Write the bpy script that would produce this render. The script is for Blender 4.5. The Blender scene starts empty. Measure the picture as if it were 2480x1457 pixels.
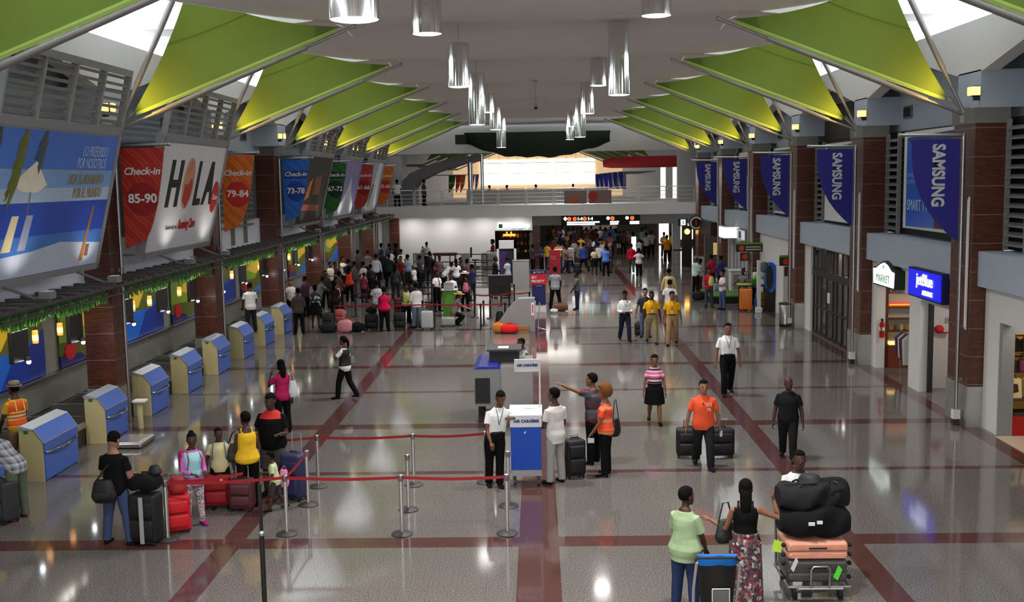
import bpy, bmesh, math, random
from mathutils import Vector, Matrix
random.seed(7)
S = bpy.context.scene
C = S.collection
PI = math.pi
def srgb(r, g, b):
    f = lambda c: (c/255/12.92) if c <= 10 else ((c/255+.055)/1.055)**2.4
    return (f(r), f(g), f(b))

# ------------------------------------------------------------------ camera
EYE = 5.6
FPX, PITCH, YAW, ROLL = 2616.41, .112273, .0254863, .0169695
def _axes():
    cy, sy = math.cos(YAW), math.sin(YAW)
    fw = Vector((-sy*math.cos(PITCH), cy*math.cos(PITCH), -math.sin(PITCH)))
    rt = Vector((cy, sy, 0)); dn = fw.cross(rt)
    c, s = math.cos(ROLL), math.sin(ROLL)
    return c*rt+s*dn, -s*rt+c*dn, fw
RT, DN, FW = _axes()
ORD = ['nearest', 'second', 'third', 'fourth', 'fifth', 'sixth', 'seventh']; ORDX = ORD+['eighth', 'ninth', 'tenth', 'eleventh', 'twelfth']
cd = bpy.data.cameras.new('camera'); cam = bpy.data.objects.new('camera', cd); C.objects.link(cam)
cd.sensor_width = 36; cd.lens = FPX/2480*36; cd.clip_end = 400
m3 = Matrix((RT, -DN, -FW)).transposed().to_4x4(); m3.translation = (0, 0, EYE)
cam.matrix_world = m3
S.camera = cam
def ray(u, v): return RT*((u-1240)/FPX)+DN*((v-728.5)/FPX)+FW
def at_z(u, v, z=0.0):                      # the point at height z seen at a pixel of the photograph
    d = ray(u, v); return Vector((0, 0, EYE))+d*((z-EYE)/d.z)

# ------------------------------------------------------------------ world, exposure, large lights
S.view_settings.view_transform = 'Standard'; S.view_settings.look = 'None'
S.view_settings.gamma = 1; S.view_settings.exposure = -0.15
S.render.engine = 'CYCLES'
S.cycles.use_denoising = True
S.cycles.max_bounces = 6; S.cycles.diffuse_bounces = 4; S.cycles.glossy_bounces = 3; S.cycles.transmission_bounces = 4
S.cycles.sample_clamp_indirect = 6; S.cycles.caustics_reflective = False; S.cycles.caustics_refractive = False
w = bpy.data.worlds.new('sky'); S.world = w; w.use_nodes = True
w.node_tree.nodes['Background'].inputs[0].default_value = (.80, .86, .95, 1)
w.node_tree.nodes['Background'].inputs[1].default_value = .8
SKYLIGHT, ENDWIN, PENDANT, AMBER, DOWN = .8, 2.6, 110, 2.6, 2050

# ------------------------------------------------------------------ helpers
def props(o, label=None, cat=None, group=None, kind=None):
    if label: o['label'] = label
    if cat: o['category'] = cat
    if group: o['group'] = group
    if kind: o['kind'] = kind
    return o
def thing(name, label, cat, loc=(0, 0, 0), rot=0.0, group=None, kind=None):
    o = bpy.data.objects.new(name, None); C.objects.link(o); o.empty_display_size = .2
    o.location = loc; o.rotation_euler = (0, 0, rot)
    return props(o, label, cat, group, kind)
def wloc(p):
    l = Vector((0, 0, 0))
    while p is not None: l += p.location; p = p.parent
    return l
class MB:
    def __init__(s): s.v = []; s.f = []; s.mi = []; s.m = 0
    def face(s, *ix): s.f.append(ix); s.mi.append(s.m)
    def poly(s, pts):
        n = len(s.v); s.v += [tuple(p) for p in pts]; s.face(*range(n, n+len(pts))); return s
    def box(s, x0, x1, y0, y1, z0, z1):
        n = len(s.v)
        s.v += [(x0,y0,z0),(x1,y0,z0),(x1,y1,z0),(x0,y1,z0),(x0,y0,z1),(x1,y0,z1),(x1,y1,z1),(x0,y1,z1)]
        for q in ((0,3,2,1),(4,5,6,7),(0,1,5,4),(1,2,6,5),(2,3,7,6),(3,0,4,7)): s.face(*[n+i for i in q])
        return s
    def cbox(s, x, y, z, sx, sy, sz): return s.box(x-sx/2, x+sx/2, y-sy/2, y+sy/2, z, z+sz)
    def rbox(s, x0, x1, y0, y1, z0, z1, r=.03, n=3):          # box with rounded edges (stacked rounded rectangles)
        r = min(r, (x1-x0)/2.01, (y1-y0)/2.01, (z1-z0)/2.01)
        rings = []
        for k in range(n+1):
            a = PI/2*k/n; rings.append((z0+r-r*math.cos(a), r-r*math.sin(a)))
        for k in range(n+1):
            a = PI/2*k/n; rings.append((z1-r+r*math.sin(a), r-r*math.cos(a)))
        b = len(s.v); cnt = 0
        for z, ins in rings:
            pts = []
            for cx, cy, a0 in ((x1-r, y1-r, 0), (x0+r, y1-r, PI/2), (x0+r, y0+r, PI), (x1-r, y0+r, 1.5*PI)):
                for k in range(n+1):
                    a = a0+PI/2*k/n; rr = r-ins
                    pts.append((cx+rr*math.cos(a), cy+rr*math.sin(a), z))
            cnt = len(pts); s.v += pts
        for k in range(len(rings)-1):
            for i in range(cnt):
                j = (i+1) % cnt; s.face(b+k*cnt+i, b+k*cnt+j, b+(k+1)*cnt+j, b+(k+1)*cnt+i)
        s.face(*[b+cnt-1-i for i in range(cnt)]); t = b+(len(rings)-1)*cnt; s.face(*[t+i for i in range(cnt)])
        return s
    def prism(s, poly, ax, a0, a1):        # poly: (p,q) pairs in the two other axes, extruded along ax
        n = len(s.v); k = len(poly)
        mk = {'x': lambda p, a: (a, p[0], p[1]), 'y': lambda p, a: (p[0], a, p[1]), 'z': lambda p, a: (p[0], p[1], a)}[ax]
        s.v += [mk(p, a0) for p in poly]+[mk(p, a1) for p in poly]
        s.face(*range(n+k-1, n-1, -1)); s.face(*range(n+k, n+2*k))
        for i in range(k): j = (i+1) % k; s.face(n+i, n+j, n+k+j, n+k+i)
        return s
    def ring(s, c, a, b, n):
        i0 = len(s.v); c = Vector(c); a = Vector(a); b = Vector(b)
        for k in range(n):
            t = 2*PI*k/n; s.v.append(tuple(c+a*math.cos(t)+b*math.sin(t)))
        return i0
    def rings(s, rr, n, cap=True):
        ids = [s.ring(c, a, b, n) for c, a, b in rr]
        for p, q in zip(ids, ids[1:]):
            for k in range(n): l = (k+1) % n; s.face(p+k, p+l, q+l, q+k)
        if cap: s.face(*[ids[0]+n-1-k for k in range(n)]); s.face(*[ids[-1]+k for k in range(n)])
        return s
    def tube(s, pts, r, n=8, sq=1.0, up=None):
        pts = [Vector(p) for p in pts]
        rs = r if isinstance(r, (list, tuple)) else [r]*len(pts)
        rr = []; a = None
        for i, p in enumerate(pts):
            d = (pts[min(i+1, len(pts)-1)]-pts[max(i-1, 0)]).normalized()
            if a is None:
                ref = Vector(up) if up else (Vector((0, 0, 1)) if abs(d.z) < .9 else Vector((1, 0, 0)))
                a = (ref-d*ref.dot(d)).normalized()
            else: a = (a-d*a.dot(d)).normalized()
            b = d.cross(a); rr.append((p, a*rs[i], b*rs[i]*sq))
        return s.rings(rr, n)
    def lathe(s, prof, x=0, y=0, n=20):
        return s.rings([((x, y, z), (r, 0, 0), (0, r, 0)) for r, z in prof], n)
    def ball(s, c, rx, ry, rz, n=10, k=6):
        c = Vector(c); rr = []
        for i in range(k+1):
            t = PI*(.02+.96*i/k); q = math.sin(t)
            rr.append((c+Vector((0, 0, -rz*math.cos(t))), (rx*q, 0, 0), (0, ry*q, 0)))
        return s.rings(rr, n)
    def mesh(s, name, mats):
        me = bpy.data.meshes.new(name); me.from_pydata(s.v, [], s.f)
        for m in (mats if isinstance(mats, (list, tuple)) else [mats]): me.materials.append(m)
        me.polygons.foreach_set('material_index', s.mi); me.update(); return me
    def build(s, name, mats, parent=None, smooth=False, local=False, label=None):
        if parent is None and not local:
            xs, ys, zs = zip(*s.v); o0 = Vector(((min(xs)+max(xs))/2, (min(ys)+max(ys))/2, min(zs)))
        else: o0 = Vector((0, 0, 0)) if local else wloc(parent)
        s.v = [(x-o0.x, y-o0.y, z-o0.z) for x, y, z in s.v]
        me = s.mesh(name, mats)
        if smooth:
            me.polygons.foreach_set('use_smooth', [True]*len(me.polygons))
            try: me.set_sharp_from_angle(angle=.7)
            except Exception: pass
        o = bpy.data.objects.new(name, me); C.objects.link(o)
        if parent is not None: o.parent = parent
        elif not local: o.location = o0
        if label: o['label'] = label
        return o
def struct(name, mb, mat, label=None, smooth=False):
    return props(mb.build(name, mat, smooth=smooth), label, None, None, 'structure')
def copy_tree(o, parent=None):
    c = o.copy(); C.objects.link(c); c.parent = parent
    for ch in list(o.children): copy_tree(ch, c)
    return c
def text(name, s, size, loc, rot, mat, parent=None, align='CENTER', ext=.004, sx=1.0, bold=0.0, shear=0.0, local=False):
    cu = bpy.data.curves.new(name, 'FONT'); cu.body = s; cu.size = size; cu.align_x = align; cu.align_y = 'CENTER'
    cu.extrude = ext; cu.offset = bold; cu.shear = shear; cu.materials.append(mat); cu.resolution_u = 3
    tmp = bpy.data.objects.new(name, cu); me = bpy.data.meshes.new_from_object(tmp); bpy.data.objects.remove(tmp); bpy.data.curves.remove(cu)
    o = bpy.data.objects.new(name, me); C.objects.link(o)
    o.location = Vector(loc)-(wloc(parent) if parent is not None and not local else Vector((0, 0, 0))); o.rotation_euler = rot; o.scale = (sx, 1, 1)
    if parent is not None: o.parent = parent
    return o
def area(parent, loc, sx, sy, e, col=(1, .96, .9), rot=(0, 0, 0)):      # the light a fixture gives off
    ld = bpy.data.lights.new('lamp_light', 'AREA'); ld.shape = 'RECTANGLE'; ld.size = sx; ld.size_y = sy; ld.energy = e; ld.color = col
    lo = bpy.data.objects.new('lamp_light', ld); C.objects.link(lo); lo.parent = parent; lo.location = Vector(loc)-wloc(parent); lo.rotation_euler = rot
def fixture(label, x, y, z, sx, sy, e, col=(1, .96, .9), group=None, rot=(0, 0, 0)):
    t = thing('ceiling_light', label, 'ceiling light', (x, y, z), group=group); mb = MB(); mb.cbox(x, y, z, sx, sy, .05); mb.build('housing', WHITE, t)
    mb = MB(); mb.cbox(x, y, z-.008, sx*.92, sy*.92, .008); mb.build('diffuser', TUBE, t); area(t, (x, y, z-.03), sx, sy, e, col, rot); return t
FACE = (PI/2, 0, 0)                  # lettering that reads from the -y side
FACE_R = (PI/2, 0, -PI/2)            # on the right wall, reads from -x side
FACE_L = (PI/2, 0, PI/2)             # on the left wall, reads from +x side

# ------------------------------------------------------------------ materials
_mc = {}
def M(col, rough=.55, metal=0.0, emit=0.0, var=.10, scale=9.0, spec=.4, name=None, trans=0.0):
    key = (tuple(round(c, 4) for c in col), rough, metal, emit, var, scale, spec, trans)
    if key in _mc: return _mc[key]
    m = bpy.data.materials.new(name or 'surface'); m.use_nodes = True; nt = m.node_tree; b = nt.nodes['Principled BSDF']
    nz = nt.nodes.new('ShaderNodeTexNoise'); nz.inputs['Scale'].default_value = scale
    tc = nt.nodes.new('ShaderNodeTexCoord'); nt.links.new(tc.outputs['Object'], nz.inputs['Vector'])
    mx = nt.nodes.new('ShaderNodeMix'); mx.data_type = 'RGBA'
    mx.inputs[6].default_value = (*[c*(1-var) for c in col], 1); mx.inputs[7].default_value = (*[min(1, c*(1+var)) for c in col], 1)
    nt.links.new(nz.outputs['Fac'], mx.inputs[0]); nt.links.new(mx.outputs[2], b.inputs['Base Color'])
    b.inputs['Roughness'].default_value = rough; b.inputs['Metallic'].default_value = metal
    b.inputs['Specular IOR Level'].default_value = spec
    if emit: nt.links.new(mx.outputs[2], b.inputs['Emission Color']); b.inputs['Emission Strength'].default_value = emit
    if trans:
        tr = nt.nodes.new('ShaderNodeBsdfTranslucent'); nt.links.new(mx.outputs[2], tr.inputs['Color'])
        ms = nt.nodes.new('ShaderNodeMixShader'); ms.inputs[0].default_value = trans
        nt.links.new(b.outputs[0], ms.inputs[1]); nt.links.new(tr.outputs[0], ms.inputs[2])
        nt.links.new(ms.outputs[0], nt.nodes['Material Output'].inputs['Surface'])
    _mc[key] = m; return m
def MC(r, g, b, rough=.6, **k): return M(srgb(r, g, b), rough, **k)
def glass_mat():
    m = bpy.data.materials.new('glass'); m.use_nodes = True; b = m.node_tree.nodes['Principled BSDF']
    b.inputs['Base Color'].default_value = (.75, .8, .8, 1); b.inputs['Transmission Weight'].default_value = .9
    b.inputs['Roughness'].default_value = .05; b.inputs['Alpha'].default_value = .35
    return m
GLASS = glass_mat()
WHITE = MC(225, 225, 224, .6, var=.03, scale=2); CEIL = MC(238, 234, 231, .8, var=.03, scale=1.5)
PALE = MC(176, 190, 204, .7, var=.05, scale=2); GREYW = MC(168, 170, 172, .7, var=.05, scale=2)
STEEL = M((.42, .42, .43), .32, 1.0, var=.08); CHROME = M((.75, .76, .78), .08, 1.0, var=.03)
BOOMS = M((.30, .29, .28), .4, .7, var=.08); DARKM = MC(52, 50, 50, .5); BLACK = MC(20, 20, 21, .5); BLACKP = MC(27, 27, 28, .35)
GREYM = MC(140, 141, 143, .5); STAIN = M((.50, .50, .48), .40, .8, var=.25, scale=3)
TUBE = M((1, .97, .92), .4, emit=4, var=0); RUBBER = MC(24, 24, 24, .8); REDBELT = MC(150, 22, 34, .6)
def wood_panels():                    # reddish-brown veneer panels with thin pale joints
    m = bpy.data.materials.new('veneer'); m.use_nodes = True; nt = m.node_tree; b = nt.nodes['Principled BSDF']; N = nt.nodes.new; L = nt.links.new
    g = N('ShaderNodeNewGeometry'); sp = N('ShaderNodeSeparateXYZ'); L(g.outputs['Position'], sp.inputs[0])
    def mt(op, a, bb=None):
        n = N('ShaderNodeMath'); n.operation = op
        for i, q in enumerate((a, bb)):
            if q is None: continue
            if isinstance(q, (int, float)): n.inputs[i].default_value = q
            else: L(q, n.inputs[i])
        return n.outputs[0]
    fr = mt('FRACT', mt('DIVIDE', mt('SUBTRACT', sp.outputs['Z'], .32), .62)); line = mt('LESS_THAN', fr, .02)
    mp = N('ShaderNodeMapping'); mp.inputs['Scale'].default_value = (3, 3, 28); L(g.outputs['Position'], mp.inputs[0])
    nz = N('ShaderNodeTexNoise'); nz.inputs['Scale'].default_value = 1.6; nz.inputs['Detail'].default_value = 5; L(mp.outputs[0], nz.inputs['Vector'])
    cr = N('ShaderNodeValToRGB'); cr.color_ramp.elements[0].color = (*srgb(60, 30, 22), 1); cr.color_ramp.elements[1].color = (*srgb(104, 58, 42), 1)
    cr.color_ramp.elements[0].position = .3; cr.color_ramp.elements[1].position = .7; L(nz.outputs['Fac'], cr.inputs[0])
    mx = N('ShaderNodeMix'); mx.data_type = 'RGBA'; L(line, mx.inputs[0]); L(cr.outputs[0], mx.inputs[6]); mx.inputs[7].default_value = (*srgb(150, 130, 118), 1)
    L(mx.outputs[2], b.inputs['Base Color']); b.inputs['Roughness'].default_value = .32
    return m
WOOD = wood_panels()
def floor_mat():
    m = bpy.data.materials.new('terrazzo'); m.use_nodes = True; nt = m.node_tree; b = nt.nodes['Principled BSDF']; N = nt.nodes.new; L = nt.links.new
    g = N('ShaderNodeNewGeometry'); sp = N('ShaderNodeSeparateXYZ'); L(g.outputs['Position'], sp.inputs[0]); X, Y = sp.outputs['X'], sp.outputs['Y']
    def mt(op, a, bb=None):
        n = N('ShaderNodeMath'); n.operation = op
        for i, q in enumerate((a, bb)):
            if q is None: continue
            if isinstance(q, (int, float)): n.inputs[i].default_value = q
            else: L(q, n.inputs[i])
        return n.outputs[0]
    def band(c, axis, w, per=None):
        d = mt('SUBTRACT', axis, c)
        if per: d = mt('SUBTRACT', mt('MULTIPLY', mt('FRACT', mt('ADD', mt('DIVIDE', d, per), .5)), per), per/2)
        return mt('LESS_THAN', mt('ABSOLUTE', d), w/2)
    bands = [band(-4.89, X, .37), band(-.06, X, .62), band(4.69, X, .37), band(9.42, X, .36), band(16.27, Y, .47, 8.0), band(20.3, Y, .22, 8.0)]
    t = bands[0]
    for q in bands[1:]: t = mt('MAXIMUM', t, q)
    inside = mt('LESS_THAN', mt('ABSOLUTE', X), 9.6); t = mt('MULTIPLY', t, inside)
    grout = mt('MAXIMUM', band(0, X, .005, .4), band(0, Y, .005, .4))
    mp = N('ShaderNodeMapping'); L(g.outputs['Position'], mp.inputs[0])
    nz = N('ShaderNodeTexNoise'); nz.inputs['Scale'].default_value = 50; nz.inputs['Detail'].default_value = 3; nz.inputs['Roughness'].default_value = .7; L(mp.outputs[0], nz.inputs['Vector'])
    big = N('ShaderNodeTexNoise'); big.inputs['Scale'].default_value = .6; L(mp.outputs[0], big.inputs['Vector'])
    cr = N('ShaderNodeValToRGB'); cr.color_ramp.elements[0].position = .35; cr.color_ramp.elements[1].position = .68
    cr.color_ramp.elements[0].color = (*srgb(58, 56, 54), 1); cr.color_ramp.elements[1].color = (*srgb(138, 133, 128), 1); L(nz.outputs['Fac'], cr.inputs[0])
    c2 = N('ShaderNodeValToRGB'); c2.color_ramp.elements[0].color = (*srgb(62, 38, 36), 1); c2.color_ramp.elements[1].color = (*srgb(98, 66, 62), 1); L(nz.outputs['Fac'], c2.inputs[0])
    gm = N('ShaderNodeMix'); gm.data_type = 'RGBA'; L(grout, gm.inputs[0]); L(cr.outputs[0], gm.inputs[6]); gm.inputs[7].default_value = (*srgb(96, 92, 89), 1)
    mx = N('ShaderNodeMix'); mx.data_type = 'RGBA'; L(t, mx.inputs[0]); L(gm.outputs[2], mx.inputs[6]); L(c2.outputs[0], mx.inputs[7])
    L(mx.outputs[2], b.inputs['Base Color'])
    ro = N('ShaderNodeMapRange'); L(big.outputs['Fac'], ro.inputs[0]); ro.inputs[3].default_value = .045; ro.inputs[4].default_value = .12; L(ro.outputs[0], b.inputs['Roughness'])
    b.inputs['Specular IOR Level'].default_value = .55
    return m
FLOOR = floor_mat()
def art_mat(name, stops, axis=0, ang=0.0, scale=1.0, rough=.5, wave=None):   # diagonal painted streaks for the banners
    m = bpy.data.materials.new(name); m.use_nodes = True; nt = m.node_tree; b = nt.nodes['Principled BSDF']; N = nt.nodes.new; L = nt.links.new
    tc = N('ShaderNodeTexCoord'); mp = N('ShaderNodeMapping'); mp.inputs['Rotation'].default_value = (0, ang, 0); L(tc.outputs['Object'], mp.inputs[0])
    wv = N('ShaderNodeTexWave'); wv.inputs['Scale'].default_value = scale; wv.inputs['Distortion'].default_value = 3.5; wv.inputs['Detail'].default_value = 2; L(mp.outputs[0], wv.inputs['Vector'])
    cr = N('ShaderNodeValToRGB'); cr.color_ramp.elements.remove(cr.color_ramp.elements[0])
    for i, (p, c) in enumerate(stops):
        e = cr.color_ramp.elements[0] if i == 0 else cr.color_ramp.elements.new(p)
        e.position = p; e.color = (*c, 1)
    L(wv.outputs['Fac'], cr.inputs[0]); L(cr.outputs[0], b.inputs['Base Color']); b.inputs['Roughness'].default_value = rough
    return m
# ------------------------------------------------------------------ room shell
COLS = [24.2+8*k for k in range(-4, 6)]              # pillar lines along the hall
Y0, Y1 = -12.0, 72.0
mb = MB(); mb.poly([(-14, Y0, 0), (14, Y0, 0), (14, 140, 0), (-14, 140, 0)]); struct('floor', mb, FLOOR, 'polished grey terrazzo floor crossed by dark red bands')
def cz(y): return 9.15+.38*math.sin(PI*(y-24.2)/8)**2
def hw(x): return max(0.0, min(3.3, 3.3*(abs(x)-4.9)/4.3))
mb = MB(); ny = 84
ys = [Y0+(Y1-Y0)*i/(ny*2) for i in range(ny*2+1)]
for a, b in zip(ys, ys[1:]):
    for x0, x1 in ((-4.9, 4.9),):
        mb.poly([(x0, a, cz(a)), (x0, b, cz(b)), (x1, b, cz(b)), (x1, a, cz(a))])
OPEN = [c for c in COLS if Y0+3.4 < c < Y1-3.4]
edges = [Y0]+OPEN+[Y1]
XS = [4.9, 5.6, 6.4, 7.4, 8.4, 9.2, 10.2, 11.2]
for sg in (-1, 1):
    for c0, c1 in zip(edges, edges[1:]):
        for xa, xb in zip(XS, XS[1:]):
            def span(x): return (c0+(hw(x) if c0 != Y0 else 0), c1-(hw(x) if c1 != Y1 else 0))
            (a0, a1), (b0, b1) = span(xa), span(xb)
            for i in range(6):
                t0, t1 = i/6, (i+1)/6
                p = [(xa, a0+(a1-a0)*t0), (xa, a0+(a1-a0)*t1), (xb, b0+(b1-b0)*t1), (xb, b0+(b1-b0)*t0)]
                mb.poly([(sg*x, y, cz(y)) for x, y in (p if sg < 0 else p[::-1])])
struct('ceiling', mb, CEIL, 'light grey vaulted ceiling with skylight openings over the green sails', smooth=True)
SKYM = M((.93, .96, 1.0), .5, emit=SKYLIGHT, var=.02)
for n, (sg, c) in enumerate([(s, c) for s in (-1, 1) for c in OPEN]):
    wl = MB()                                          # the well above the opening and its glazing
    for xa, xb in zip(XS, XS[1:]):
        for e in (-1, 1):
            ya, yb = c+e*hw(xa), c+e*hw(xb)
            wl.poly([(sg*xa, ya, cz(ya)-.02), (sg*xb, yb, cz(yb)-.02), (sg*xb, yb, 10.7), (sg*xa, ya, 10.7)])
    if 0: wl.poly([(sg*11.2, c-3.3, 8.6), (sg*11.2, c+3.3, 8.6), (sg*11.2, c+3.3, 10.7), (sg*11.2, c-3.3, 10.7)])
    struct('trim_%d' % (n+1), wl, WHITE, '%s white skylight well above the %s sails' % (ORDX[n % 10], 'left' if sg < 0 else 'right'))
    gl = MB(); gl.poly([(sg*4.7, c, 10.68)]+[(sg*9.2, c+3.3, 10.68), (sg*11.3, c+3.3, 10.68), (sg*11.3, c-3.3, 10.68), (sg*9.2, c-3.3, 10.68)])
    struct('window_%d' % (n+1), gl, SKYM, '%s bright skylight glazing above the %s sails' % (ORDX[n % 10], 'left' if sg < 0 else 'right'))
CLER = M((.95, .98, 1.0), .5, emit=8.0, var=.02)
for sg, side in ((-1, 'left'), (1, 'right')):
    g = MB(); g.box(sg*11.2-.03, sg*11.2+.03, Y0, Y1, 8.86, 9.6); struct('window_%d' % (30+sg), g, CLER, 'bright clerestory strip above the %s wall' % side)
    g = MB(); g.box(sg*11.24, sg*11.34, Y0, Y1, 9.5, 10.7); struct('wall_clerestory_'+side, g, WHITE, 'white wall of the skylight wells on the %s side' % side)
    f = MB()                                           # gabled fascia between the piers
    cols = [Y0]+[c for c in COLS if c > Y0+1]+[Y1]
    for a, b in zip(cols, cols[1:]):
        a2, b2 = a+.7, b-.7; m = (a+b)/2
        f.prism([(a, 8.84), (a, 7.72), (a2, 7.72), (m, 8.42), (b2, 7.72), (b, 7.72), (b, 8.84)], 'x', sg*9.45, sg*9.8)
    struct('trim_fascia_'+side, f, WHITE, 'pale gabled fascia above the %s pillars' % side)
    u = MB(); u.box(sg*10.4, sg*10.6, Y0, Y1, 6.7, 9.0)
    struct('wall_upper_'+side, u, PALE, 'pale blue upper wall on the %s side' % side)
    s = MB(); s.box(sg*9.7, sg*11.3, Y0, Y1, 8.78, 8.86); struct('trim_soffit_'+side, s, GREYW, 'grey soffit behind the %s fascia' % side)
e = MB(); e.box(-11.5, 11.5, Y0-.2, Y0, 0, 10.6); struct('wall_near', e, WHITE, 'white end wall behind the viewer')
e = MB(); e.box(-8, 8, Y0, Y0+.05, 4.5, 9.0); struct('window_80', e, M((1, .96, .9), .5, emit=7.0, var=.05), 'unseen glowing panel added behind the viewer to light the hall from the front')  # added fill light behind the camera, brightens people from the front
def pillar(sg, c):
    p = MB(); X = lambda a, b: (a*sg, b*sg) if sg > 0 else (b*sg, a*sg)
    q, ya, yb = (9.38, c-.6, c+.6) if sg > 0 else (9.9, c+.45, c+1.1)
    x0, x1 = X(q, q+.68)
    p.m = 0; p.box(x0, x1, ya, yb, .9, 6.62)
    p.m = 1; a, b = X(q-.02, q+.7); p.box(a, b, ya-.02, yb+.02, 0, .9)
    p.m = 2; a, b = X(q-.04, q+.72); p.box(a, b, ya-.04, yb+.04, 6.62, 6.95)
    p.m = 3; a, b = X(9.45, 10.5); p.box(a, b, c-.62, c+.62, 6.95, 7.75)
    return p
MUDGREY = MC(122, 120, 118, .6)
for sg, side in ((-1, 'left'), (1, 'right')):
    for i, c in enumerate([c for c in COLS if c > 6]):
        props(pillar(sg, c).build('pillar', [WOOD, STAIN, MUDGREY, PALE]), 'brown veneered pillar on the %s side, %d metres down the hall' % (side, round(c)), 'pillar', 'pillars along the %s side' % side, 'structure')

# ------------------------------------------------------------------ green sails on booms
SAIL = M(srgb(106, 128, 50), .7, var=.06, scale=2.5, trans=.035, spec=.2); HEM_LIT = M(srgb(170, 200, 100), .6, var=.1, scale=30, trans=.15); SAILD = M(srgb(86, 112, 30), .6, trans=.3)  # hem green is paler than the sail: transmitted light painted in
SEAM = M(srgb(84, 104, 28), .7)
def sail(sg, c, label):
    t = thing('canopy_sail', label, 'canopy', (sg*9.3, c, 6.78), group='green sails along the %s side' % ('left' if sg < 0 else 'right'))
    A, B, Cc = Vector((4.3, 0, 8.99)), Vector((9.0, 0, 7.19)), Vector((7.62, 0, 9.95)); n = 16
    def pt(a, b, cc):
        p = A*a+B*b+Cc*cc
        p = p+(B-(A+Cc)/2)*(4*a*cc*.085)+(A-(B+Cc)/2)*(4*b*cc*.028)
        p.y += 27*a*b*cc*.22
        return p
    mb = MB(); ids = {}
    for i in range(n+1):
        for j in range(n+1-i):
            p = pt(i/n, j/n, (n-i-j)/n); ids[i, j] = len(mb.v); mb.v.append((sg*p.x, c+p.y, p.z))
    for i in range(n):
        for j in range(n-i):
            mb.m = 1 if i > n*.87 else 0
            mb.face(ids[i, j], ids[i+1, j], ids[i, j+1])
            if i+j < n-1: mb.face(ids[i+1, j], ids[i+1, j+1], ids[i, j+1])
    mem = mb.build('membrane', [SAIL, SAILD], t, smooth=True)
    sm = MB(); ln = [pt(a*.46, 1-.54-a*0-a*.46+ .0, .54) for a in (0, .25, .5, .75, 1)]
    sm.tube([(sg*p.x, c+p.y-.012, p.z) for p in ln], .006, 5); sm.build('seam', SEAM, mem)
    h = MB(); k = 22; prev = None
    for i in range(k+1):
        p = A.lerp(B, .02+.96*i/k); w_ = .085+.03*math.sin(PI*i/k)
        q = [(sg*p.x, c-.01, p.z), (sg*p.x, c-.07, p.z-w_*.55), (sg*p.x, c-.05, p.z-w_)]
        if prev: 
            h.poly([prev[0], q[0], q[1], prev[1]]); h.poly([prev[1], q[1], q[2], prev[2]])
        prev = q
    h.build('hem', HEM_LIT, t, label='hem along the boom, transmitted light painted in as paler green')
    P0, P1 = Vector((sg*9.38, c, 6.83)), Vector((sg*3.97, c, 9.0)); L = lambda s_: P0.lerp(P1, s_)
    b = MB(); b.tube([L(0), L(.16)], .038, 10); b.tube([L(.155), L(.80)], .062, 12); b.tube([L(.79), L(1)], .036, 10); b.ball(L(1), .05, .05, .05)
    b.build('boom', BOOMS, t, smooth=True)
    s = MB(); Q0, Q1 = Vector((sg*9.36, c, 6.86)), Vector((sg*7.72, c, 10.15)); l2 = lambda s_: Q0.lerp(Q1, s_)
    s.tube([l2(0), l2(.3)], .04, 10); s.tube([l2(.29), l2(1)], .062, 12); s.build('strut', BOOMS, t, smooth=True)
    br = MB(); br.tube([(sg*9.35, c-.03, 6.86), (sg*8.99, c-.02, 7.2)], .016, 6); br.tube([(sg*9.35, c+.05, 6.86), (sg*9.03, c+.02, 7.26)], .016, 6); br.build('stay', STEEL, t)
    bk = MB(); bk.box(sg*9.38-.06, sg*9.38+.06, c-.12, c+.12, 6.66, 6.98); bk.build('bracket', STEEL, t)
    return t
ORD = ['nearest', 'second', 'third', 'fourth', 'fifth', 'sixth', 'seventh']
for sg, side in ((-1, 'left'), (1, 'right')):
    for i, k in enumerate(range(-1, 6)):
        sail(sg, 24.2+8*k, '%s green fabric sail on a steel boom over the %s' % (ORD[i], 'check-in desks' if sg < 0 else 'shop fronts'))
AMB = M((1.0, .62, .16), .4, emit=AMBER, var=0.0)
def flood(sg, c, label):
    x = sg*9.32; y = c-.64; t = thing('floodlight', label, 'floodlight', (x, y, 7.12), group='amber floodlights on the pillars')
    b = MB(); b.rbox(x-.06, x+.10, y-.11, y+.11, 7.18, 7.40, .03); b.build('housing', DARKM, t)
    l = MB(); l.rbox(x-.13, x-.055, y-.09, y+.09, 7.20, 7.38, .02) if sg > 0 else l.rbox(x+.09, x+.16, y-.09, y+.09, 7.20, 7.38, .02); l.m = 0
    l.rbox(x-.085, x+.075, y-.125, y-.105, 7.20, 7.38, .008); l.build('lens', AMB, t)
    a = MB(); a.box(min(x, sg*9.46), max(x, sg*9.46), y+.04, y+.1, 7.1, 7.2); a.build('bracket', DARKM, t)
    ld = bpy.data.lights.new('floodlamp', 'SPOT'); ld.energy = 150; ld.color = (1, .58, .12); ld.spot_size = 1.5; ld.spot_blend = .8; ld.shadow_soft_size = .08
    lo = bpy.data.objects.new('floodlamp', ld); C.objects.link(lo); lo.parent = t; lo.location = (-sg*.22, -.1, .16)
    lo.rotation_euler = (Vector((-sg*1.0, .8, .42))).to_track_quat('-Z', 'Y').to_euler()
for sg, side in ((-1, 'left'), (1, 'right')):
    for i in range(6): flood(sg, 24.2+8*i, '%s amber floodlight on the pillars of the %s side' % (ORD[i], side))

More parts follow.
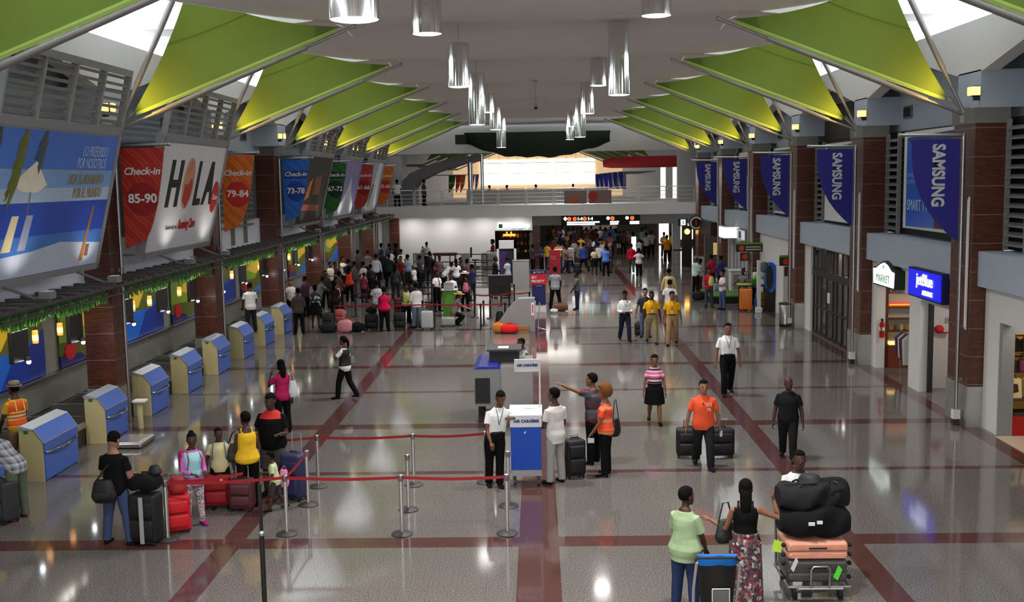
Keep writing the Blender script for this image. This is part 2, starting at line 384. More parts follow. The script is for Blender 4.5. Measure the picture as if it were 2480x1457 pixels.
# ------------------------------------------------------------------ pendant lamps
LENS = M((1, .97, .93), .4, emit=PENDANT/10, var=0.0)
def pendant(x, y, z0, z1, label):
    t = thing('pendant_lamp', label, 'pendant lamp', (x, y, z0), group='chrome cylinder lamps under the ceiling')
    r = .272; mb = MB(); mb.rings([((x, y, z), (rr, 0, 0), (0, rr, 0)) for rr, z in ((r-.015, z0+.012), (r, z0), (r, z0+.02), (r, z1-.01), (r-.01, z1), (.05, z1))], 40, cap=False)
    mb.build('shade', CHROME, t, smooth=True)
    g = MB(); g.rings([((x, y, z), (rr, 0, 0), (0, rr, 0)) for rr, z in ((.02, z0-.012), (r-.06, z0-.008), (r-.012, z0+.004), (r-.02, z0+.02))], 36); g.build('lens', LENS, t, smooth=True)
    d = MB(); d.tube([(x, y, z1-.05), (x, y, cz(y))], .006, 6); d.build('wire', GREYM, t)
    ld = bpy.data.lights.new('pendant_light', 'SPOT'); ld.energy = DOWN; ld.color = (1, .965, .93); ld.spot_size = 2.55; ld.spot_blend = 1.0; ld.shadow_soft_size = .25
    lo = bpy.data.objects.new('pendant_light', ld); C.objects.link(lo); lo.parent = t; lo.location = (0, 0, -.06)
for x, y, z0, z1 in ((-1.97, 4, 8.0, 9.0), (2.05, 4, 8.4, 9.4), (2.05, 12, 7.9, 9.45)): pendant(x, y, z0, z1, 'chrome cylinder lamp overhead, above the picture, %s' % ('nearer the desks' if x < 0 else 'nearer the shops, first' if y < 8 else 'nearer the shops, second'))
for i, (z0, z1) in enumerate(((7.35, 9.05), (8.24, 9.05), (7.96, 9.05), (7.40, 9.06), (8.28, 9.03), (7.95, 9.0), (7.34, 8.95))):
    pendant(-1.97, 12+8*i, z0, z1, '%s chrome cylinder lamp in the row nearer the check-in desks' % ORD[i])
for i, (x, z0, z1) in enumerate(((2.18, 8.48, 9.48), (2.1, 7.68, 9.6), (2.03, 8.59, 9.46), (2.03, 8.16, 9.38), (2.05, 7.53, 9.27), (1.9, 8.41, 9.22), (2.04, 7.98, 9.19))):
    pendant(x, 20+8*i, z0, z1, '%s chrome cylinder lamp in the row nearer the shops' % ORD[i])
t = thing('ceiling_camera', 'small grey camera hanging on a thin rod from the ceiling centre', 'camera', (-.03, 40, 8.1))
mb = MB(); mb.tube([(-.03, 40, 8.3), (-.03, 40, cz(40))], .015, 6); mb.build('rod', GREYM, t)
mb = MB(); mb.lathe([(.03, 8.34), (.09, 8.32), (.1, 8.2), (.085, 8.19)], -.03, 40, 14); mb.build('housing', GREYM, t)
mb = MB(); mb.ball((-.03, 40, 8.18), .075, .075, .075); mb.build('dome', BLACK, t, smooth=True)
mb = MB(); mb.cbox(-.06, 40, cz(40)-.03, .22, .12, .03); mb.build('ceiling_plate', GREYM, t)

# ------------------------------------------------------------------ far end: mezzanine, back wall, second hall
mb = MB(); mb.box(-14, 14, 68, 84, 3.27, 3.97); struct('trim_mezzanine', mb, WHITE, 'white mezzanine slab across the far end')
mb = MB(); mb.box(-13, -2.9, 72, 72.2, 0, 3.27); mb.box(-2.9, -.4, 72, 72.2, 2.2, 3.27); struct('wall_back', mb, WHITE, 'white wall below the mezzanine')
mb = MB(); mb.box(-.4, 10.4, 70.2, 70.5, 2.58, 3.27); struct('trim_header', mb, GREYW, 'grey header over the concourse opening')
for x0, x1, y in ((-9.9, -9.25, 71.6), (-.38, .12, 70.6)):
    mb = MB(); mb.box(x0, x1, y, y+.5, 0, 3.27 if x0 < -5 else 2.58); props(mb.build('pillar', WOOD), 'brown veneered pillar %s' % ('against the white back wall' if x0 < -5 else 'beside the gift shop entrance'), 'pillar', None, 'structure')
mb = MB(); mb.box(8.7, 9.2, 70.3, 70.9, 0, 2.6); props(mb.build('pillar', GREYW), 'grey pillar at the right of the concourse opening', 'pillar', None, 'structure')
mb = MB(); mb.box(-14, -10.4, 70, 72, 0, 9); mb.box(10.4, 14, 66, 72, 3.97, 9); struct('wall_flank', mb, GREYW, 'grey flanking walls at the far end')
mb = MB(); mb.box(-10.3, 10.3, 71.9, 72.5, 7.35, 8.1); mb.box(-10.3, 10.3, 72.2, 72.7, 8.1, 9.6); struct('trim_beam', mb, WHITE, 'white stepped beam above the mezzanine')
mb = MB(); mb.box(-10.4, -8.9, 69.6, 71, 3.97, 7.2); mb.box(9.0, 10.4, 69.6, 70.6, 3.97, 7.4); props(mb.build('pillar', GREYW), 'grey columns framing the mezzanine walkway', 'column', None, 'structure')
# concourse below the mezzanine
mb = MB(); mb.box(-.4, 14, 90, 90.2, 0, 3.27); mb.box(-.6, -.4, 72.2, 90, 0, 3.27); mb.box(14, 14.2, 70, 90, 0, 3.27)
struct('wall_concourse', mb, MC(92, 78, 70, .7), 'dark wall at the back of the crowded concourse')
mb = MB(); mb.box(-1, 14.2, 84, 100, 3.2, 3.3); struct('ceiling_concourse', mb, GREYW, 'low grey ceiling of the crowded concourse')
LITW = M((1, .93, .90), .5, emit=1.6, var=.05, scale=1)
for n, (x0, x1, z0, z1) in enumerate(((10.0, 10.8, .1, 2.6), (11.75, 12.8, .4, 2.6), (3.5, 5.1, 1.35, 2.3), (5.2, 6.5, 1.35, 2.3))):
    mb = MB(); mb.box(x0, x1, 89.93, 89.99, z0, z1); struct('window_%d' % (40+n), mb, LITW if n < 2 else M(srgb(150, 135, 128), .5, emit=.25), '%s window at the back of the concourse' % ['tall bright left', 'tall bright right', 'dull left', 'dull right'][n])
# second hall behind the mezzanine: same sails, a glowing end window
mb = MB(); mb.box(-14, 14, 100, 140, 3.2, 3.3); struct('floor_far', mb, GREYW, 'floor of the further hall')
mb = MB(); mb.box(-12, 12, 72.5, 137, 9.2, 9.4); struct('ceiling_far', mb, CEIL, 'grey ceiling of the further hall')
for sg, side in ((-1, 'left'), (1, 'right')):
    mb = MB(); mb.box(sg*10.6, sg*10.8, 76, 137, 3.3, 9.2); struct('wall_far_'+side, mb, GREYW, 'grey %s side wall of the further hall' % side)
def far_sail(sg, y, label):
    t = thing('canopy_sail', label, 'canopy', (sg*9.3, y, 6.78), group='green sails of the further hall')
    a, b, c_ = (sg*4.3, y, 9.0), (sg*9.0, y, 7.2), (sg*7.6, y+.3, 9.15)
    mb = MB(); mb.poly([a, b, c_]); mb.poly([a, (sg*7, y+1.2, 8.6), b]); mb.build('membrane', SAIL, t)
    mb = MB(); mb.tube([(sg*9.4, y, 6.83), (sg*4, y, 9)], .07, 8); mb.build('boom', BOOMS, t); mb = MB(); mb.tube([(sg*9.35, y, 6.83), (sg*10.65, y, 6.83)], .1, 8); mb.build('wall_mount', BOOMS, t)
for sg, side in ((-1, 'left'), (1, 'right')):
    for i in range(6): far_sail(sg, 88.2+8*i, '%s small green sail beyond the mezzanine on the %s' % (ORD[i], side))
WARM = M((1.0, .93, .84), .5, emit=ENDWIN, var=.08, scale=.35)
mb = MB(); mb.box(-7.2, 7.2, 136, 136.1, 4.9, 8.0); struct('window_50', mb, WARM, 'glowing warm white window at the end of the further hall')
mb = MB()
for i in range(13): mb.box(-7.2+1.2*i-.02, -7.2+1.2*i+.02, 135.9, 136, 4.9, 8.6)
mb.box(-7.2, 7.2, 135.9, 136, 6.28, 6.33); mb.box(-7.2, 7.2, 135.9, 136, 7.55, 7.62); struct('trim_mullions', mb, MC(190, 160, 120, .5), 'thin glazing bars across the far window')
mb = MB(); mb.box(-10.6, 10.6, 136.1, 136.4, 3.3, 9.4); struct('wall_far_end', mb, M(srgb(240, 205, 160), .6, emit=.6), 'end wall of the further hall with warm light put in as glow')  # the wall itself glows, standing for warm light on it
mb = MB(); mb.box(-5, 4.9, 76, 76.3, 3.97, 4.86); struct('wall_parapet', mb, WHITE, 'white parapet across the further hall')
mb = MB(); mb.prism([(-9.4, 4.0), (-9.4, 5.3), (-8.6, 6.1), (-7, 6.75), (-5.5, 7.1), (-3.8, 7.25), (-3.8, 6.9), (-5.2, 6.65), (-6.8, 6.15), (-8.0, 5.55), (-8.35, 5.1), (-8.35, 4.0)], 'y', 73, 76)
struct('trim_arch', mb, MC(112, 110, 112, .7), 'grey arched soffit at the left of the mezzanine')
for x, lab in ((-4.55, 'chrome column nearer the checked-in banners on the mezzanine'), (-3.75, 'thinner chrome column left of the glowing window')):
    mb = MB(); mb.tube([(x, 73.5, 3.97), (x, 73.5, 7.3)], .17 if x < -4 else .12, 16); props(mb.build('column', CHROME, smooth=True), lab, 'column', None, 'thing')
# dark green cloth slung under the far ceiling
t = thing('hanging_cloth', 'dark green cloth slung below the ceiling above the mezzanine', 'cloth', (0, 71.0, 6.9)); mb = MB(); n = 26; G = {}
for i in range(n+1):
    u = i/n; x = -4.7+9.45*u
    low = 6.98+.95*(abs(2*u-1)**2.2)+.05*math.sin(u*40)+.04*math.sin(u*17)
    for j in range(7):
        q = j/6; z = 8.62+(low-8.62)*q; G[i, j] = len(mb.v); mb.v.append((x*(1-.03*q*(1-abs(2*u-1))), 70.6+.8*math.sin(q*2.6)-.2*math.cos(u*9), z))
for i in range(n):
    for j in range(6): mb.face(G[i, j], G[i+1, j], G[i+1, j+1], G[i, j+1])
mb.build('cloth', MC(36, 46, 34, .9), t, smooth=True)
mb = MB(); mb.box(-5.3, -4.6, 70.5, 71.2, 7.9, 8.5); mb.build('roller_box', BLACK, t)
mb = MB(); mb.tube([(4.3, 71.5, 6.5), (4.8, 71.5, 6.55), (5.9, 71.5, 6.58), (10.45, 71.5, 6.58)], [.22, .34, .38, .38], 18); o = mb.build('red_drape', MC(150, 20, 28, .7), smooth=True)
props(o, 'long red rolled drape hanging above the right of the mezzanine', 'drape')
# mezzanine railing
RAIL = M((.72, .72, .73), .4, .6); X0 = -9.55
for i in range(11):
    a, b = X0+1.76*i+.05, X0+1.76*(i+1)-.05; y = 68.15; z = 3.97
    t = thing('steel_railing', 'tubular steel railing panel on the mezzanine edge, %s from the left' % ['first','second','third','fourth','fifth','sixth','seventh','eighth','ninth','tenth','eleventh'][i], 'railing', ((a+b)/2, y, z), group='mezzanine railing panels')
    f = MB(); f.tube([(a, y, z), (a, y, z+.92), (a+.03, y, z+.99), (a+.1, y, z+1.02), (b-.1, y, z+1.02), (b-.03, y, z+.99), (b, y, z+.92), (b, y, z)], .028, 8); f.build('frame', RAIL, t)
    for q in (.25, .5, .75): r = MB(); r.tube([(a, y, z+q), (b, y, z+q)], .016, 6); r.build('bar', RAIL, t)
for x0, x1, colr, lab in ((1.65, 3.05, (120, 104, 100), 'grey brown poster with an orange shape on the railing'), (3.2, 4.6, (126, 106, 100), 'grey brown poster with a red shape on the railing')):
    t = thing('railing_poster', lab, 'poster', ((x0+x1)/2, 68.05, 4.0)); mb = MB(); mb.box(x0, x1, 68.03, 68.08, 4.0, 4.82); mb.build('panel', MC(*colr), t)
    mb = MB(); mb.rings([(((x0+x1)/2-(.1 if x0 < 3 else .45), 68.02, 4.22 if x0 < 3 else 4.45), (.3, 0, 0), (0, 0, .22 if x0 < 3 else .33)), (((x0+x1)/2-(.1 if x0 < 3 else .45), 68.0, 4.22 if x0 < 3 else 4.45), (.3, 0, 0), (0, 0, .22 if x0 < 3 else .33))], 18); mb.build('shape', MC(170, 84, 40) if x0 < 3 else MC(160, 50, 34), t)
# the further hall's banners
for i, (u0, u1, colr, tx) in enumerate(((1090, 1108, (30, 78, 40), '67-72'), (1107, 1121, (176, 44, 34), '61-66'), (1118, 1132, (186, 90, 34), '55-60'), (1144, 1154, (150, 40, 36), '49-54'), (1154, 1164, (40, 70, 150), '43-48'))):
    y = 96+3*i; k = y/2616; X = lambda u: (u-1305)*k; Z = lambda v: 5.6+(432-v)*k
    t = thing('hanging_banner', '%s small check-in banner beyond the mezzanine' % ORD[i], 'banner', (X(u0), y, Z(462)), group='small banners beyond the mezzanine')
    mb = MB(); mb.prism([(X(u0+1), Z(420)), (X(u1), Z(421)), (X(u1-4), Z(445)), (X(u0+2), Z(462)), (X(u0), Z(462))], 'y', y, y+.03); mb.build('cloth', MC(*colr), t)
    mb = MB(); mb.tube([(X(u1), y, Z(420)), (-10.65, y, Z(420))], .04, 6); mb.build('rod', BOOMS, t); text('lettering', tx, .22, (X((u0+u1)/2), y-.01, Z(440)), FACE, WHITE, t)
for i, u in enumerate((1500, 1486, 1474, 1463, 1453, 1444)):
    y = 98+3*i; k = y/2616; X = lambda u: (u-1305)*k; Z = lambda v: 5.6+(432-v)*k; w_ = 17-i
    t = thing('hanging_banner', '%s small blue banner beyond the mezzanine' % ORD[i], 'banner', (X(u), y, Z(460)), group='small blue banners beyond the mezzanine')
    mb = MB(); mb.prism([(X(u), Z(419+i)), (X(u+w_), Z(418+i)), (X(u+w_), Z(460)), (X(u), Z(458))], 'y', y, y+.03); mb.build('cloth', MC(34, 36, 140), t)
    mb = MB(); mb.tube([(X(u), y, Z(419+i)), (10.65, y, Z(419+i))], .04, 6); mb.build('rod', BOOMS, t)
    mb = MB(); mb.prism([(X(u), Z(434)), (X(u+w_*.3), Z(459)), (X(u), Z(459))], 'y', y-.02, y-.01); mb.build('white_corner', WHITE, t)
    if i < 3: text('lettering', 'SAMSUNG', .26, (X(u+w_*.72), y-.02, Z(436)), (PI/2, PI/2, 0), WHITE, t)

for i, x in enumerate((-8.4, -6.0, -3.6, -1.4, 2.0, 4.6, 7.2)): fixture('recessed light panel under the mezzanine slab, %s from the left' % ORD[i], x, 70.9 if x < 0 else 71.4, 3.21, .9, .3, 34, group='light panels under the mezzanine')
for i, (x, y) in enumerate(((3, 78), (8, 78), (3, 86), (8, 86))): fixture('light panel in the concourse ceiling, %s' % ['front left', 'front right', 'back left', 'back right'][i], x, y, 3.14, 1.2, .6, 26, group='light panels of the concourse')

for i, y in enumerate((90, 102, 114, 126)): fixture('%s unseen added fill panel in the ceiling of the further hall' % ORD[i], 0, y, 9.1, 7.0, 3.0, 170, (1, .9, .75), group='added fill panels of the further hall')  # panels added to brighten the far sails

for n, (u0, u1) in enumerate(((1600, 1612), (1629, 1644))):
    k = 82/2616; mb = MB(); mb.box((u0-1305)*k, (u1-1305)*k, 82, 82.1, 3.97, 6.5); struct('window_%d' % (52+n), mb, LITW, '%s glowing strip for the lit white columns at the right of the mezzanine' % ORD[n])  # glow put in for the brightly lit white columns here
# ------------------------------------------------------------------ right side: shops
def R(x0, x1, y0, y1, z0, z1, mb=None): mb = mb or MB(); return mb.box(x0, x1, y0, y1, z0, z1)
BAYS = [(c+.62, c+8-.62) for c in COLS if 0 < c < 62]
mb = MB(); mb.box(9.7, 10.4, Y0, 15.6, 0, 6.75); mb.box(-10.4, -9.6, Y0, 15.6, 0, 6.75)
struct('wall_beside_viewer', mb, WHITE, 'plain white wall on both sides beside the viewer')
openings = {1: [(17.0, 22.85, 2.42)], 2: [(28.36, 31.1, 2.42), (25.1, 27.55, 2.35)], 3: [(33.6, 38.7, 3.05)], 4: [(42.2, 43.0, 2.3)], 5: [(49.6, 51.2, 2.7), (52.2, 54.6, 2.7)], 6: [(57.6, 62.6, 2.9)]}
OPB = [(c+.62, c+8-.62) for c in COLS if 10 < c < 60]
for bi, (a, b) in enumerate(OPB):
    ops = sorted(openings.get(bi+1, [])); w_ = MB(); y = a
    for o0, o1, oz in ops:
        w_.box(9.7, 9.95, y, o0, 0, 3.15); w_.box(9.7, 9.95, o0, o1, oz, 3.15); y = o1
    w_.box(9.7, 9.95, y, b, 0, 3.15)
    w_.m = 1; w_.box(9.66, 9.7, a, min([o[0] for o in ops]+[b]), 0, .12)
    struct('wall_right_shop_%d' % (bi+1), w_, [WHITE, MC(70, 50, 46, .5)], 'white shop front wall on the right, %s from the viewer' % ORD[bi])
    s = MB(); s.box(9.52, 10.5, a-.05, b+.02, 3.12, 3.88); struct('trim_bulkhead_%d' % (bi+1), s, PALE, '%s pale blue bulkhead over the shop fronts' % ORD[bi])
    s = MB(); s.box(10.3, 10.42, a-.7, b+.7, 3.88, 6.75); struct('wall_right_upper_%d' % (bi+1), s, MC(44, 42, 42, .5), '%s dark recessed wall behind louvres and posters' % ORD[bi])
    t = thing('louvre_window', 'steel louvre window above the %s bulkhead on the right' % ORD[bi], 'louvre', (10.1, b-.5, 3.9), group='louvre windows on the right')
    l = MB(); l.box(10.02, 10.12, b-1.05, b-.98, 3.9, 6.7); l.box(10.02, 10.12, b-.06, b, 3.9, 6.7); l.build('frame', GREYM, t)
    for j in range(13): s = MB(); z = 4.0+.205*j; s.prism([(10.0, z), (10.16, z+.07), (10.16, z+.095), (10.0, z+.025)], 'y', b-1.0, b-.04); s.build('slat', GREYM, t)
    v = thing('wall_vent', '%s dark square vent in the pale blue wall on the right' % ORD[bi], 'vent', (10.36, b-.75, 7.12), group='vents in the right wall')
    f = MB(); f.box(10.34, 10.41, b-1.05, b-.45, 7.1, 7.45); f.build('frame', MC(120, 126, 132), v); f = MB(); f.box(10.32, 10.35, b-.99, b-.51, 7.14, 7.41); f.build('recess', BLACK, v)
    for j in range(4): f = MB(); f.prism([(10.3, 7.16+.065*j), (10.34, 7.19+.065*j), (10.34, 7.2+.065*j), (10.3, 7.17+.065*j)], 'y', b-.99, b-.51); f.build('blade', DARKM, v)
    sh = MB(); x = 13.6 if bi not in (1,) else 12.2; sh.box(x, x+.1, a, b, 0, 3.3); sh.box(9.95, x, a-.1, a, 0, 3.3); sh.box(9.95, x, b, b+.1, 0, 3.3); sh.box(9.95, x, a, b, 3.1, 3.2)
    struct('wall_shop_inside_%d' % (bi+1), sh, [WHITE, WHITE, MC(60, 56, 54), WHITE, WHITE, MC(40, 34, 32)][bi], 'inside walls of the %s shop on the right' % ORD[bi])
# posters above the bulkheads
def poster(y0, y1, z0, z1, mats, label, draw, x=10.0, slope=.0):
    t = thing('wall_poster', label, 'poster', (x, (y0+y1)/2, z0)); mb = MB()
    mb.prism([(y0, z0), (y1, z0), (y1, z1), (y0, z1)], 'x', x, x+.08); mb.build('panel', WHITE, t); draw(t, x, y0, y1, z0, z1); return t
def flat(t, name, x, pts, mat, d=.012, nx=-1): mb = MB(); mb.prism(pts, 'x', x+nx*d if nx < 0 else x, x if nx < 0 else x+d); return mb.build(name, mat, t)
def d_smart(t, x, a, b, z0, z1):
    flat(t, 'blue_picture', x, [(a+.15, z0+.12), (b-.25, z0+.05), (b-.25, z1-.16), (a+.15, z1-.05)], MC(30, 100, 215, .3))
    flat(t, 'navy_corner', x-.012, [(a+.15, z1-.9), (b-1.0, z1-.6), (b-.3, z1-.17), (a+.15, z1-.06)], MC(30, 32, 120, .3))
    flat(t, 'brown_photo', x-.012, [(a+.15, z0+.12), (b-2.4, z0+.08), (b-2.4, z0+.6), (a+.15, z0+.7)], MC(90, 66, 50))
    text('headline', 'SUMÉRGETE\nEL ENTRETENIMIENTO', .17, (x-.03, b-.35, z1-1.25), FACE_R, MC(120, 170, 230), t, align='LEFT', sx=.9)
    text('logo', 'SMART TV', .42, (x-.03, b-.4, z0+.62), FACE_R, MC(190, 220, 240), t, align='LEFT', sx=.8)
def d_plain(c1, c2, txt=None):
    def f(t, x, a, b, z0, z1):
        flat(t, 'picture', x, [(a+.1, z0+.1), (b-.1, z0+.1), (b-.1, z1-.1), (a+.1, z1-.1)], c1)
        flat(t, 'band', x-.012, [(a+.3, z1-1.1), (b-.3, z1-1.1), (b-.3, z1-.3), (a+.3, z1-.3)], c2)
    return f
def d_chips(t, x, a, b, z0, z1):
    flat(t, 'photo_strip', x, [(a+.2, z1-.45), (b-.2, z1-.5), (b-.2, z1-.12), (a+.2, z1-.05)], MC(90, 100, 84))
    flat(t, 'orange_shape', x, [(b-.75, z0+1.3), (b-.3, z0+1.3), (b-.25, z0+1.9), (b-.5, z0+2.1), (b-.8, z0+1.9)], MC(208, 150, 50))
    flat(t, 'square', x, [(b-.7, z0+.85), (b-.4, z0+.85), (b-.4, z0+1.12), (b-.7, z0+1.12)], MC(60, 60, 90))
    for j in range(3): flat(t, 'text_line', x, [(b-2.6, z0+.85+.14*j), (b-.85, z0+.85+.14*j), (b-.85, z0+.92+.14*j), (b-2.6, z0+.92+.14*j)], MC(150, 96, 70))
poster(25.0, 29.95, 4.1, 6.68, None, 'large blue television poster behind the nearest blue banner', d_smart)
poster(33.2, 38.1, 4.0, 6.62, None, 'white poster with an orange shape behind the second blue banner', d_chips)
poster(41.2, 46.2, 4.0, 6.7, None, 'white framed grey poster behind the third blue banner', d_plain(MC(98, 104, 112), MC(196, 196, 200)))
poster(49.2, 54.2, 4.0, 6.7, None, 'white and red poster behind the fourth blue banner', d_plain(MC(215, 210, 214), MC(168, 30, 34)))
poster(57.2, 62.2, 4.0, 6.7, None, 'white poster behind the fifth blue banner', d_plain(MC(210, 214, 216), MC(190, 196, 200)))
poster(17.4, 21.9, 3.95, 6.9, None, 'plain white board above the toy shop', lambda *a: None, x=9.9)
mb = MB(); mb.box(10.25, 10.33, 33.0, 39.2, 6.75, 7.95); struct('window_60', mb, BLACK, 'dark upper opening in the pale blue wall')
# hanging blue banners and their poles
NAVY = MC(36, 34, 132, .55, var=.08, scale=3); SILV = MC(200, 202, 210, .5)
for i in range(5):
    c = 24.2+8*i; y = c-.35; o = {0: 'nearest', 1: 'second', 2: 'third', 3: 'fourth', 4: 'farthest'}[i]
    t = thing('hanging_banner', '%s tall blue banner with white lettering on the right pillars' % o, 'banner', (9.2, y, 4.0), group='blue banners along the right pillars')
    mb = MB(); top, bot, xr, xl = 6.30, 4.06, 9.16, 8.12; pts = [(xr, bot), (xr, top), (xl, top)]
    for k in range(1, 10):
        a = k/9; pts.append((xl+(xr-xl)*(a**2.5), top-(top-bot)*a**.95))
    mb.prism(pts[:-1], 'y', y, y+.02); mb.build('cloth', NAVY, t)
    text('lettering', 'SAMSUNG', .37, (8.69, y-.012, 5.52), (PI/2, PI/2, 0), SILV, t, bold=.014, sx=.80)
    p = thing('banner_pole', '%s steel pole with a cross arm holding a blue banner' % o, 'pole', (9.23, y, 0), group='banner poles along the right pillars')
    mb = MB(); mb.tube([(9.23, y, .1), (9.23, y, 6.38), (9.21, y, 6.40)], .042, 10); mb.build('mast', CHROME if 0 else STEEL, p, smooth=True)
    mb = MB(); mb.tube([(9.26, y, 6.38), (7.86, y, 6.40)], .036, 10); mb.ball((7.86, y, 6.4), .045, .045, .045); mb.build('arm', STEEL, p, smooth=True)
    mb = MB(); mb.tube([(9.2, y-.02, 6.3), (9.2, y-.02, 4.1)], .018, 6); mb.build('inner_rod', STEEL, p)
    mb = MB(); mb.box(9.16, 9.3, y-.07, y+.07, 0, .14); mb.m = 1; mb.box(9.155, 9.305, y-.075, y+.075, .14, .34); mb.build('foot', [DARKM, WHITE], p)
    
    for z in (1.0, 3.5): mb = MB(); mb.box(9.23, 9.355, y-.02, y+.02, z, z+.06); mb.build('clamp', STEEL, p)
    lt = thing('tube_light', '%s thin white tube fixed upright beside a banner pole' % o, 'tube light', (9.33, y+.12, 2.2), group='white tubes beside the banner poles')
    mb = MB(); mb.tube([(9.325, y-.1, 2.2), (9.325, y-.1, 5.0)], .018, 8); mb.build('tube', WHITE, lt); mb = MB(); mb.box(9.335, 9.356, y-.13, y-.07, 2.15, 5.05); mb.build('holder', WHITE, lt)
# lit box signs
LIT = M((.90, 1.0, .92), .4, emit=1.5, var=.02); LITB = M(srgb(18, 24, 205), .4, emit=1.1, var=.03); LITW2 = M((.85, .92, 1), .4, emit=2.2, var=0)
t = thing('box_sign', 'glowing cream box sign with a wavy green top over the gift shop', 'sign', (9.5, 30.0, 2.5))
mb = MB(); top = [(28.75, 3.0), (29.0, 3.02), (29.3, 3.16), (29.6, 3.22), (29.9, 3.16), (30.3, 3.02), (30.55, 3.0)]
mb.prism([(30.55, 2.5), (28.75, 2.5)]+top, 'x', 9.42, 9.7); mb.build('casing', MC(30, 50, 38), t)
mb = MB(); mb.prism([(30.5, 2.54), (28.8, 2.54)]+[(y, z-.05) for y, z in top], 'x', 9.405, 9.425); mb.build('lit_face', LIT, t)
text('lettering', 'MARKET', .30, (9.39, 29.65, 2.72), FACE_R, MC(150, 190, 150), t); text('mark', '||||', .1, (9.39, 29.6, 3.06), FACE_R, MC(150, 190, 150), t)
t = thing('box_sign', 'glowing blue box sign with a white airline name', 'sign', (9.5, 26.5, 2.55))
mb = MB(); mb.box(9.36, 9.7, 25.2, 27.5, 2.52, 3.24); mb.build('casing', MC(24, 24, 80), t); mb = MB(); mb.box(9.34, 9.362, 25.25, 27.45, 2.56, 3.2); mb.build('lit_face', LITB, t)
text('lettering', 'jetBlue', .40, (9.33, 26.3, 2.98), FACE_R, LITW2, t, bold=.006); text('small_lettering', 'AIRWAYS', .16, (9.33, 26.1, 2.68), FACE_R, LITW2, t, bold=.004)
# gift shop (opening 28.4-31.1): its far side wall is what one sees
t = thing('display_counter', 'brown lit shop counter with jewellery inside the gift shop', 'counter', (11, 31.2, 0))
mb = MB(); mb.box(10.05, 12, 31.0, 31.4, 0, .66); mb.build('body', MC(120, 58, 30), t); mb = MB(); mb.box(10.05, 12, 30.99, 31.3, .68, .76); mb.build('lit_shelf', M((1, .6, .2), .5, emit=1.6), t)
mb = MB(); mb.box(10.05, 12, 31.05, 31.4, .78, 1.0); mb.build('glass_case', GLASS, t)
t = thing('wall_shelf', 'lit shop shelves with small goods behind the gift shop counter', 'shelf', (11, 31.45, 0))
mb = MB(); mb.box(10.0, 12.1, 31.44, 31.54, 0, 2.5); mb.build('back', MC(196, 188, 176), t); mb = MB(); mb.box(9.97, 10.05, 31.15, 31.5, 0, 2.5); mb.build('upright', MC(96, 52, 30), t)
for z in (1.02, 1.38, 1.72): mb = MB(); mb.box(10.05, 12.1, 31.2, 31.44, z, z+.035); mb.build('shelf_board', MC(90, 58, 36), t)
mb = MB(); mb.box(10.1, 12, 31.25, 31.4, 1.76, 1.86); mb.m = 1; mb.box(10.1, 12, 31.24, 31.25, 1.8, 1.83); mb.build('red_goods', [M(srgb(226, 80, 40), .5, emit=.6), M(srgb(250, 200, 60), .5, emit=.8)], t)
mb = MB(); mb.box(10.05, 12, 31.40, 31.44, 2.12, 2.4); mb.build('sign_strip', MC(150, 130, 104), t); text('lettering', 'DOLCE', .2, (10.45, 31.39, 2.2), FACE, MC(90, 60, 40), t)
for i in range(9):
    o = MB(); x = 10.14+.17*i; o.lathe([(.04, 1.055), (.05, 1.09), (.04, 1.2), (.02, 1.23)], x, 31.3, 8); props(o.build('jar', MC(*[(170, 120, 60), (120, 60, 40), (200, 170, 90)][i % 3])), '%s small jar on the lower shelf of the gift shop' % (ORD+['eighth', 'ninth'])[i], 'jar', 'jars in the gift shop')
t = thing('fire_extinguisher', 'red fire extinguisher hanging at the gift shop entrance', 'extinguisher', (9.83, 31.0, .85)); ex, ey = 9.83, 31.0
mb = MB(); mb.lathe([(.02, .88), (.07, .9), (.075, .95), (.075, 1.28), (.05, 1.35), (.025, 1.38)], ex, ey, 14); mb.build('cylinder', MC(200, 24, 28, .35), t, smooth=True)
mb = MB(); mb.cbox(ex, ey, 1.38, .05, .08, .06); mb.tube([(ex, ey-.04, 1.40), (ex-.05, ey-.08, 1.3), (ex-.05, ey-.08, 1.0)], .012, 6); mb.build('valve', BLACK, t); mb = MB(); mb.tube([(ex, ey, 1.1), (ex, ey, 1.2)], .077, 14); mb.build('paper_label', WHITE, t)
t = thing('clothes_rail', 'rail of patterned clothes at the gift shop doorway', 'clothes', (10.2, 30.0, 0))
mb = MB(); mb.tube([(10.2, 29.7, 0), (10.2, 29.7, 1.15), (10.2, 30.5, 1.15), (10.2, 30.5, 0)], .018, 6); mb.build('frame', STEEL, t)
for i, col in enumerate(((200, 200, 200), (60, 66, 90), (110, 20, 30), (220, 214, 214), (50, 50, 60), (40, 70, 130))):
    mb = MB(); y = 29.8+.12*i; mb.rings([((10.2, y, 1.13), (.05, 0, 0), (0, .02, 0)), ((10.2, y, 1.0), (.2, 0, 0), (0, .04, 0)), ((10.2, y, .6), (.18, 0, 0), (0, .045, 0)), ((10.18, y, .3+.05*i), (.14, 0, 0), (0, .04, 0))], 8); mb.build('garment', MC(*col), t)
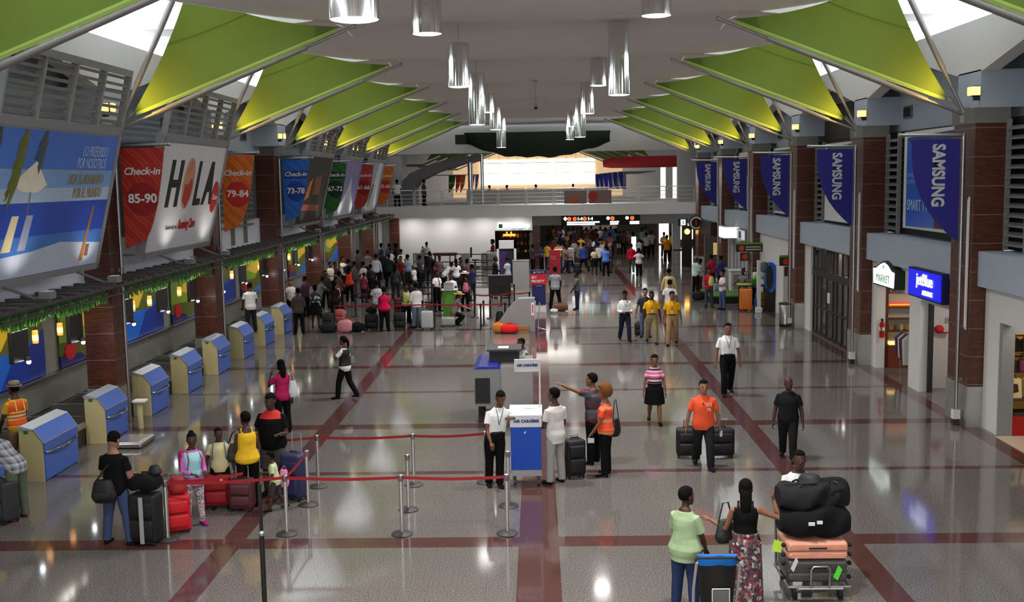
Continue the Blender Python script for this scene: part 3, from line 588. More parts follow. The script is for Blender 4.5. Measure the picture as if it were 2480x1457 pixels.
# white room with the red cap (opening 25.1-27.55)
mb = MB(); mb.box(9.95, 12.5, 28.0, 28.2, 0, 2.9); struct('wall_partition', mb, MC(196, 188, 182, .7), 'cream partition inside the doorway with the red cap')
mb = MB(); mb.box(9.9, 10.0, 27.42, 27.58, 0, 2.35); mb.box(9.9, 10.0, 25.05, 25.2, 0, 2.35); struct('trim_shopdoor', mb, MC(40, 34, 32), 'dark door jambs beside the white doorway')
t = thing('baseball_cap', 'red cap hanging on the cream partition in the doorway', 'cap', (10.32, 27.95, 1.5)); mb = MB(); mb.ball((10.32, 27.92, 1.56), .13, .1, .11); mb.build('crown', MC(190, 20, 26), t, smooth=True)
mb = MB(); mb.rbox(10.37, 10.57, 27.83, 27.97, 1.46, 1.485, .01); mb.build('peak', MC(170, 18, 24), t)
t = thing('wall_switch', 'small grey panel on the cream partition above the red cap', 'switch', (10.6, 27.96, 1.7)); mb = MB(); mb.rbox(10.5, 10.68, 27.96, 28.0, 1.72, 1.86, .01); mb.build('plate', MC(150, 160, 160), t)
mb = MB(); mb.box(10.54, 10.64, 27.94, 27.962, 1.77, 1.82); mb.build('button', MC(90, 110, 120), t)
# shop window with bags at the right edge: a case facing the viewer
mb = MB(); mb.box(9.72, 9.98, 22.7, 22.85, 0, 2.42); mb.box(9.98, 11.6, 22.7, 22.85, 2.2, 2.42); mb.m = 1; mb.box(9.98, 11.6, 22.72, 22.84, 0, .40); struct('trim_shopwindow', mb, [GREYM, MC(176, 24, 30, .35)], 'steel window frame over a red base at the bag shop')
t = thing('slat_display', 'wooden slatted display wall lit inside the bag shop', 'display wall', (10.8, 23.4, 0)); mb = MB(); mb.box(9.98, 11.6, 23.36, 23.46, .4, 2.2); mb.build('board', M(srgb(214, 160, 84), .5), t)
for j in range(8): mb = MB(); mb.box(9.98, 11.6, 23.34, 23.36, 1.25+.115*j, 1.275+.115*j); mb.build('groove', MC(60, 40, 26), t)
mb = MB(); mb.box(9.98, 11.6, 22.9, 23.36, .72, .755); mb.box(9.98, 11.6, 22.9, 23.36, .42, .45); mb.build('shelf_board', MC(70, 60, 44), t)
for i in range(4):
    x = 10.12+.40*i; t = thing('paper_bag', 'printed cream shopping bag on the bag shop shelf, %s from the hall' % ORD[i], 'bag', (x, 23.1, .76), group='cream shopping bags in the window')
    mb = MB(); mb.prism([(22.98, .765), (23.22, .765), (23.16, 1.17), (23.04, 1.17)], 'x', x-.17, x+.17); mb.build('body', MC(222, 200, 150), t); mb = MB(); mb.prism([(x-.08, .86), (x+.1, .9), (x+.08, 1.06), (x-.05, 1.08), (x-.1, .98)], 'y', 22.99, 23.02); mb.build('print', MC(70, 40, 36), t)
    mb = MB(); mb.tube([(x-.08, 23.08, 1.16), (x-.06, 23.08, 1.25), (x+.06, 23.08, 1.25), (x+.08, 23.08, 1.16)], .012, 6); mb.build('handle', MC(110, 60, 40), t)
for i, (x, z, col) in enumerate(((10.1, 1.42, (50, 44, 50)), (10.45, 1.42, (120, 50, 90)), (10.8, 1.5, (60, 110, 60)), (10.15, 1.9, (40, 40, 46)), (10.5, 1.88, (70, 50, 40)), (10.85, 1.8, (170, 60, 40)))):
    t = thing('hanging_bag', '%s bag hanging on the slatted wall of the bag shop' % ['dark', 'purple', 'green', 'black upper', 'brown upper', 'orange'][i], 'bag', (x, 23.26, z), group='bags hanging on the slatted wall')
    mb = MB(); mb.rbox(x-.15, x+.15, 23.16, 23.33, z-.15, z+.13, .05); mb.build('body', MC(*col), t, smooth=True); mb = MB(); mb.tube([(x-.1, 23.26, z+.12), (x-.06, 23.26, z+.26), (x+.06, 23.26, z+.26), (x+.1, 23.26, z+.12)], .012, 6); mb.build('handle', MC(*[c//2 for c in col]), t)
t = thing('round_sign', 'round red sign on the wall of the bag shop at the right edge', 'sign', (9.66, 21.0, 2.3)); mb = MB(); mb.rings([((x, 21.05, 2.55), (0, .27, 0), (0, 0, .27)) for x in (9.7, 9.64)], 24); mb.build('disc', MC(196, 28, 36), t)
mb = MB(); mb.rings([((x, 21.05, 2.55), (0, .13, 0), (0, 0, .13)) for x in (9.645, 9.63)], 20); mb.build('ring', WHITE, t)
mb = MB(); mb.box(9.62, 11.4, 15.7, 22.7, 0, .012); struct('trim_threshold', mb, MC(190, 172, 150, .3), 'beige threshold in front of the bag shop')
t = thing('wire_stand', 'thin bent steel wire stand by the bag shop at the right edge', 'stand', (10.3, 22.3, 0)); mb = MB(); mb.tube([(10.12, 22.4, .02), (10.13, 22.4, .3), (10.2, 22.35, .45), (10.4, 22.3, .52), (10.6, 22.3, .52)], .014, 6); mb.build('wire', STEEL, t)
# dark glass doors (opening 33.6-38.7)
DK = MC(38, 34, 32, .4)
t = thing('glass_doors', 'dark framed sliding glass doors between the second and third right pillars', 'door', (9.85, 36.1, 0)); 
mb = MB()
for y in (33.65, 34.35, 35.0, 35.65, 36.1, 36.9, 37.6, 38.2, 38.65): mb.box(9.78, 9.86, y-.05, y+.05, 0, 3.02)
mb.box(9.76, 9.88, 33.6, 38.7, 2.05, 2.3); mb.box(9.78, 9.86, 33.6, 38.7, 0, .1); mb.box(9.78, 9.86, 33.6, 38.7, .95, 1.02); mb.build('frame', DK, t)
mb = MB(); mb.box(9.81, 9.83, 33.7, 38.6, .1, 3.0); mb.build('glass', GLASS, t); mb = MB(); mb.box(9.755, 9.77, 36.35, 36.65, 1.25, 1.6); mb.build('paper_notice', WHITE, t)
mb = MB(); mb.box(11.0, 11.1, 33.2, 39, 0, 3); struct('wall_vestibule', mb, MC(150, 136, 122, .6), 'beige wall seen through the dark glass doors')
t = thing('security_camera', 'small black camera under the bulkhead above the dark doors', 'camera', (9.6, 37.4, 2.9)); mb = MB(); mb.box(9.5, 9.62, 37.3, 37.46, 2.86, 3.0); mb.build('body', BLACK, t); mb = MB(); mb.tube([(9.56, 37.4, 3.0), (9.6, 37.2, 3.06), (9.7, 36.8, 3.06)], .02, 6); mb.build('arm', GREYM, t)
# trash can
t = thing('trash_can', 'round stainless steel bin beside the third right pillar', 'bin', (9.1, 40.0, 0)); mb = MB(); mb.lathe([(.2, 0), (.21, .02), (.21, .09)], 9.1, 40.0, 24); mb.build('base', BLACK, t)
mb = MB(); mb.lathe([(.2, .09), (.215, .1), (.215, .82), (.2, .84)], 9.1, 40.0, 24); mb.build('body', STEEL, t, smooth=True); mb = MB(); mb.lathe([(.225, .82), (.23, .87), (.17, .89), (.1, .9)], 9.1, 40.0, 24); mb.build('lid', DARKM, t)
# direction boards on the right
for y, x, z, w_, lab in ((47.0, 8.55, 2.3, 1.15, 'black direction board with orange disc and green strip by the fourth right pillar'), (41.2, 9.15, 2.15, .85, 'black direction board with a red disc, hung by the third right pillar')):
    t = thing('direction_sign', lab, 'sign', (x+w_/2, y, z)); mb = MB(); mb.box(x, x+w_, y, y+.08, z, z+.32); mb.build('board', MC(40, 36, 34), t); mb = MB(); mb.box(x, x+w_, y-.01, y+.08, z+.32, z+.4); mb.build('strip', MC(96, 150, 50), t)
    mb = MB(); mb.rings([((x+.24, q, z+.16), (.12, 0, 0), (0, 0, .12)) for q in (y, y-.015)], 20); mb.build('disc', MC(200, 62, 40), t); mb = MB(); mb.box(x+.42, x+w_-.08, y-.012, y, z+.18, z+.23); mb.box(x+.42, x+w_-.05, y-.012, y, z+.07, z+.12); mb.build('text_line', MC(190, 186, 180), t)
    t2 = thing('direction_sign', 'small dark sign with a red disc below the %s direction board' % ('longer' if w_ > 1 else 'shorter'), 'sign', (x+.4, y+.02, z-.4)); mb = MB(); mb.box(x+.2, x+.6, y+.02, y+.1, z-.4, z-.04); mb.build('board', MC(60, 44, 40), t2); mb = MB(); mb.rings([((x+.4, q, z-.22), (.12, 0, 0), (0, 0, .12)) for q in (y+.02, y+.0)], 20); mb.build('disc', MC(196, 52, 40), t2)
    mb = MB(); mb.tube([(x+w_*.62, y+.1, 3.1), (x+w_*.62, y+.1, 0)], .03, 8); mb.build('post', GREYM, t)
# lit white counter sign and further shop signs
t = thing('box_sign', 'plain white glowing box sign above the grey shop shutters', 'sign', (9.3, 54.0, 2.7)); mb = MB(); mb.box(9.0, 9.7, 52.6, 54.0, 2.55, 3.15); mb.build('casing', GREYW, t); mb = MB(); mb.box(8.98, 9.69, 52.57, 52.6, 2.6, 3.1); mb.box(8.97, 9.0, 52.6, 54, 2.6, 3.1); mb.build('lit_face', M((.95, 1, .97), .4, emit=2.2, var=0), t)
t = thing('box_sign', 'pale box sign with a dark logo beside the glowing white sign', 'sign', (9.4, 50.5, 2.8)); mb = MB(); mb.box(9.4, 9.7, 49.4, 51.6, 2.6, 3.1); mb.build('casing', GREYM, t); mb = MB(); mb.box(9.38, 9.4, 49.5, 51.5, 2.64, 3.06); mb.build('face', M((.8, .82, .95), .5, emit=.4), t); mb = MB(); mb.box(9.365, 9.382, 50.3, 50.9, 2.68, 3.02); mb.build('logo', DARKM, t)
t = thing('round_sign', 'round black sign with a white ring and red mark at the far right shop', 'sign', (9.4, 62.2, 2.6)); mb = MB(); mb.rings([((9.0, q, 2.95), (.42, 0, 0), (0, 0, .42)) for q in (62.0, 61.95)], 26); mb.build('disc', BLACK, t)
mb = MB(); mb.rings([((9.0, q, 2.95), (.36, 0, 0), (0, 0, .36)) for q in (61.95, 61.94)], 26); mb.build('ring', WHITE, t); mb = MB(); mb.rings([((9.0, q, 2.95), (.26, 0, 0), (0, 0, .26)) for q in (61.94, 61.93)], 26); mb.build('inner_disc', BLACK, t); mb = MB(); mb.cbox(9.0, 61.92, 2.8, .12, .02, .3); mb.build('mark', MC(190, 40, 40), t)
mb = MB(); mb.box(9.2, 9.68, 58, 62.4, 2.4, 3.12); mb.box(9.6, 9.68, 57.6, 62.8, 0, 2.4); struct('door_3', mb, MC(44, 36, 32, .5), 'dark shop front at the far right')
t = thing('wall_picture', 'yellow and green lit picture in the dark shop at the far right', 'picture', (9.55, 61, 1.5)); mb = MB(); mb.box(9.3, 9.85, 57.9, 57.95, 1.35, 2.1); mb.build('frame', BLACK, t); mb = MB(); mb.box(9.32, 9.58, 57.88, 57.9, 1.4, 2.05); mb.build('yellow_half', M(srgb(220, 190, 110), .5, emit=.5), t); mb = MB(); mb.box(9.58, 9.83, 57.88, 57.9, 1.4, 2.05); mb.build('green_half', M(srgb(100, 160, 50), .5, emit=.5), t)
mb = MB(); mb.box(9.6, 9.7, 49.6, 54.4, 0, 2.5)
for y in (49.6, 50.5, 51.4, 52.3, 53.2, 54.3): mb.box(9.52, 9.6, y-.08, y+.08, 0, 2.5)
struct('door_4', mb, [GREYW], 'grey shutters of the closed shop')
t = thing('orange_beacon', 'round glowing orange lamp at the far right pillar', 'lamp', (9.2, 66, 2.2)); mb = MB(); mb.ball((9.05, 66, 2.25), .17, .17, .17, 14, 8); mb.build('globe', M((1, .36, .06), .5, emit=9, var=0), t, smooth=True); mb = MB(); mb.tube([(9.05, 66, 2.42), (9.05, 66, 2.7), (9.6, 66, 2.75)], .025, 6); mb.build('arm', DARKM, t)
t = thing('exit_sign', 'small green exit sign glowing above the dark door at the far right', 'sign', (9.0, 67, 2.6)); mb = MB(); mb.box(8.65, 9.2, 67, 67.1, 2.55, 3.0); mb.build('casing', BLACK, t); mb = MB(); mb.box(8.78, 9.08, 66.98, 67, 2.6, 2.95); mb.build('lit_face', M((.6, 1, .8), .4, emit=1.2, var=0), t); mb = MB(); mb.tube([(8.93, 66.97, 2.66), (8.95, 66.97, 2.8), (8.9, 66.97, 2.88)], .025, 6); mb.build('figure', MC(20, 120, 80), t)
mb = MB(); mb.box(8.9, 9.5, 67.2, 67.4, 0, 2.55); struct('door_5', mb, BLACK, 'tall black door leaf at the far right')
# blue parasol-like bicycle box shop stand by the right pillars

for i, (x, y, e) in enumerate(((11.4, 29.8, 25), (11.2, 26.2, 30), (10.7, 22.2, 30), (10.6, 36.2, 25), (10.9, 44.5, 20), (10.9, 52.5, 20))): fixture('added fill panel inside the %s shop on the right' % ['gift', 'white doorway', 'bag', 'glass door', 'white walled', 'shuttered'][i], x, y, 3.0, .9, .5, e, (1, .86, .68) if i in (0, 2) else (1, .95, .9), group='added fill panels inside the shops')  # panels added to brighten the shop interiors
# ------------------------------------------------------------------ left side: check-in hall
mb = MB(); mb.box(-11.6, -9.95, 15.6, 70, 3.28, 3.42); struct('trim_checkin_roof', mb, MC(206, 210, 222, .7), 'white slab roof over the check-in counters')
mb = MB(); mb.box(-10.75, -10.6, 15.6, 72, 3.42, 6.75); struct('wall_left_upper', mb, MC(96, 98, 104, .6), 'grey upper wall behind the billboards')
mb = MB(); mb.box(-10.6, -10.52, 15.6, 71, 3.42, 4.3); struct('trim_parapet_left', mb, MC(222, 224, 232, .7), 'white band above the check-in roof')
mb = MB(); mb.box(-11.75, -11.6, 15.6, 72, 0, 3.3); struct('wall_left', mb, MC(150, 148, 142, .6), 'wall behind the check-in counters')
mb = MB(); mb.box(-11.6, -11.45, 15.6, 66, .5, 1.18); mb.m = 1; mb.box(-11.6, -11.38, 15.6, 66, 1.18, 1.24); struct('trim_sill', mb, [STAIN, STEEL], 'stainless steel band and sill below the mural')
mb = MB(); mb.box(-11.45, -9.98, 15.6, 66, 0, .38); struct('trim_conveyor_plinth', mb, DARKM, 'dark baggage conveyor behind the desks')
mb = MB()
for x in (-8.8, -9.5): mb.box(x-.03, x+.03, 15.6, 66, 3.50, 3.56); mb.box(x-.025, x+.025, 15.6, 66, 3.34, 3.38)
y = 15.6
while y < 66:
    for x in (-8.8, -9.5): mb.tube([(x, y, 3.36), (x, y+.3, 3.52), (x, y+.6, 3.36)], .014, 4)
    mb.box(-9.95, -8.8, y-.04, y+.04, 3.48, 3.54); mb.box(-9.5, -8.75, y+.3, y+.48, 3.545, 3.6); y += .6
struct('trim_truss', mb, MC(78, 74, 74, .5, metal=.3), 'dark lattice truss hanging over the check-in desks')
for j in range(3):
    y = 36.3-1.6+1.6*j
    mb = MB(); mb.box(-10.6, -10.55, y-.5, y+.5, 4.3, 6.6); struct('window_%d' % (70+j), mb, M(srgb(90, 100, 112), .2), '%s dark upper window between the check-in banners' % ORD[j])
mb = MB()
for j in range(14): mb.box(-10.5, -10.42, 32.9, 39.5, 4.1+.19*j, 4.17+.19*j)
for y in (33.6, 35.2, 36.8, 38.4): mb.box(-10.52, -10.40, y-.05, y+.05, 3.5, 6.75)
struct('trim_grille', mb, MC(120, 122, 110, .5), 'metal grille before the upper windows on the left')
for i in range(6):
    v = thing('wall_vent', '%s dark square vent in the pale blue wall on the left' % ORD[i], 'vent', (-10.36, 30.3+8*i, 7.1), group='vents in the left wall')
    y = 30.3+8*i; f = MB(); f.box(-10.41, -10.34, y-.3, y+.3, 7.1, 7.45); f.build('frame', MC(120, 126, 132), v); f = MB(); f.box(-10.35, -10.32, y-.24, y+.24, 7.14, 7.41); f.build('recess', BLACK, v)
# murals: painted abstract shapes in each bay
def mural(a, b, n):
    t = thing('wall_mural', '%s painted mural of blue, yellow, green and red shapes behind the desks' % ORD[n], 'mural', (-11.5, (a+b)/2, 1.24), group='murals behind the check-in desks'); w = b-a
    Y = lambda s: a+w*s; Z = lambda q: 1.26+1.7*q
    cols = [MC(34, 100, 205, .35), MC(30, 60, 160, .35), MC(228, 190, 40, .35), MC(88, 96, 30, .35), MC(130, 165, 40, .35), MC(206, 28, 40, .35), MC(40, 110, 70, .35), MC(24, 34, 110, .35)]
    mb = MB(); x = -11.56
    def sh(m, pts, d): mb.m = m; mb.prism([(Y(p), Z(q)) for p, q in pts], 'x', x, x+.012+.006*d)
    def circ(m, cy, cq, r, d, st=1.0): mb.m = m; mb.rings([((xx, Y(cy), Z(cq)), (0, r*st, 0), (0, 0, r)) for xx in (x, x+.012+.006*d)], 22)
    sh(3, [(0, 0), (1, 0), (1, 1), (0, 1)], 0)
    sh(4, [(.0, .35), (.28, .3), (.5, .7), (.46, 1), (0, 1)], 1)
    sh(2, [(.12, .55), (.3, .42), (.5, .55), (.72, .5), (.8, .78), (.62, .98), (.5, .8), (.3, .95)], 2)
    sh(0, [(.22, 0), (.38, .12), (.52, .34), (.62, .5), (.8, .42), (1, .6), (1, 0)], 3)
    sh(1, [(.70, 0), (.80, .40), (.9, .46), (1, .62), (1, 0)], 4)
    sh(7, [(0, 0), (.22, 0), (.16, .12), (0, .16)], 4)
    circ(6, .58, .72, .24, 4, 1.5); circ(5, .6, .48, .17, 5, 1.7); circ(5, .08, .2, .22, 5, 1.4); circ(2, .9, .85, .22, 3, 1.6)
    mb.build('painted_panel', cols, t)
for n, k in enumerate(range(-1, 5)): mural(24.2+8*k+1.2, 24.2+8*k+8.4, n)
LEAF = [MC(70, 140, 48, .5), MC(46, 104, 36, .5), MC(110, 176, 70, .5)]
for n, k in enumerate(range(-1, 5)):
    a, b = 24.2+8*k+1.15, 24.2+8*k+8.4
    t = thing('leaf_valance', '%s fringe of green leaves under the truss over the desks' % ORD[n], 'leaf fringe', (-10.0, (a+b)/2, 2.8), group='leaf fringes over the check-in desks'); mb = MB(); y = a; q = 0
    rnd = random.Random(n)
    mb.m = 1; mb.box(-10.02, -9.99, a, b, 3.08, 3.3)
    while y < b:
        mb.m = q % 3; l = .10+.12*rnd.random()+.07*abs(math.sin(y*1.3)); sl = .06*math.sin(y*2)
        mb.prism([(y, 3.14), (y+.09, 3.14), (y+.07+sl, 3.12-l*.6), (y+.045+sl*1.6, 3.12-l), (y+.02+sl, 3.12-l*.6)], 'x', -9.99, -9.975+.01*(q % 2)); y += .06; q += 1
    mb.build('leaves', LEAF, t)
# desks with blue hoods
CREAM = MC(196, 184, 140, .5); BLUEP = MC(76, 108, 190, .4); HOODG = MC(150, 160, 172, .4)
dk = [(19.95, 21.5)]+[(22.95+2.78*j, 22.95+2.78*j+1.25) for j in range(7)]+[(16.9, 18.5)]
for n, (a, b) in enumerate(dk):
    o = ORD[n] if n < 7 else ('eighth' if n == 7 else 'leftmost')
    t = thing('checkin_desk', '%s check-in desk with blue hood along the left wall' % o if n < 8 else 'leftmost check-in desk, cut by the picture edge behind the plaid shirt', 'check-in desk', (-9.7, (a+b)/2, 0), group='check-in desks'); xf = -9.5
    mb = MB(); prof = [(xf-.02, 0), (xf-.02, .74), (xf-.2, 1.0), (xf-.38, 1.07), (xf-.46, 1.03), (xf-.46, 0)]
    mb.prism(prof, 'y', a, a+.05); mb.prism(prof, 'y', b-.05, b); mb.prism([(xf-.03, .02), (xf-.03, .7), (xf-.4, .98), (xf-.44, .02)], 'y', a+.05, b-.05); mb.build('body', CREAM, t)
    mb = MB(); mb.box(xf-.03, xf+.005, a+.04, b-.04, .02, .53); mb.build('front_panel', BLUEP, t)
    mb = MB(); mb.box(xf-.03, xf+.012, a+.03, b-.03, .56, .745); mb.build('upper_panel', BLUEP, t)
    mb = MB(); mb.prism([(xf+.015, .75), (xf-.185, 1.015), (xf-.21, 1.0), (xf-.01, .735)], 'y', a+.02, b-.02); mb.build('hood', BLUEP, t)
    mb = MB(); mb.prism([(xf-.185, 1.02), (xf-.42, 1.085), (xf-.48, 1.06), (xf-.48, 1.02), (xf-.2, .99)], 'y', a-.02, b+.02); mb.build('top', HOODG, t)
    mb = MB(); mb.box(xf-.002, xf+.022, a+.01, b-.01, .735, .755)
    for yy in (a, b-.03): mb.prism([(xf+.02, .74), (xf-.185, 1.02), (xf-.2, 1.02), (xf, .74)], 'y', yy, yy+.03)
    mb.build('trim', GREYM, t)
    mb = MB(); pts = [(xf, a+.1, .56)]+[(xf+.03+.1*math.sin(PI*i/8), a+.1+(b-a-.2)*i/8, .55) for i in range(9)]+[(xf, b-.1, .56)]; mb.tube(pts, .022, 8); mb.build('rail', CHROME, t, smooth=True)
    if n in (0, 1, 3, 4): 
        mb = MB(); mb.box(xf-.36, xf-.28, a-.012, a, .93, .99); mb.build('switch', MC(40, 110, 60), t)
    # belt unit beside the desk
    mb = MB(); mb.box(-11.3, -9.98, b+.1, b+1.4, .40, .50); c = thing('conveyor_belt', '%s baggage belt beside a blue hooded desk' % o if n < 8 else 'baggage belt at the left picture edge', 'conveyor', (-10.6, b+.7, .38), group='baggage belts between the desks'); mb.build('belt', RUBBER, c)
    mb = MB(); mb.prism([(-9.98, .38), (-9.98, .5), (-9.92, .42), (-9.92, .38)], 'y', b+.08, b+1.42); mb.box(-11.3, -9.98, b+.05, b+.1, .38, .62); mb.box(-11.3, -9.98, b+1.4, b+1.45, .38, .62); mb.build('side_rail', STEEL, c)
LED = M((.85, .92, 1), .4, emit=30, var=0); ORNG = M((1, .30, .05), .4, emit=1.6, var=0); ORNGC = M((1, .62, .25), .4, emit=2.2, var=0)
for n, y in enumerate((20.9, 23.5, 26.55, 29.1, 31.7, 34.4, 37.2, 40.0, 42.7, 45.4, 48.2)):
    o = (ORD+['eighth', 'ninth', 'tenth', 'eleventh'])[n]
    t = thing('hanging_monitor', '%s black screen hanging over the check-in desks' % o, 'monitor', (-10.3, y, 2.15), group='black screens over the check-in desks')
    mb = MB(); mb.rbox(-10.36, -10.26, y-.34, y+.34, 2.17, 2.8, .02); mb.build('screen', BLACKP, t); mb = MB(); mb.tube([(-10.31, y, 2.8), (-10.31, y, 3.3)], .03, 6); mb.build('mount', DARKM, t)
    s = thing('desk_spotlight', '%s white spot lamp below a black screen over the desks' % o, 'spotlight', (-10.22, y+.15, 2.1), group='white spot lamps over the check-in desks')
    mb = MB(); mb.ball((-10.2, y+.15, 2.14), .045, .045, .045); mb.build('bulb', LED, s); mb = MB(); mb.lathe([(.03, 2.16), (.055, 2.17), (.04, 2.24)], -10.21, y+.15, 10); mb.build('socket', DARKM, s)
for n, y in enumerate((20.35, 22.65, 23.85, 25.95, 28.25, 29.5, 32.0, 35.2, 37.6, 41.4, 43.6, 46.4)):
    o = (ORD+['eighth', 'ninth', 'tenth', 'eleventh', 'twelfth'])[n]
    s = thing('cylinder_lamp', '%s glowing orange lamp hanging before the mural' % o, 'lamp', (-10.8, y, 2.28), group='orange lamps before the murals'); mb = MB(); mb.lathe([(.055, 2.28), (.06, 2.3), (.06, 2.54), (.05, 2.56)], -10.8, y, 14); mb.build('shade', ORNG, s)
    mb = MB(); mb.lathe([(.062, 2.34), (.063, 2.38), (.062, 2.46)], -10.8, y, 14); mb.build('bright_band', ORNGC, s); mb = MB(); mb.tube([(-10.8, y, 2.55), (-10.8, y, 3.3)], .008, 5); mb.build('cord', BLACK, s)
# billboards
SL = .244
def BF(yc):                                     # billboard frame: s along the hall, q up the panel, d out of the panel
    nrm = Vector((1, 0, -SL)).normalized(); up = Vector((SL, 0, 1)).normalized()
    def f(s, q, d=0.0): p = Vector((-9.5, yc+s, 3.93))+up*q+nrm*d; return p
    rot = Matrix((Vector((0, 1, 0)), up, nrm)).transposed().to_euler()
    return f, rot
def bslab(mb, f, pts, d0, d1):
    n = len(pts); b = len(mb.v); mb.v += [tuple(f(s, q, d0)) for s, q in pts]+[tuple(f(s, q, d1)) for s, q in pts]
    mb.face(*range(b+n-1, b-1, -1)); mb.face(*range(b+n, b+2*n))
    for i in range(n): j = (i+1) % n; mb.face(b+i, b+j, b+n+j, b+n+i)
def rect(s0, s1, q0, q1): return [(s0, q0), (s1, q0), (s1, q1), (s0, q1)]
def ell(cs, cq, rs, rq, n=26): return [(cs+rs*math.cos(2*PI*i/n), cq+rq*math.sin(2*PI*i/n)) for i in range(n)]
W2, HB, HL = 2.62, 2.82, 1.25
def billboard(yc, label, art):
    f, rot = BF(yc); t = thing('billboard', label, 'billboard', tuple(f(0, 0)), group=None)
    mb = MB(); bslab(mb, f, rect(-W2, W2, 0, HB), -.16, -.02); mb.build('panel', GREYW, t)
    mb = MB()
    for r in (rect(-W2-.04, W2+.04, -.08, .04), rect(-W2-.04, W2+.04, HB-.02, HB+.16), rect(-W2-.06, -W2+.04, -.08, HB+.1), rect(W2-.04, W2+.06, -.08, HB+.1)): bslab(mb, f, r, -.18, .03)
    mb.build('frame', GREYM, t)
    art(t, f, rot)
    mb = MB()
    for r in [rect(-W2-.03, W2+.03, HB+HL-.02, HB+HL+.12)]+[rect(s-.035, s+.035, HB+.1, HB+HL) for s in (-W2, -W2+1.32, -W2+2.62, W2-1.3, W2)]: bslab(mb, f, r, -.10, .04)
    mb.build('louvre_frame', MC(150, 152, 156, .5), t)
    for j in range(7):
        mb = MB(); q = HB+.22+.155*j; bslab(mb, f, rect(-W2, W2, q, q+.06), -.14, .0); mb.build('louvre_slat', MC(128, 122, 116, .5), t)
    for s in (-2.0, 2.1):
        for q, zz in ((-.05, 3.9), (HB, 6.6)): mb = MB(); mb.tube([f(s, q, -.1), Vector((-10.6, yc+s, zz))], .03, 6); mb.build('support', GREYM, t)
    for s in (-1.2, 1.9):
        sp = thing('billboard_light', 'grey floodlight on an arm below the %s billboard, %s' % (label.split(' billboard')[0].split(',')[0], 'nearer end' if s < 0 else 'further end'), 'floodlight', tuple(Vector((-9.0, yc+s, 3.55))), group='floodlights under the billboards')
        mb = MB(); mb.tube([f(s-.3, -.06, 0), (-9.02, yc+s-.1, 3.62), (-8.85, yc+s, 3.62)], .03, 6); mb.build('arm', MC(100, 100, 104), sp)
        mb = MB(); mb.rbox(-8.95, -8.72, yc+s-.12, yc+s+.12, 3.6, 3.74, .02); mb.build('head', MC(120, 120, 124), sp)
        mb = MB(); mb.rbox(-8.92, -8.75, yc+s-.1, yc+s+.1, 3.735, 3.75, .004); mb.build('glass', WHITE, sp)
        ld = bpy.data.lights.new('billboard_lamp', 'SPOT'); ld.energy = 28; ld.spot_size = 1.9; ld.spot_blend = .9; ld.shadow_soft_size = .06; ld.color = (1, .95, .85); lo = bpy.data.objects.new('billboard_lamp', ld); C.objects.link(lo); lo.parent = sp; lo.location = Vector((-8.83, yc+s, 3.8))-sp.location; lo.rotation_euler = Vector((-.45, 0, 1.3)).to_track_quat('-Z', 'Y').to_euler()
    return t
def gfree(name, f, pts, d, mat, t): mb = MB(); bslab(mb, f, pts, -.02, d); return mb.build(name, mat, t)
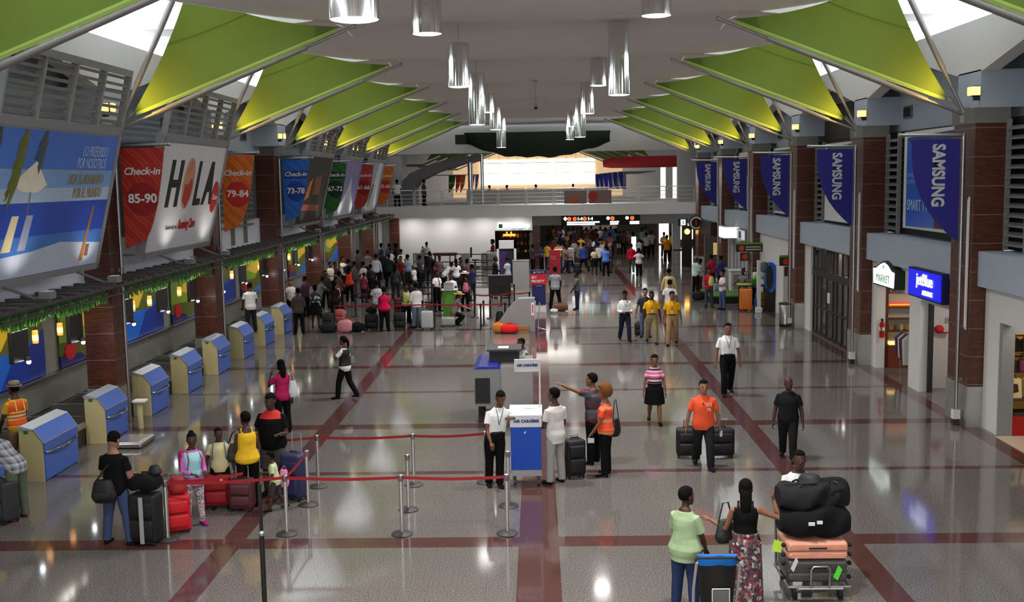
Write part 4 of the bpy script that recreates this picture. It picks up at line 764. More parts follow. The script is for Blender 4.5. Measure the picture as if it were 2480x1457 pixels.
def a_beach(t, f, rot):
    gfree('sky', f, rect(-W2+.05, W2-.05, 1.42, HB-.06), 0, SKYP, t)
    gfree('sea', f, rect(-W2+.05, W2-.05, .45, 1.43), .002, MC(28, 76, 190, .35), t)
    gfree('sand', f, [(-W2+.05, .05), (W2-.05, .05), (W2-.05, .5), (.6, .62), (-.6, .5), (-W2+.05, .42)], .004, MC(196, 206, 228, .6), t)
    gfree('parasol', f, [(-1.75, 1.78), (-.95, 2.2), (-.40, 1.76), (-.75, 1.62), (-1.35, 1.64)], .008, MC(232, 226, 206), t)
    gfree('parasol_pole', f, rect(-1.02, -.98, .5, 1.8), .006, MC(120, 116, 110), t)
    gfree('deck_chair', f, [(-1.75, .55), (-1.42, .55), (-1.3, 1.2), (-1.55, 1.2)], .008, MC(244, 226, 180), t); gfree('deck_chair', f, [(-1.15, .55), (-.85, .55), (-.75, 1.2), (-1.0, 1.2)], .008, MC(166, 170, 200), t)
    for c0, q0, q1, n_, colr in ((-1.5, HB-.06, .75, 26, (112, 118, 48)), (-.75, HB-.06, 2.2, 9, (78, 92, 92)), (-2.45, HB-.06, 1.9, 9, (84, 78, 84))):
        mb = MB()
        for j in range(n_):
            u = j/n_; q = q0-(q0-q1)*.55*u; c = c0-.12*u*(q0-q1); e = .30*(1-abs(2*u-.9)*.5)
            bslab(mb, f, [(c, q), (c+.07, q), (c+.05+.1*(1-u)-.05, q-e*1.6), (c-.02-.10*u, q-e*1.9-.1)], -.01, .010+.0004*j); bslab(mb, f, [(c, q), (c-.05, q-.02), (c-.22-.05*math.sin(j), q-e*1.5)], -.01, .010+.0004*j)
        mb.build('palm_leaf', MC(*colr), t)
    gfree('haze', f, rect(-W2+.05, W2-.05, 1.42, 1.70), .001, MC(176, 198, 226, .4), t); gfree('haze', f, rect(-W2+.05, W2-.05, 1.70, 2.05), .001, MC(124, 166, 222, .4), t); gfree('shallow_water', f, rect(-W2+.05, W2-.05, .45, .80), .003, MC(66, 124, 206, .4), t)
    gfree('bottle', f, [(1.6, .16), (1.78, .16), (1.86, .75), (1.93, 1.3), (1.88, 1.32), (1.76, .8)], .010, MC(176, 112, 60), t); gfree('glass_cup', f, [(1.84, .25), (2.02, .25), (2.02, .5), (1.86, .5)], .009, MC(130, 86, 60), t)
    gfree('rule', f, rect(-2.4, 2.0, 2.02, 2.035), .006, MC(180, 170, 120), t)
    for s_, q, sz in (('LO PREFERIDO', 2.42, .30), ('POR NOSOTROS', 2.18, .30)): text('headline', s_, sz, f(2.15, q, .01), rot, MC(170, 190, 230), t, align='RIGHT', sx=.62)
    for s_, q, sz in (('HOY ES ADMIRADO', 1.85, .30), ('POR EL MUNDO', 1.58, .30)): text('headline', s_, sz, f(2.15, q, .01), rot, MC(150, 138, 100), t, align='RIGHT', sx=.62)
SKYP = MC(70, 120, 215, .35, var=.35, scale=.6)
def a_hola(t, f, rot):
    gfree('white_sheet', f, rect(-W2+.05, W2-.05, .05, HB-.06), 0, MC(222, 224, 230, .4), t)
    k = MC(26, 26, 30)
    gfree('letter', f, rect(-1.75, -1.5, 1.15, 2.35), .01, k, t); gfree('letter', f, rect(-1.1, -.85, 1.15, 2.35), .01, k, t); gfree('letter', f, rect(-1.5, -1.1, 1.65, 1.85), .01, k, t)
    gfree('globe', f, ell(-.25, 1.75, .42, .68), .012, MC(196, 150, 110, .4), t); gfree('globe_land', f, [(-.55, 1.3), (-.2, 1.12), (.05, 1.4), (.1, 1.75), (-.05, 1.9), (-.3, 1.7), (-.5, 1.75)], .016, MC(180, 30, 34, .4), t); gfree('globe_land', f, [(-.5, 2.0), (-.2, 2.1), (.0, 2.3), (-.25, 2.38)], .016, MC(214, 120, 80, .4), t)
    gfree('letter', f, rect(.4, .62, 1.15, 2.35), .01, k, t); gfree('letter', f, rect(.6, 1.0, 1.15, 1.33), .01, k, t)
    gfree('letter', f, [(1.12, 1.15), (1.34, 1.15), (1.5, 1.5), (1.7, 1.5), (1.82, 1.15), (2.0, 1.15), (1.72, 2.35), (1.48, 2.35)], .01, k, t)
    gfree('red_disc', f, ell(2.25, 1.35, .30, .45), .014, MC(196, 26, 36, .4), t); text('disc_lettering', 'Claro', .22, f(2.25, 1.35, .02), rot, WHITE, t, sx=.9)
    text('small_line', 'Donde estés, con', .17, f(-.55, .62, .01), rot, MC(110, 100, 104), t, align='RIGHT', sx=.7); text('red_line', 'Roaming Claro', .36, f(-.45, .66, .01), rot, MC(190, 40, 50), t, align='LEFT', sx=.62, bold=.006)
def a_dark(t, f, rot):
    gfree('dark_sheet', f, rect(-W2+.05, W2-.05, .05, HB-.06), 0, MC(40, 38, 34, .6), t); gfree('flames', f, [(-1.6, 1.0), (-.9, 1.1), (-.6, 1.9), (-1.2, 1.7)], .01, MC(206, 110, 40), t); gfree('flames', f, [(-.2, 1.2), (1.2, 1.2), (1.0, 2.1), (.4, 1.9), (-.1, 2.1)], .01, MC(130, 74, 40), t); gfree('glow', f, [(-1.9, .6), (1.4, .5), (1.5, .75), (-1.6, .85)], .01, MC(150, 76, 46), t)
def a_purple(t, f, rot):
    gfree('purple_sky', f, rect(-W2+.05, W2-.05, .05, HB-.06), 0, MC(104, 92, 168, .35), t); gfree('white_ship', f, [(-2.5, .1), (2.0, .1), (2.2, .5), (1.0, 1.2), (.4, 2.0), (-.2, 1.3), (-1.0, .8), (-2.4, .5)], .01, MC(206, 212, 224), t); text('headline', 'CRISTAL', .34, f(0, 2.35, .012), rot, MC(200, 190, 220), t)
def a_pale(t, f, rot):
    gfree('blue_sheet', f, rect(-W2+.05, W2-.05, .05, HB-.06), 0, MC(130, 150, 190, .35), t); gfree('white_band', f, [(-1.0, .05), (1.6, .05), (1.9, HB-.06), (.5, HB-.06)], .01, MC(222, 222, 220), t); gfree('dark_shape', f, [(-1.4, .3), (-.5, .3), (.2, 1.5), (-.2, 1.6)], .014, MC(90, 110, 90), t)
billboard(20.3, 'blue beach billboard with a white parasol, nearest on the left', a_beach)
billboard(28.3, 'white billboard reading HOLA with a globe for the letter O', a_hola)
billboard(44.3, 'dark brown billboard beside the blue check-in banner', a_dark)
billboard(52.3, 'purple and white billboard beside the green check-in banner', a_purple)
billboard(60.3, 'pale blue billboard with a white diagonal band, furthest on the left', a_pale)
# check-in banners, poles
def lin(*c): return srgb(*c)
BA = [('85-90', (172, 34, 30), (196, 80, 30), (150, 26, 28), 'red'), ('79-84', (206, 92, 24), (222, 150, 30), (190, 40, 34), 'orange'), ('73-78', (16, 92, 190), (40, 130, 210), (20, 60, 150), 'blue'), ('67-72', (30, 92, 36), (50, 126, 44), (18, 48, 34), 'green'), ('61-66', (178, 34, 32), (196, 80, 30), (150, 26, 28), 'second red'), ('55-60', (206, 92, 24), (222, 150, 30), (190, 50, 40), 'furthest orange')]
for i, (num, c1, c2, c3, nm) in enumerate(BA):
    y = 24.95+8*i; k = 1.0
    am = art_mat('painted_streaks', [(0, lin(*c1)), (.55, lin(*c1)), (.75, lin(*c2)), (1, lin(*c1))], ang=.7, scale=1.1)
    t = thing('checkin_banner', '%s hanging banner reading Check-in %s' % (nm, num), 'banner', (-9.2, y, 4.15), group='check-in banners along the left pillars')
    top, bot, xl, xr = 6.46, 4.14, -9.64, -8.60; pts = [(xr, top), (xl, top), (xl+.02, bot)]
    for q in range(1, 10):
        a = q/9; pts.append((xl+(xr-xl)*(a**.34), bot+(top-bot)*a**1.15))
    mb = MB(); mb.prism(pts[:-1], 'y', y, y+.02); mb.build('cloth', am, t)
    if i in (2, 3): mb = MB(); mb.prism([(xl+.04, 6.05), (xr-.06, 6.05), (xr-.1, 5.76), (xl+.04, 5.76)], 'y', y-.004, y); mb.build('band', MC(*c3), t)
    mb = MB(); mb.rings([((-9.16, yy, 5.28), (.37, 0, 0), (0, 0, .39)) for yy in (y, y-.006)], 26); mb.build('disc', MC(*c3), t)
    text('lettering', 'Check-in', .235, (-9.15, y-.012, 5.92), FACE, MC(225, 222, 220), t, shear=.25, bold=.006); text('number', num, .29, (-9.16, y-.012, 5.29), FACE, MC(232, 230, 228), t, bold=.008)
    p = thing('banner_pole', 'steel pole carrying the %s check-in banner' % nm, 'pole', (-9.78, y+.1, 0), group='banner poles along the left pillars')
    mb = MB(); mb.tube([(-9.78, y+.08, 0), (-9.78, y+.08, 6.56)], .04, 10); mb.build('mast', STEEL, p, smooth=True); mb = MB(); mb.tube([(-9.8, y+.06, 6.52), (-8.5, y+.06, 6.53)], .034, 8); mb.ball((-8.5, y+.06, 6.53), .045, .045, .045); mb.build('arm', STEEL, p, smooth=True)
    mb = MB(); mb.box(-9.856, -9.74, y+.05, y+.11, 3.6, 3.68); mb.build('clamp', STEEL, p)
# floor scale
t = thing('baggage_scale', 'low steel weighing platform on the floor before the desks', 'scale', (-9.0, 23.6, 0)); mb = MB(); mb.rbox(-9.25, -8.55, 22.4, 23.3, .02, .12, .03); mb.build('platform', STEEL, t); mb = MB(); mb.rbox(-9.2, -8.6, 22.45, 23.25, .115, .135, .01); mb.build('plate', M((.6, .6, .6), .2, .8), t)
for x, y in ((-9.2, 22.45), (-8.6, 22.45), (-9.2, 23.2), (-8.6, 23.2)): mb = MB(); mb.tube([(x, y, 0), (x, y, .03)], .03, 8); mb.build('foot', RUBBER, t)
t = thing('steel_post', 'short yellowish steel post with a white tray beside the second desk', 'post', (-9.2, 24.6, 0)); mb = MB(); mb.tube([(-9.3, 24.4, 0), (-9.3, 24.4, .62)], .07, 10); mb.build('post', CREAM, t); mb = MB(); mb.rbox(-9.42, -9.12, 24.25, 24.5, .62, .68, .02); mb.build('tray', WHITE, t)

for i, k in enumerate(range(-1, 5)): fixture('%s long light strip under the roof over the check-in desks' % ORD[i], -10.22, 24.2+8*k+4.8, 3.24, .28, 5.5, 60, (1, .93, .82), group='light strips over the check-in desks')
# ------------------------------------------------------------------ free-standing things in the hall
AIRB = MC(20, 72, 176, .4); BOARD = MC(214, 216, 220, .5)
t = thing('airline_kiosk', 'white and blue airline stand on castors beside the man leaning on it', 'kiosk', (-.28, 19.45, 0))
mb = MB(); mb.box(-.56, 0, 19.35, 19.7, .18, 1.30); mb.build('cabinet', MC(150, 152, 156), t); mb = MB(); mb.box(-.56, 0, 19.34, 19.352, .30, 1.10); mb.build('blue_panel', AIRB, t)
mb = MB(); mb.box(-.57, .01, 19.335, 19.36, 1.10, 1.32); mb.build('white_panel', BOARD, t); mb = MB(); mb.prism([(19.33, 1.32), (19.8, 1.42), (19.8, 1.38), (19.33, 1.29)], 'x', -.58, .02); mb.build('top', BOARD, t)
text('lettering', 'AIR CARAÏBES', .074, (-.27, 19.33, 1.21), FACE, MC(30, 50, 120), t, bold=.003)
mb = MB(); mb.prism([(-.50, 1.2), (-.47, 1.22), (-.49, 1.26)], 'y', 19.325, 19.335); mb.build('emblem', MC(60, 150, 110), t)
mb = MB(); mb.prism([(-.32, 1.0), (-.27, 1.03), (-.3, .97)], 'y', 19.33, 19.34); mb.build('sticker', BOARD, t)
for x in (-.5, -.06):
    for y in (19.4, 19.65):
        mb = MB(); mb.rings([((x+q, y, .06), (0, .06, 0), (0, 0, .06)) for q in (-.02, .02)], 14); mb.box(x-.03, x+.03, y-.02, y+.02, .09, .2); mb.build('castor', DARKM, t)
mb = MB(); mb.box(-.03, .0, 19.66, 19.69, 1.3, 2.3); mb.build('mast', BOARD, t); mb = MB(); mb.box(-.48, .0, 19.64, 19.68, 2.07, 2.30); mb.build('header_board', BOARD, t)
text('header_lettering', 'AIR CARAÏBES', .062, (-.24, 19.63, 2.19), FACE, MC(30, 50, 120), t, bold=.003)
t = thing('xray_cabinet', 'grey baggage screening cabinet with a blue top and dark mouth', 'screening machine', (-.9, 25, 0)); GS = MC(128, 130, 134, .45, metal=.3)
mb = MB(); mb.prism([(-1.52, .42), (-1.52, 1.28), (-.92, 1.28), (-.92, .42)], 'y', 24.4, 26.2); mb.build('body', GS, t); mb = MB(); mb.prism([(-1.53, 1.28), (-.92, 1.28), (-1.0, 1.34), (-1.42, 1.34)], 'y', 24.4, 26.2); mb.build('blue_top', MC(30, 40, 130, .3), t)
mb = MB(); mb.box(-1.5, -1.16, 24.38, 24.41, .5, 1.08); mb.build('mouth', BLACK, t); mb = MB(); mb.box(-.92, -.18, 24.5, 26.2, .3, 1.30); mb.build('side_panel', MC(150, 150, 150, .3, metal=.5), t)
mb = MB(); mb.box(-1.2, -.5, 25.2, 25.9, 1.28, 1.58); mb.build('console', BLACK, t); mb = MB(); mb.box(-1.26, -.44, 25.1, 26.0, 1.58, 1.62); mb.build('console_top', DARKM, t)
for x in (-1.4, -1.0, -.3):
    for y in (24.6, 26.0): mb = MB(); mb.tube([(x, y, 0), (x, y, .42)], .05, 8); mb.build('leg', DARKM, t)
mb = MB(); mb.box(-1.0, -.75, 25.3, 25.6, 1.621, 1.63); props(mb.build('paper', WHITE), 'white papers on the screening machine console under the writing hand', 'paper')
# stanchions with red belts
def stanchion(x, y, label, h=.98, mat=None, base=None):
    t = thing('queue_post', label, 'queue post', (x, y, 0), group='steel queue posts')
    mb = MB(); mb.lathe([(.17, 0), (.175, .012), (.15, .03), (.05, .045), (.035, .05)], x, y, 26); mb.build('base', base or DARKM, t, smooth=True)
    mb = MB(); mb.tube([(x, y, .04), (x, y, h-.1)], .033, 14); mb.build('post', mat or M((.62, .62, .62), .3, .9), t, smooth=True)
    mb = MB(); mb.lathe([(.036, h-.11), (.043, h-.1), (.043, h-.01), (.03, h)], x, y, 14); mb.build('head', mat and BLACKP or STEEL, t, smooth=True); return t
def belt(t, a, b, z=.93, mat=None, name='belt', z2=None):
    a, b = Vector((*a, z)), Vector((*b, z2 if z2 is not None else z)); d = (b-a).normalized(); n_ = Vector((-d.y, d.x, 0))*.003; mb = MB(); k = 8
    for i in range(k):
        p, q = a.lerp(b, i/k), a.lerp(b, (i+1)/k); sg = lambda u: -.03*math.sin(PI*u)
        for s in (-1, 1): mb.poly([p+n_*s+Vector((0, 0, sg(i/k)-.024)), q+n_*s+Vector((0, 0, sg((i+1)/k)-.024)), q+n_*s+Vector((0, 0, sg((i+1)/k)+.024)), p+n_*s+Vector((0, 0, sg(i/k)+.024))])
    return mb.build(name, mat or REDBELT, t)
PS = {'A': (-4.10, 16.72), 'B': (-2.24, 16.67), 'C': (-.56, 16.65), 'D': (-.58, 18.11), 'E': (-1.04, 19.58), 'F': (-4.14, 19.42), 'G': (-4.09, 18.29), 'H': (-2.29, 17.95), 'I': (-2.37, 19.46), 'J': (-5.95, 16.49)}
NM = {'A': 'left of the front row, in front of the small child', 'B': 'middle of the front row', 'C': 'front row, below the airline stand', 'D': 'middle row, just behind the front post near the stand', 'E': 'back row, beside the man leaning on the stand', 'F': 'back row, beside the man in black and red', 'G': 'middle row, next to the dark blue suitcase', 'H': 'centre of the middle row', 'I': 'centre of the back row', 'J': 'dark based, between the black and red suitcases'}
PT = {k: stanchion(*v, 'steel queue post, '+NM[k]) for k, v in PS.items()}
for a, b in ('JA', 'AB', 'BC', 'FI', 'IE', 'AG'): belt(PT[a], PS[a], PS[b])
belt(PT['F'], PS['F'], (-5.3, 19.3)); belt(PT['J'], PS['J'], (-4.85, 17.0), .93, name='spare_belt')
t = thing('telescopic_pole', 'thin black telescopic pole in the near foreground, cut by the bottom edge', 'pole', (-2.85, 10.6, 0)); px, py = -2.86, 10.6
mb = MB(); mb.tube([(px, py, 0), (px, py, 2.06)], .027, 12); mb.build('lower_tube', BLACKP, t, smooth=True); mb = MB(); mb.tube([(px, py, 2.0), (px, py, 2.58)], .019, 12); mb.build('upper_tube', BLACKP, t, smooth=True)
mb = MB(); mb.lathe([(.03, 2.04), (.033, 2.05), (.033, 2.07), (.02, 2.09)], px, py, 12); mb.build('collar', STEEL, t); mb = MB(); mb.lathe([(.2, 0), (.2, .02), (.05, .05)], px, py, 20); mb.build('base', BLACKP, t)
# black queue posts and belts of the busy queue area
def bq(lst, lab, z=.95, mat=None):
    prev = None; i = 0
    for u, v in lst:
        p = at_z(u, v); t = stanchion(p.x, p.y, 'black queue post %s%s' % (lab, ', %s from the left' % (ORD[i] if i else 'first') if len(lst) > 1 else ''), .98, BLACKP, BLACKP); i += 1
        if prev is not None: belt(prev[0], prev[1], (p.x, p.y), z, mat)
        prev = (t, (p.x, p.y))
bq([(811, 800), (1053, 797), (1165, 798), (1224, 794)], 'along the front red belt of the crowded queue')
bq([(862, 766), (966, 766)], 'left of the hot pink shirt')
bq([(1150, 769), (1188, 771), (1234, 766), (1283, 763)], 'right of the green desk')
bq([(1172, 788)], 'at the right corner of the crowded queue')
bq([(1214, 741), (1246, 741)], 'before the dark counter with the suited man', mat=BLACKP)
BKB = MC(22, 22, 24, .6)
for i, (u0, v0, u1, v1) in enumerate(((1003, 652, 1180, 655), (1140, 690, 1245, 690), (1150, 672, 1200, 672), (1024, 738, 1046, 738), (1005, 700, 1045, 702))):
    a, b = at_z(u0, v0), at_z(u1, v1); t = thing('barrier_gate', 'black rail barrier of the queue area, %s from the back wall' % ['first', 'fourth', 'second', 'fifth', 'third'][i], 'barrier', ((a.x+b.x)/2, a.y, 0), group='black rail barriers'); n = max(2, int((b-a).length/1.2)+1)
    for q in range(n): p = a.lerp(b, q/(n-1)); mb = MB(); mb.cbox(p.x, p.y, 0, .06, .06, 1.02); mb.build('post', BKB, t)
    for z in (.12, .5, 1.0): mb = MB(); mb.tube([a+Vector((0, 0, z)), b+Vector((0, 0, z))], .03, 6); mb.build('rail', BKB, t)
# airline stands further down
p = at_z(1306, 755); x, y = p.x, p.y
t = thing('airline_stand', 'navy and red stand reading SKY PRIORITY in the middle of the hall', 'stand', (x, y, 0)); mb = MB(); mb.box(x-.30, x+.30, y, y+.25, 0, .3); mb.build('base', WHITE, t)
mb = MB(); mb.box(x-.28, x+.28, y-.01, y+.2, .3, 1.16); mb.build('lower_panel', MC(28, 34, 92), t); mb = MB(); mb.box(x-.35, x+.33, y-.02, y+.2, 1.16, 1.62); mb.build('red_panel', MC(198, 28, 48), t)
mb = MB(); mb.box(x-.35, x+.33, y-.02, y+.2, 1.62, 1.78); mb.build('header', MC(24, 30, 70), t); text('header_lettering', '▲ DELTA', .11, (x, y-.03, 1.69), FACE, MC(190, 200, 230), t); text('lettering', 'SKY\nPRIORITY', .16, (x-.31, y-.03, 1.38), FACE, MC(235, 215, 220), t, align='LEFT', bold=.004, sx=.8)
text('small_lettering', 'SKYTEAM', .06, (x, y-.02, 1.1), FACE, MC(160, 180, 220), t)
p = at_z(1262, 803); x, y = p.x, p.y
t = thing('angled_counter', 'grey angled counter panel with red bags at its foot', 'counter', (x, y, 0)); mb = MB(); mb.prism([(x-.85, 0), (x-.85, .3), (x-.5, .8), (x-.1, 1.22), (x+.52, 1.24), (x+.52, 0)], 'y', y, y+.5); mb.build('panel', MC(138, 138, 138, .5), t)
mb = MB(); mb.box(x+.52, x+.55, y+.05, y+.3, .45, 1.1); mb.box(x+.38, x+.5, y-.012, y, .6, 1.08); mb.build('notice', MC(226, 214, 216), t); mb = MB(); mb.box(x+.42, x+.46, y-.018, y-.01, .7, 1.0); mb.build('notice_marks', MC(180, 60, 70), t)
t = thing('folding_trolley', 'folded steel trolley frame behind the angled grey counter', 'trolley', (x+.8, y+.4, 0)); mb = MB()
for q in (0, .18, .36): mb.tube([(x+.62, y+.2+q, 0), (x+.66, y+.5+q, .5), (x+.7, y+.8+q, .95)], .022, 6)
mb.tube([(x+.9, y+.2, .03), (x+.62, y+.25, .1), (x+.62, y+.9, .1)], .03, 6); mb.build('frame', STEEL, t)
p = at_z(1090, 765); x, y = p.x, p.y
t = thing('green_desk', 'green fronted service desk with a laptop stand', 'desk', (x, y, 0)); mb = MB(); mb.box(x-.30, x+.28, y, y+.4, 0, 1.06); mb.build('front_panel', MC(86, 140, 44), t); mb = MB(); mb.box(x-.34, x+.33, y-.05, y+.5, 1.06, 1.1); mb.build('top', MC(190, 190, 186), t)
mb = MB(); mb.prism([(x-.24, .5), (x+.2, .5), (x+.1, .86), (x-.1, .9)], 'y', y-.01, y); mb.build('pattern', MC(110, 168, 66), t)
t = thing('laptop', 'grey open laptop standing on the green desk', 'laptop', (x-.05, y+.2, 1.1)); mb = MB(); mb.box(x-.24, x+.16, y+.1, y+.4, 1.1, 1.12); mb.build('keyboard_base', GREYM, t); mb = MB(); mb.prism([(y+.08, 1.12), (y+.1, 1.12), (y+.02, 1.4), (y, 1.4)], 'x', x-.24, x+.16); mb.build('lid', MC(186, 188, 190), t)
p = at_z(1233, 694); x, y = p.x, p.y
t = thing('exhibition_booth', 'white framed display booth with a purple poster', 'booth', (x, y, 0)); mb = MB(); mb.box(x-.62, x-.5, y, y+.3, 0, 2.42); mb.box(x+.28, x+.4, y, y+.3, 0, 2.42); mb.box(x-.62, x+.4, y, y+.3, 2.0, 2.42); mb.build('frame', MC(216, 216, 218), t)
mb = MB(); mb.box(x-.5, x-.1, y+.1, y+.2, .2, 2.0); mb.build('purple_poster', MC(60, 36, 90), t); mb = MB(); mb.box(x-.1, x+.28, y+.1, y+.2, .2, 2.0); mb.build('dark_poster', MC(30, 28, 44), t)
p = at_z(1262, 697); x, y = p.x, p.y; mb = MB(); mb.box(x-.42, x+.42, y, y+.4, 0, 1.4); mb.box(x-.44, x+.44, y-.02, y+.42, 1.4, 1.43); props(mb.build('grey_counter', MC(146, 146, 148)), 'plain grey counter right of the white framed booth', 'counter')
p = at_z(1222, 722); x, y = p.x, p.y; t = thing('dark_counter', 'black draped counter before the white framed booth', 'counter', (x, y, 0)); mb = MB(); mb.box(x-.75, x+.3, y, y+.5, .1, 1.05); mb.build('drape', BLACK, t); mb = MB(); mb.box(x-.78, x+.33, y-.04, y+.54, 1.05, 1.09); mb.build('top', DARKM, t)
for q in (-.6, .2): mb = MB(); mb.cbox(x+q, y+.25, 0, .08, .08, .12); mb.build('leg', DARKM, t)
p = at_z(1345, 664); x, y = p.x, p.y
t = thing('airline_stand', 'tall dark red stand in the busy middle distance', 'stand', (x, y, 0)); mb = MB(); mb.box(x-.34, x+.3, y, y+.3, 0, 1.42); mb.build('panel', MC(142, 20, 36), t); text('lettering', 'MAIN\nCABIN', .12, (x-.28, y-.01, .98), FACE, MC(190, 120, 130), t, align='LEFT'); mb = MB(); mb.box(x-.05, x+.42, y+.02, y+.3, 1.42, 1.47); mb.build('top', WHITE, t)
p = at_z(1377, 662); x, y = p.x, p.y; t = thing('notice_board', 'grey notice board on legs beside the tall red stand', 'board', (x, y, 0)); mb = MB(); mb.box(x-.34, x+.34, y, y+.06, .78, 1.44); mb.build('board', MC(146, 130, 126), t)
for q in (.95, 1.08, 1.22): mb = MB(); mb.box(x-.26, x+.26, y-.01, y, q, q+.035); mb.build('text_line', MC(110, 96, 96), t)
for q in (-.32, .32): mb = MB(); mb.tube([(x+q, y+.03, 0), (x+q, y+.03, .8)], .025, 6); mb.build('leg', STEEL, t)
t = thing('steel_stand', 'steel tube frame standing left of the tall red stand', 'frame', (at_z(1306, 650).x, at_z(1306, 650).y, 0)); q = at_z(1306, 655); mb = MB(); mb.tube([(q.x-.32, q.y, 0), (q.x-.32, q.y, 1.0), (q.x+.32, q.y, 1.0), (q.x+.32, q.y, 0)], .03, 6); mb.build('tube', STEEL, t)
for u, v0, v1, lab in ((1017, 612, 648, 'grey blank board on a post left of the sitting couple'), (1128, 612, 650, 'grey blank board on a post right of the red table')):
    q = at_z(u, 656); k = q.y/2616; t = thing('blank_board', lab, 'board', (q.x, q.y, 0)); mb = MB(); mb.box(q.x-11*k, q.x+11*k, q.y, q.y+.06, 43*k*.92-.62, 43*k); mb.build('board', MC(128, 126, 124), t); mb = MB(); mb.tube([(q.x, q.y+.05, 0), (q.x, q.y+.05, .9)], .04, 6); mb.build('post', DARKM, t)
# red brown table, counter by the wall
q = at_z(1078, 650); mb = MB(); mb.rbox(q.x-.75, q.x+.75, q.y, q.y+.7, .80, 1.0, .05); t = thing('table', 'reddish table standing before the white back wall', 'table', (q.x, q.y, 0)); mb.build('tabletop', MC(110, 62, 50), t)
for a in (-.65, .65):
    for b in (.08, .62): mb = MB(); mb.cbox(q.x+a, q.y+b, 0, .06, .06, .82); mb.build('leg', DARKM, t)
q = at_z(1183, 652); t = thing('information_counter', 'grey curved counter where the two people sit by the back wall', 'counter', (q.x, q.y, 0)); mb = MB(); mb.rbox(q.x-.45, q.x+.7, q.y, q.y+.6, 0, 1.05, .15, 5); mb.build('body', MC(130, 128, 126), t)
q = at_z(1163, 650); t = thing('office_chair', 'black swivel chair of the man sitting by the back wall', 'chair', (q.x-.3, q.y+.2, 0)); mb = MB(); mb.rbox(q.x-.62, q.x-.52, q.y, q.y+.45, .7, 1.35, .04); mb.build('backrest', BLACK, t); mb = MB(); mb.rbox(q.x-.55, q.x-.1, q.y, q.y+.45, .5, .58, .03); mb.build('seat', BLACK, t); mb = MB(); mb.tube([(q.x-.3, q.y+.22, .06), (q.x-.3, q.y+.22, .5)], .03, 8); mb.build('column', STEEL, t)
for a in range(5): mb = MB(); mb.tube([(q.x-.3, q.y+.22, .1), (q.x-.3+.28*math.cos(a*1.257), q.y+.22+.28*math.sin(a*1.257), .03)], .025, 6); mb.build('leg', BLACK, t)
# gift shop at the back and overhead sign
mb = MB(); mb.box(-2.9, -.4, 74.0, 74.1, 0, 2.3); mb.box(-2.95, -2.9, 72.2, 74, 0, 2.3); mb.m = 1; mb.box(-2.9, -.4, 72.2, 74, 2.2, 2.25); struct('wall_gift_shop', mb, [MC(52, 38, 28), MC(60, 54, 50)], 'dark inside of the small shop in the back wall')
t = thing('shop_sign', 'glowing white shop name with a green square over the small shop', 'sign', (-1.7, 71.95, 2.3)); text('lettering', 'Britt Shop', .42, (-1.42, 71.9, 2.52), FACE, M((.95, 1, 1), .4, emit=2.0, var=0), t, bold=.012); mb = MB(); mb.box(-2.72, -2.3, 71.93, 71.98, 2.3, 2.72); mb.build('square', M((.9, 1, .95), .4, emit=1.4, var=0), t)
mb = MB(); mb.box(-2.64, -2.38, 71.91, 71.935, 2.37, 2.64); mb.build('emblem', MC(30, 70, 40), t); text('small_lettering', 'CAFE & GIFTS', .13, (-1.4, 71.93, 2.25), FACE, MC(60, 70, 64), t)
t = thing('shop_shelves', 'dark shop shelves lined with lit orange goods in the small shop', 'shelf', (-1.7, 73.8, 0)); mb = MB()
for z in (.6, 1.1, 1.6): mb.box(-2.8, -.5, 73.6, 73.95, z, z+.04)
mb.box(-2.85, -2.8, 73.6, 73.95, 0, 2.1); mb.box(-.5, -.45, 73.6, 73.95, 0, 2.1); mb.build('rack', MC(60, 40, 26), t); mb = MB(); mb.box(-2.4, -1.55, 73.5, 73.55, 1.75, 1.9); mb.box(-2.2, -2.1, 73.5, 73.55, 1.9, 2.05); mb.box(-1.9, -1.8, 73.5, 73.55, 1.9, 2.05); mb.build('lit_letters', M((1, .35, .05), .4, emit=2.5, var=0), t)
rnd = random.Random(3)
for i in range(26):
    z = (.64, 1.14, 1.64)[i % 3]; x = -2.7+.26*(i//3); h = .16+.14*rnd.random(); mb = MB(); mb.lathe([(.08, z), (.09, z+h*.7), (.04, z+h)], x, 73.75, 8)
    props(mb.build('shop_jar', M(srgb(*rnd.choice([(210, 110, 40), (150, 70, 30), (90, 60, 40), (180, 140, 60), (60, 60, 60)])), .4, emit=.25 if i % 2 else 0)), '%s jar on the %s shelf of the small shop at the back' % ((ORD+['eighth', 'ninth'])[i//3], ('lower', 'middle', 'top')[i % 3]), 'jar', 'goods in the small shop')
t = thing('overhead_sign', 'long black illuminated direction sign over the concourse opening', 'sign', (4.0, 69.9, 2.6)); x0, x1, z0, z1, y = 1.5, 6.55, 2.56, 3.2, 69.9
mb = MB(); mb.box(x0, x1, y, y+.25, z0, z1); mb.build('casing', MC(20, 24, 20), t); mb = MB(); mb.box(x0, x1, y-.01, y+.26, z1, z1+.06); mb.build('green_strip', M(srgb(60, 150, 30), .5, emit=.7), t)
LT = M((.85, 1, .97), .4, emit=2.4, var=0); LR = M((1, .12, .04), .4, emit=1.8, var=0)
def disc(x, z, r=.13): mb = MB(); mb.rings([((x, q, z), (r, 0, 0), (0, 0, r)) for q in (y, y-.02)], 18); mb.build('red_disc', LR, t)
for x in (2.0, 2.35, 3.0, 4.78, 6.05): disc(x, 2.98)
for x, s in ((1.75, '◆'), (2.68, '1-4'), (3.35, '1-4'), (4.5, '●'), (5.72, '●')): text('arrow_mark', s, .26, (x, y-.02, 2.98), FACE, LT, t, bold=.01)
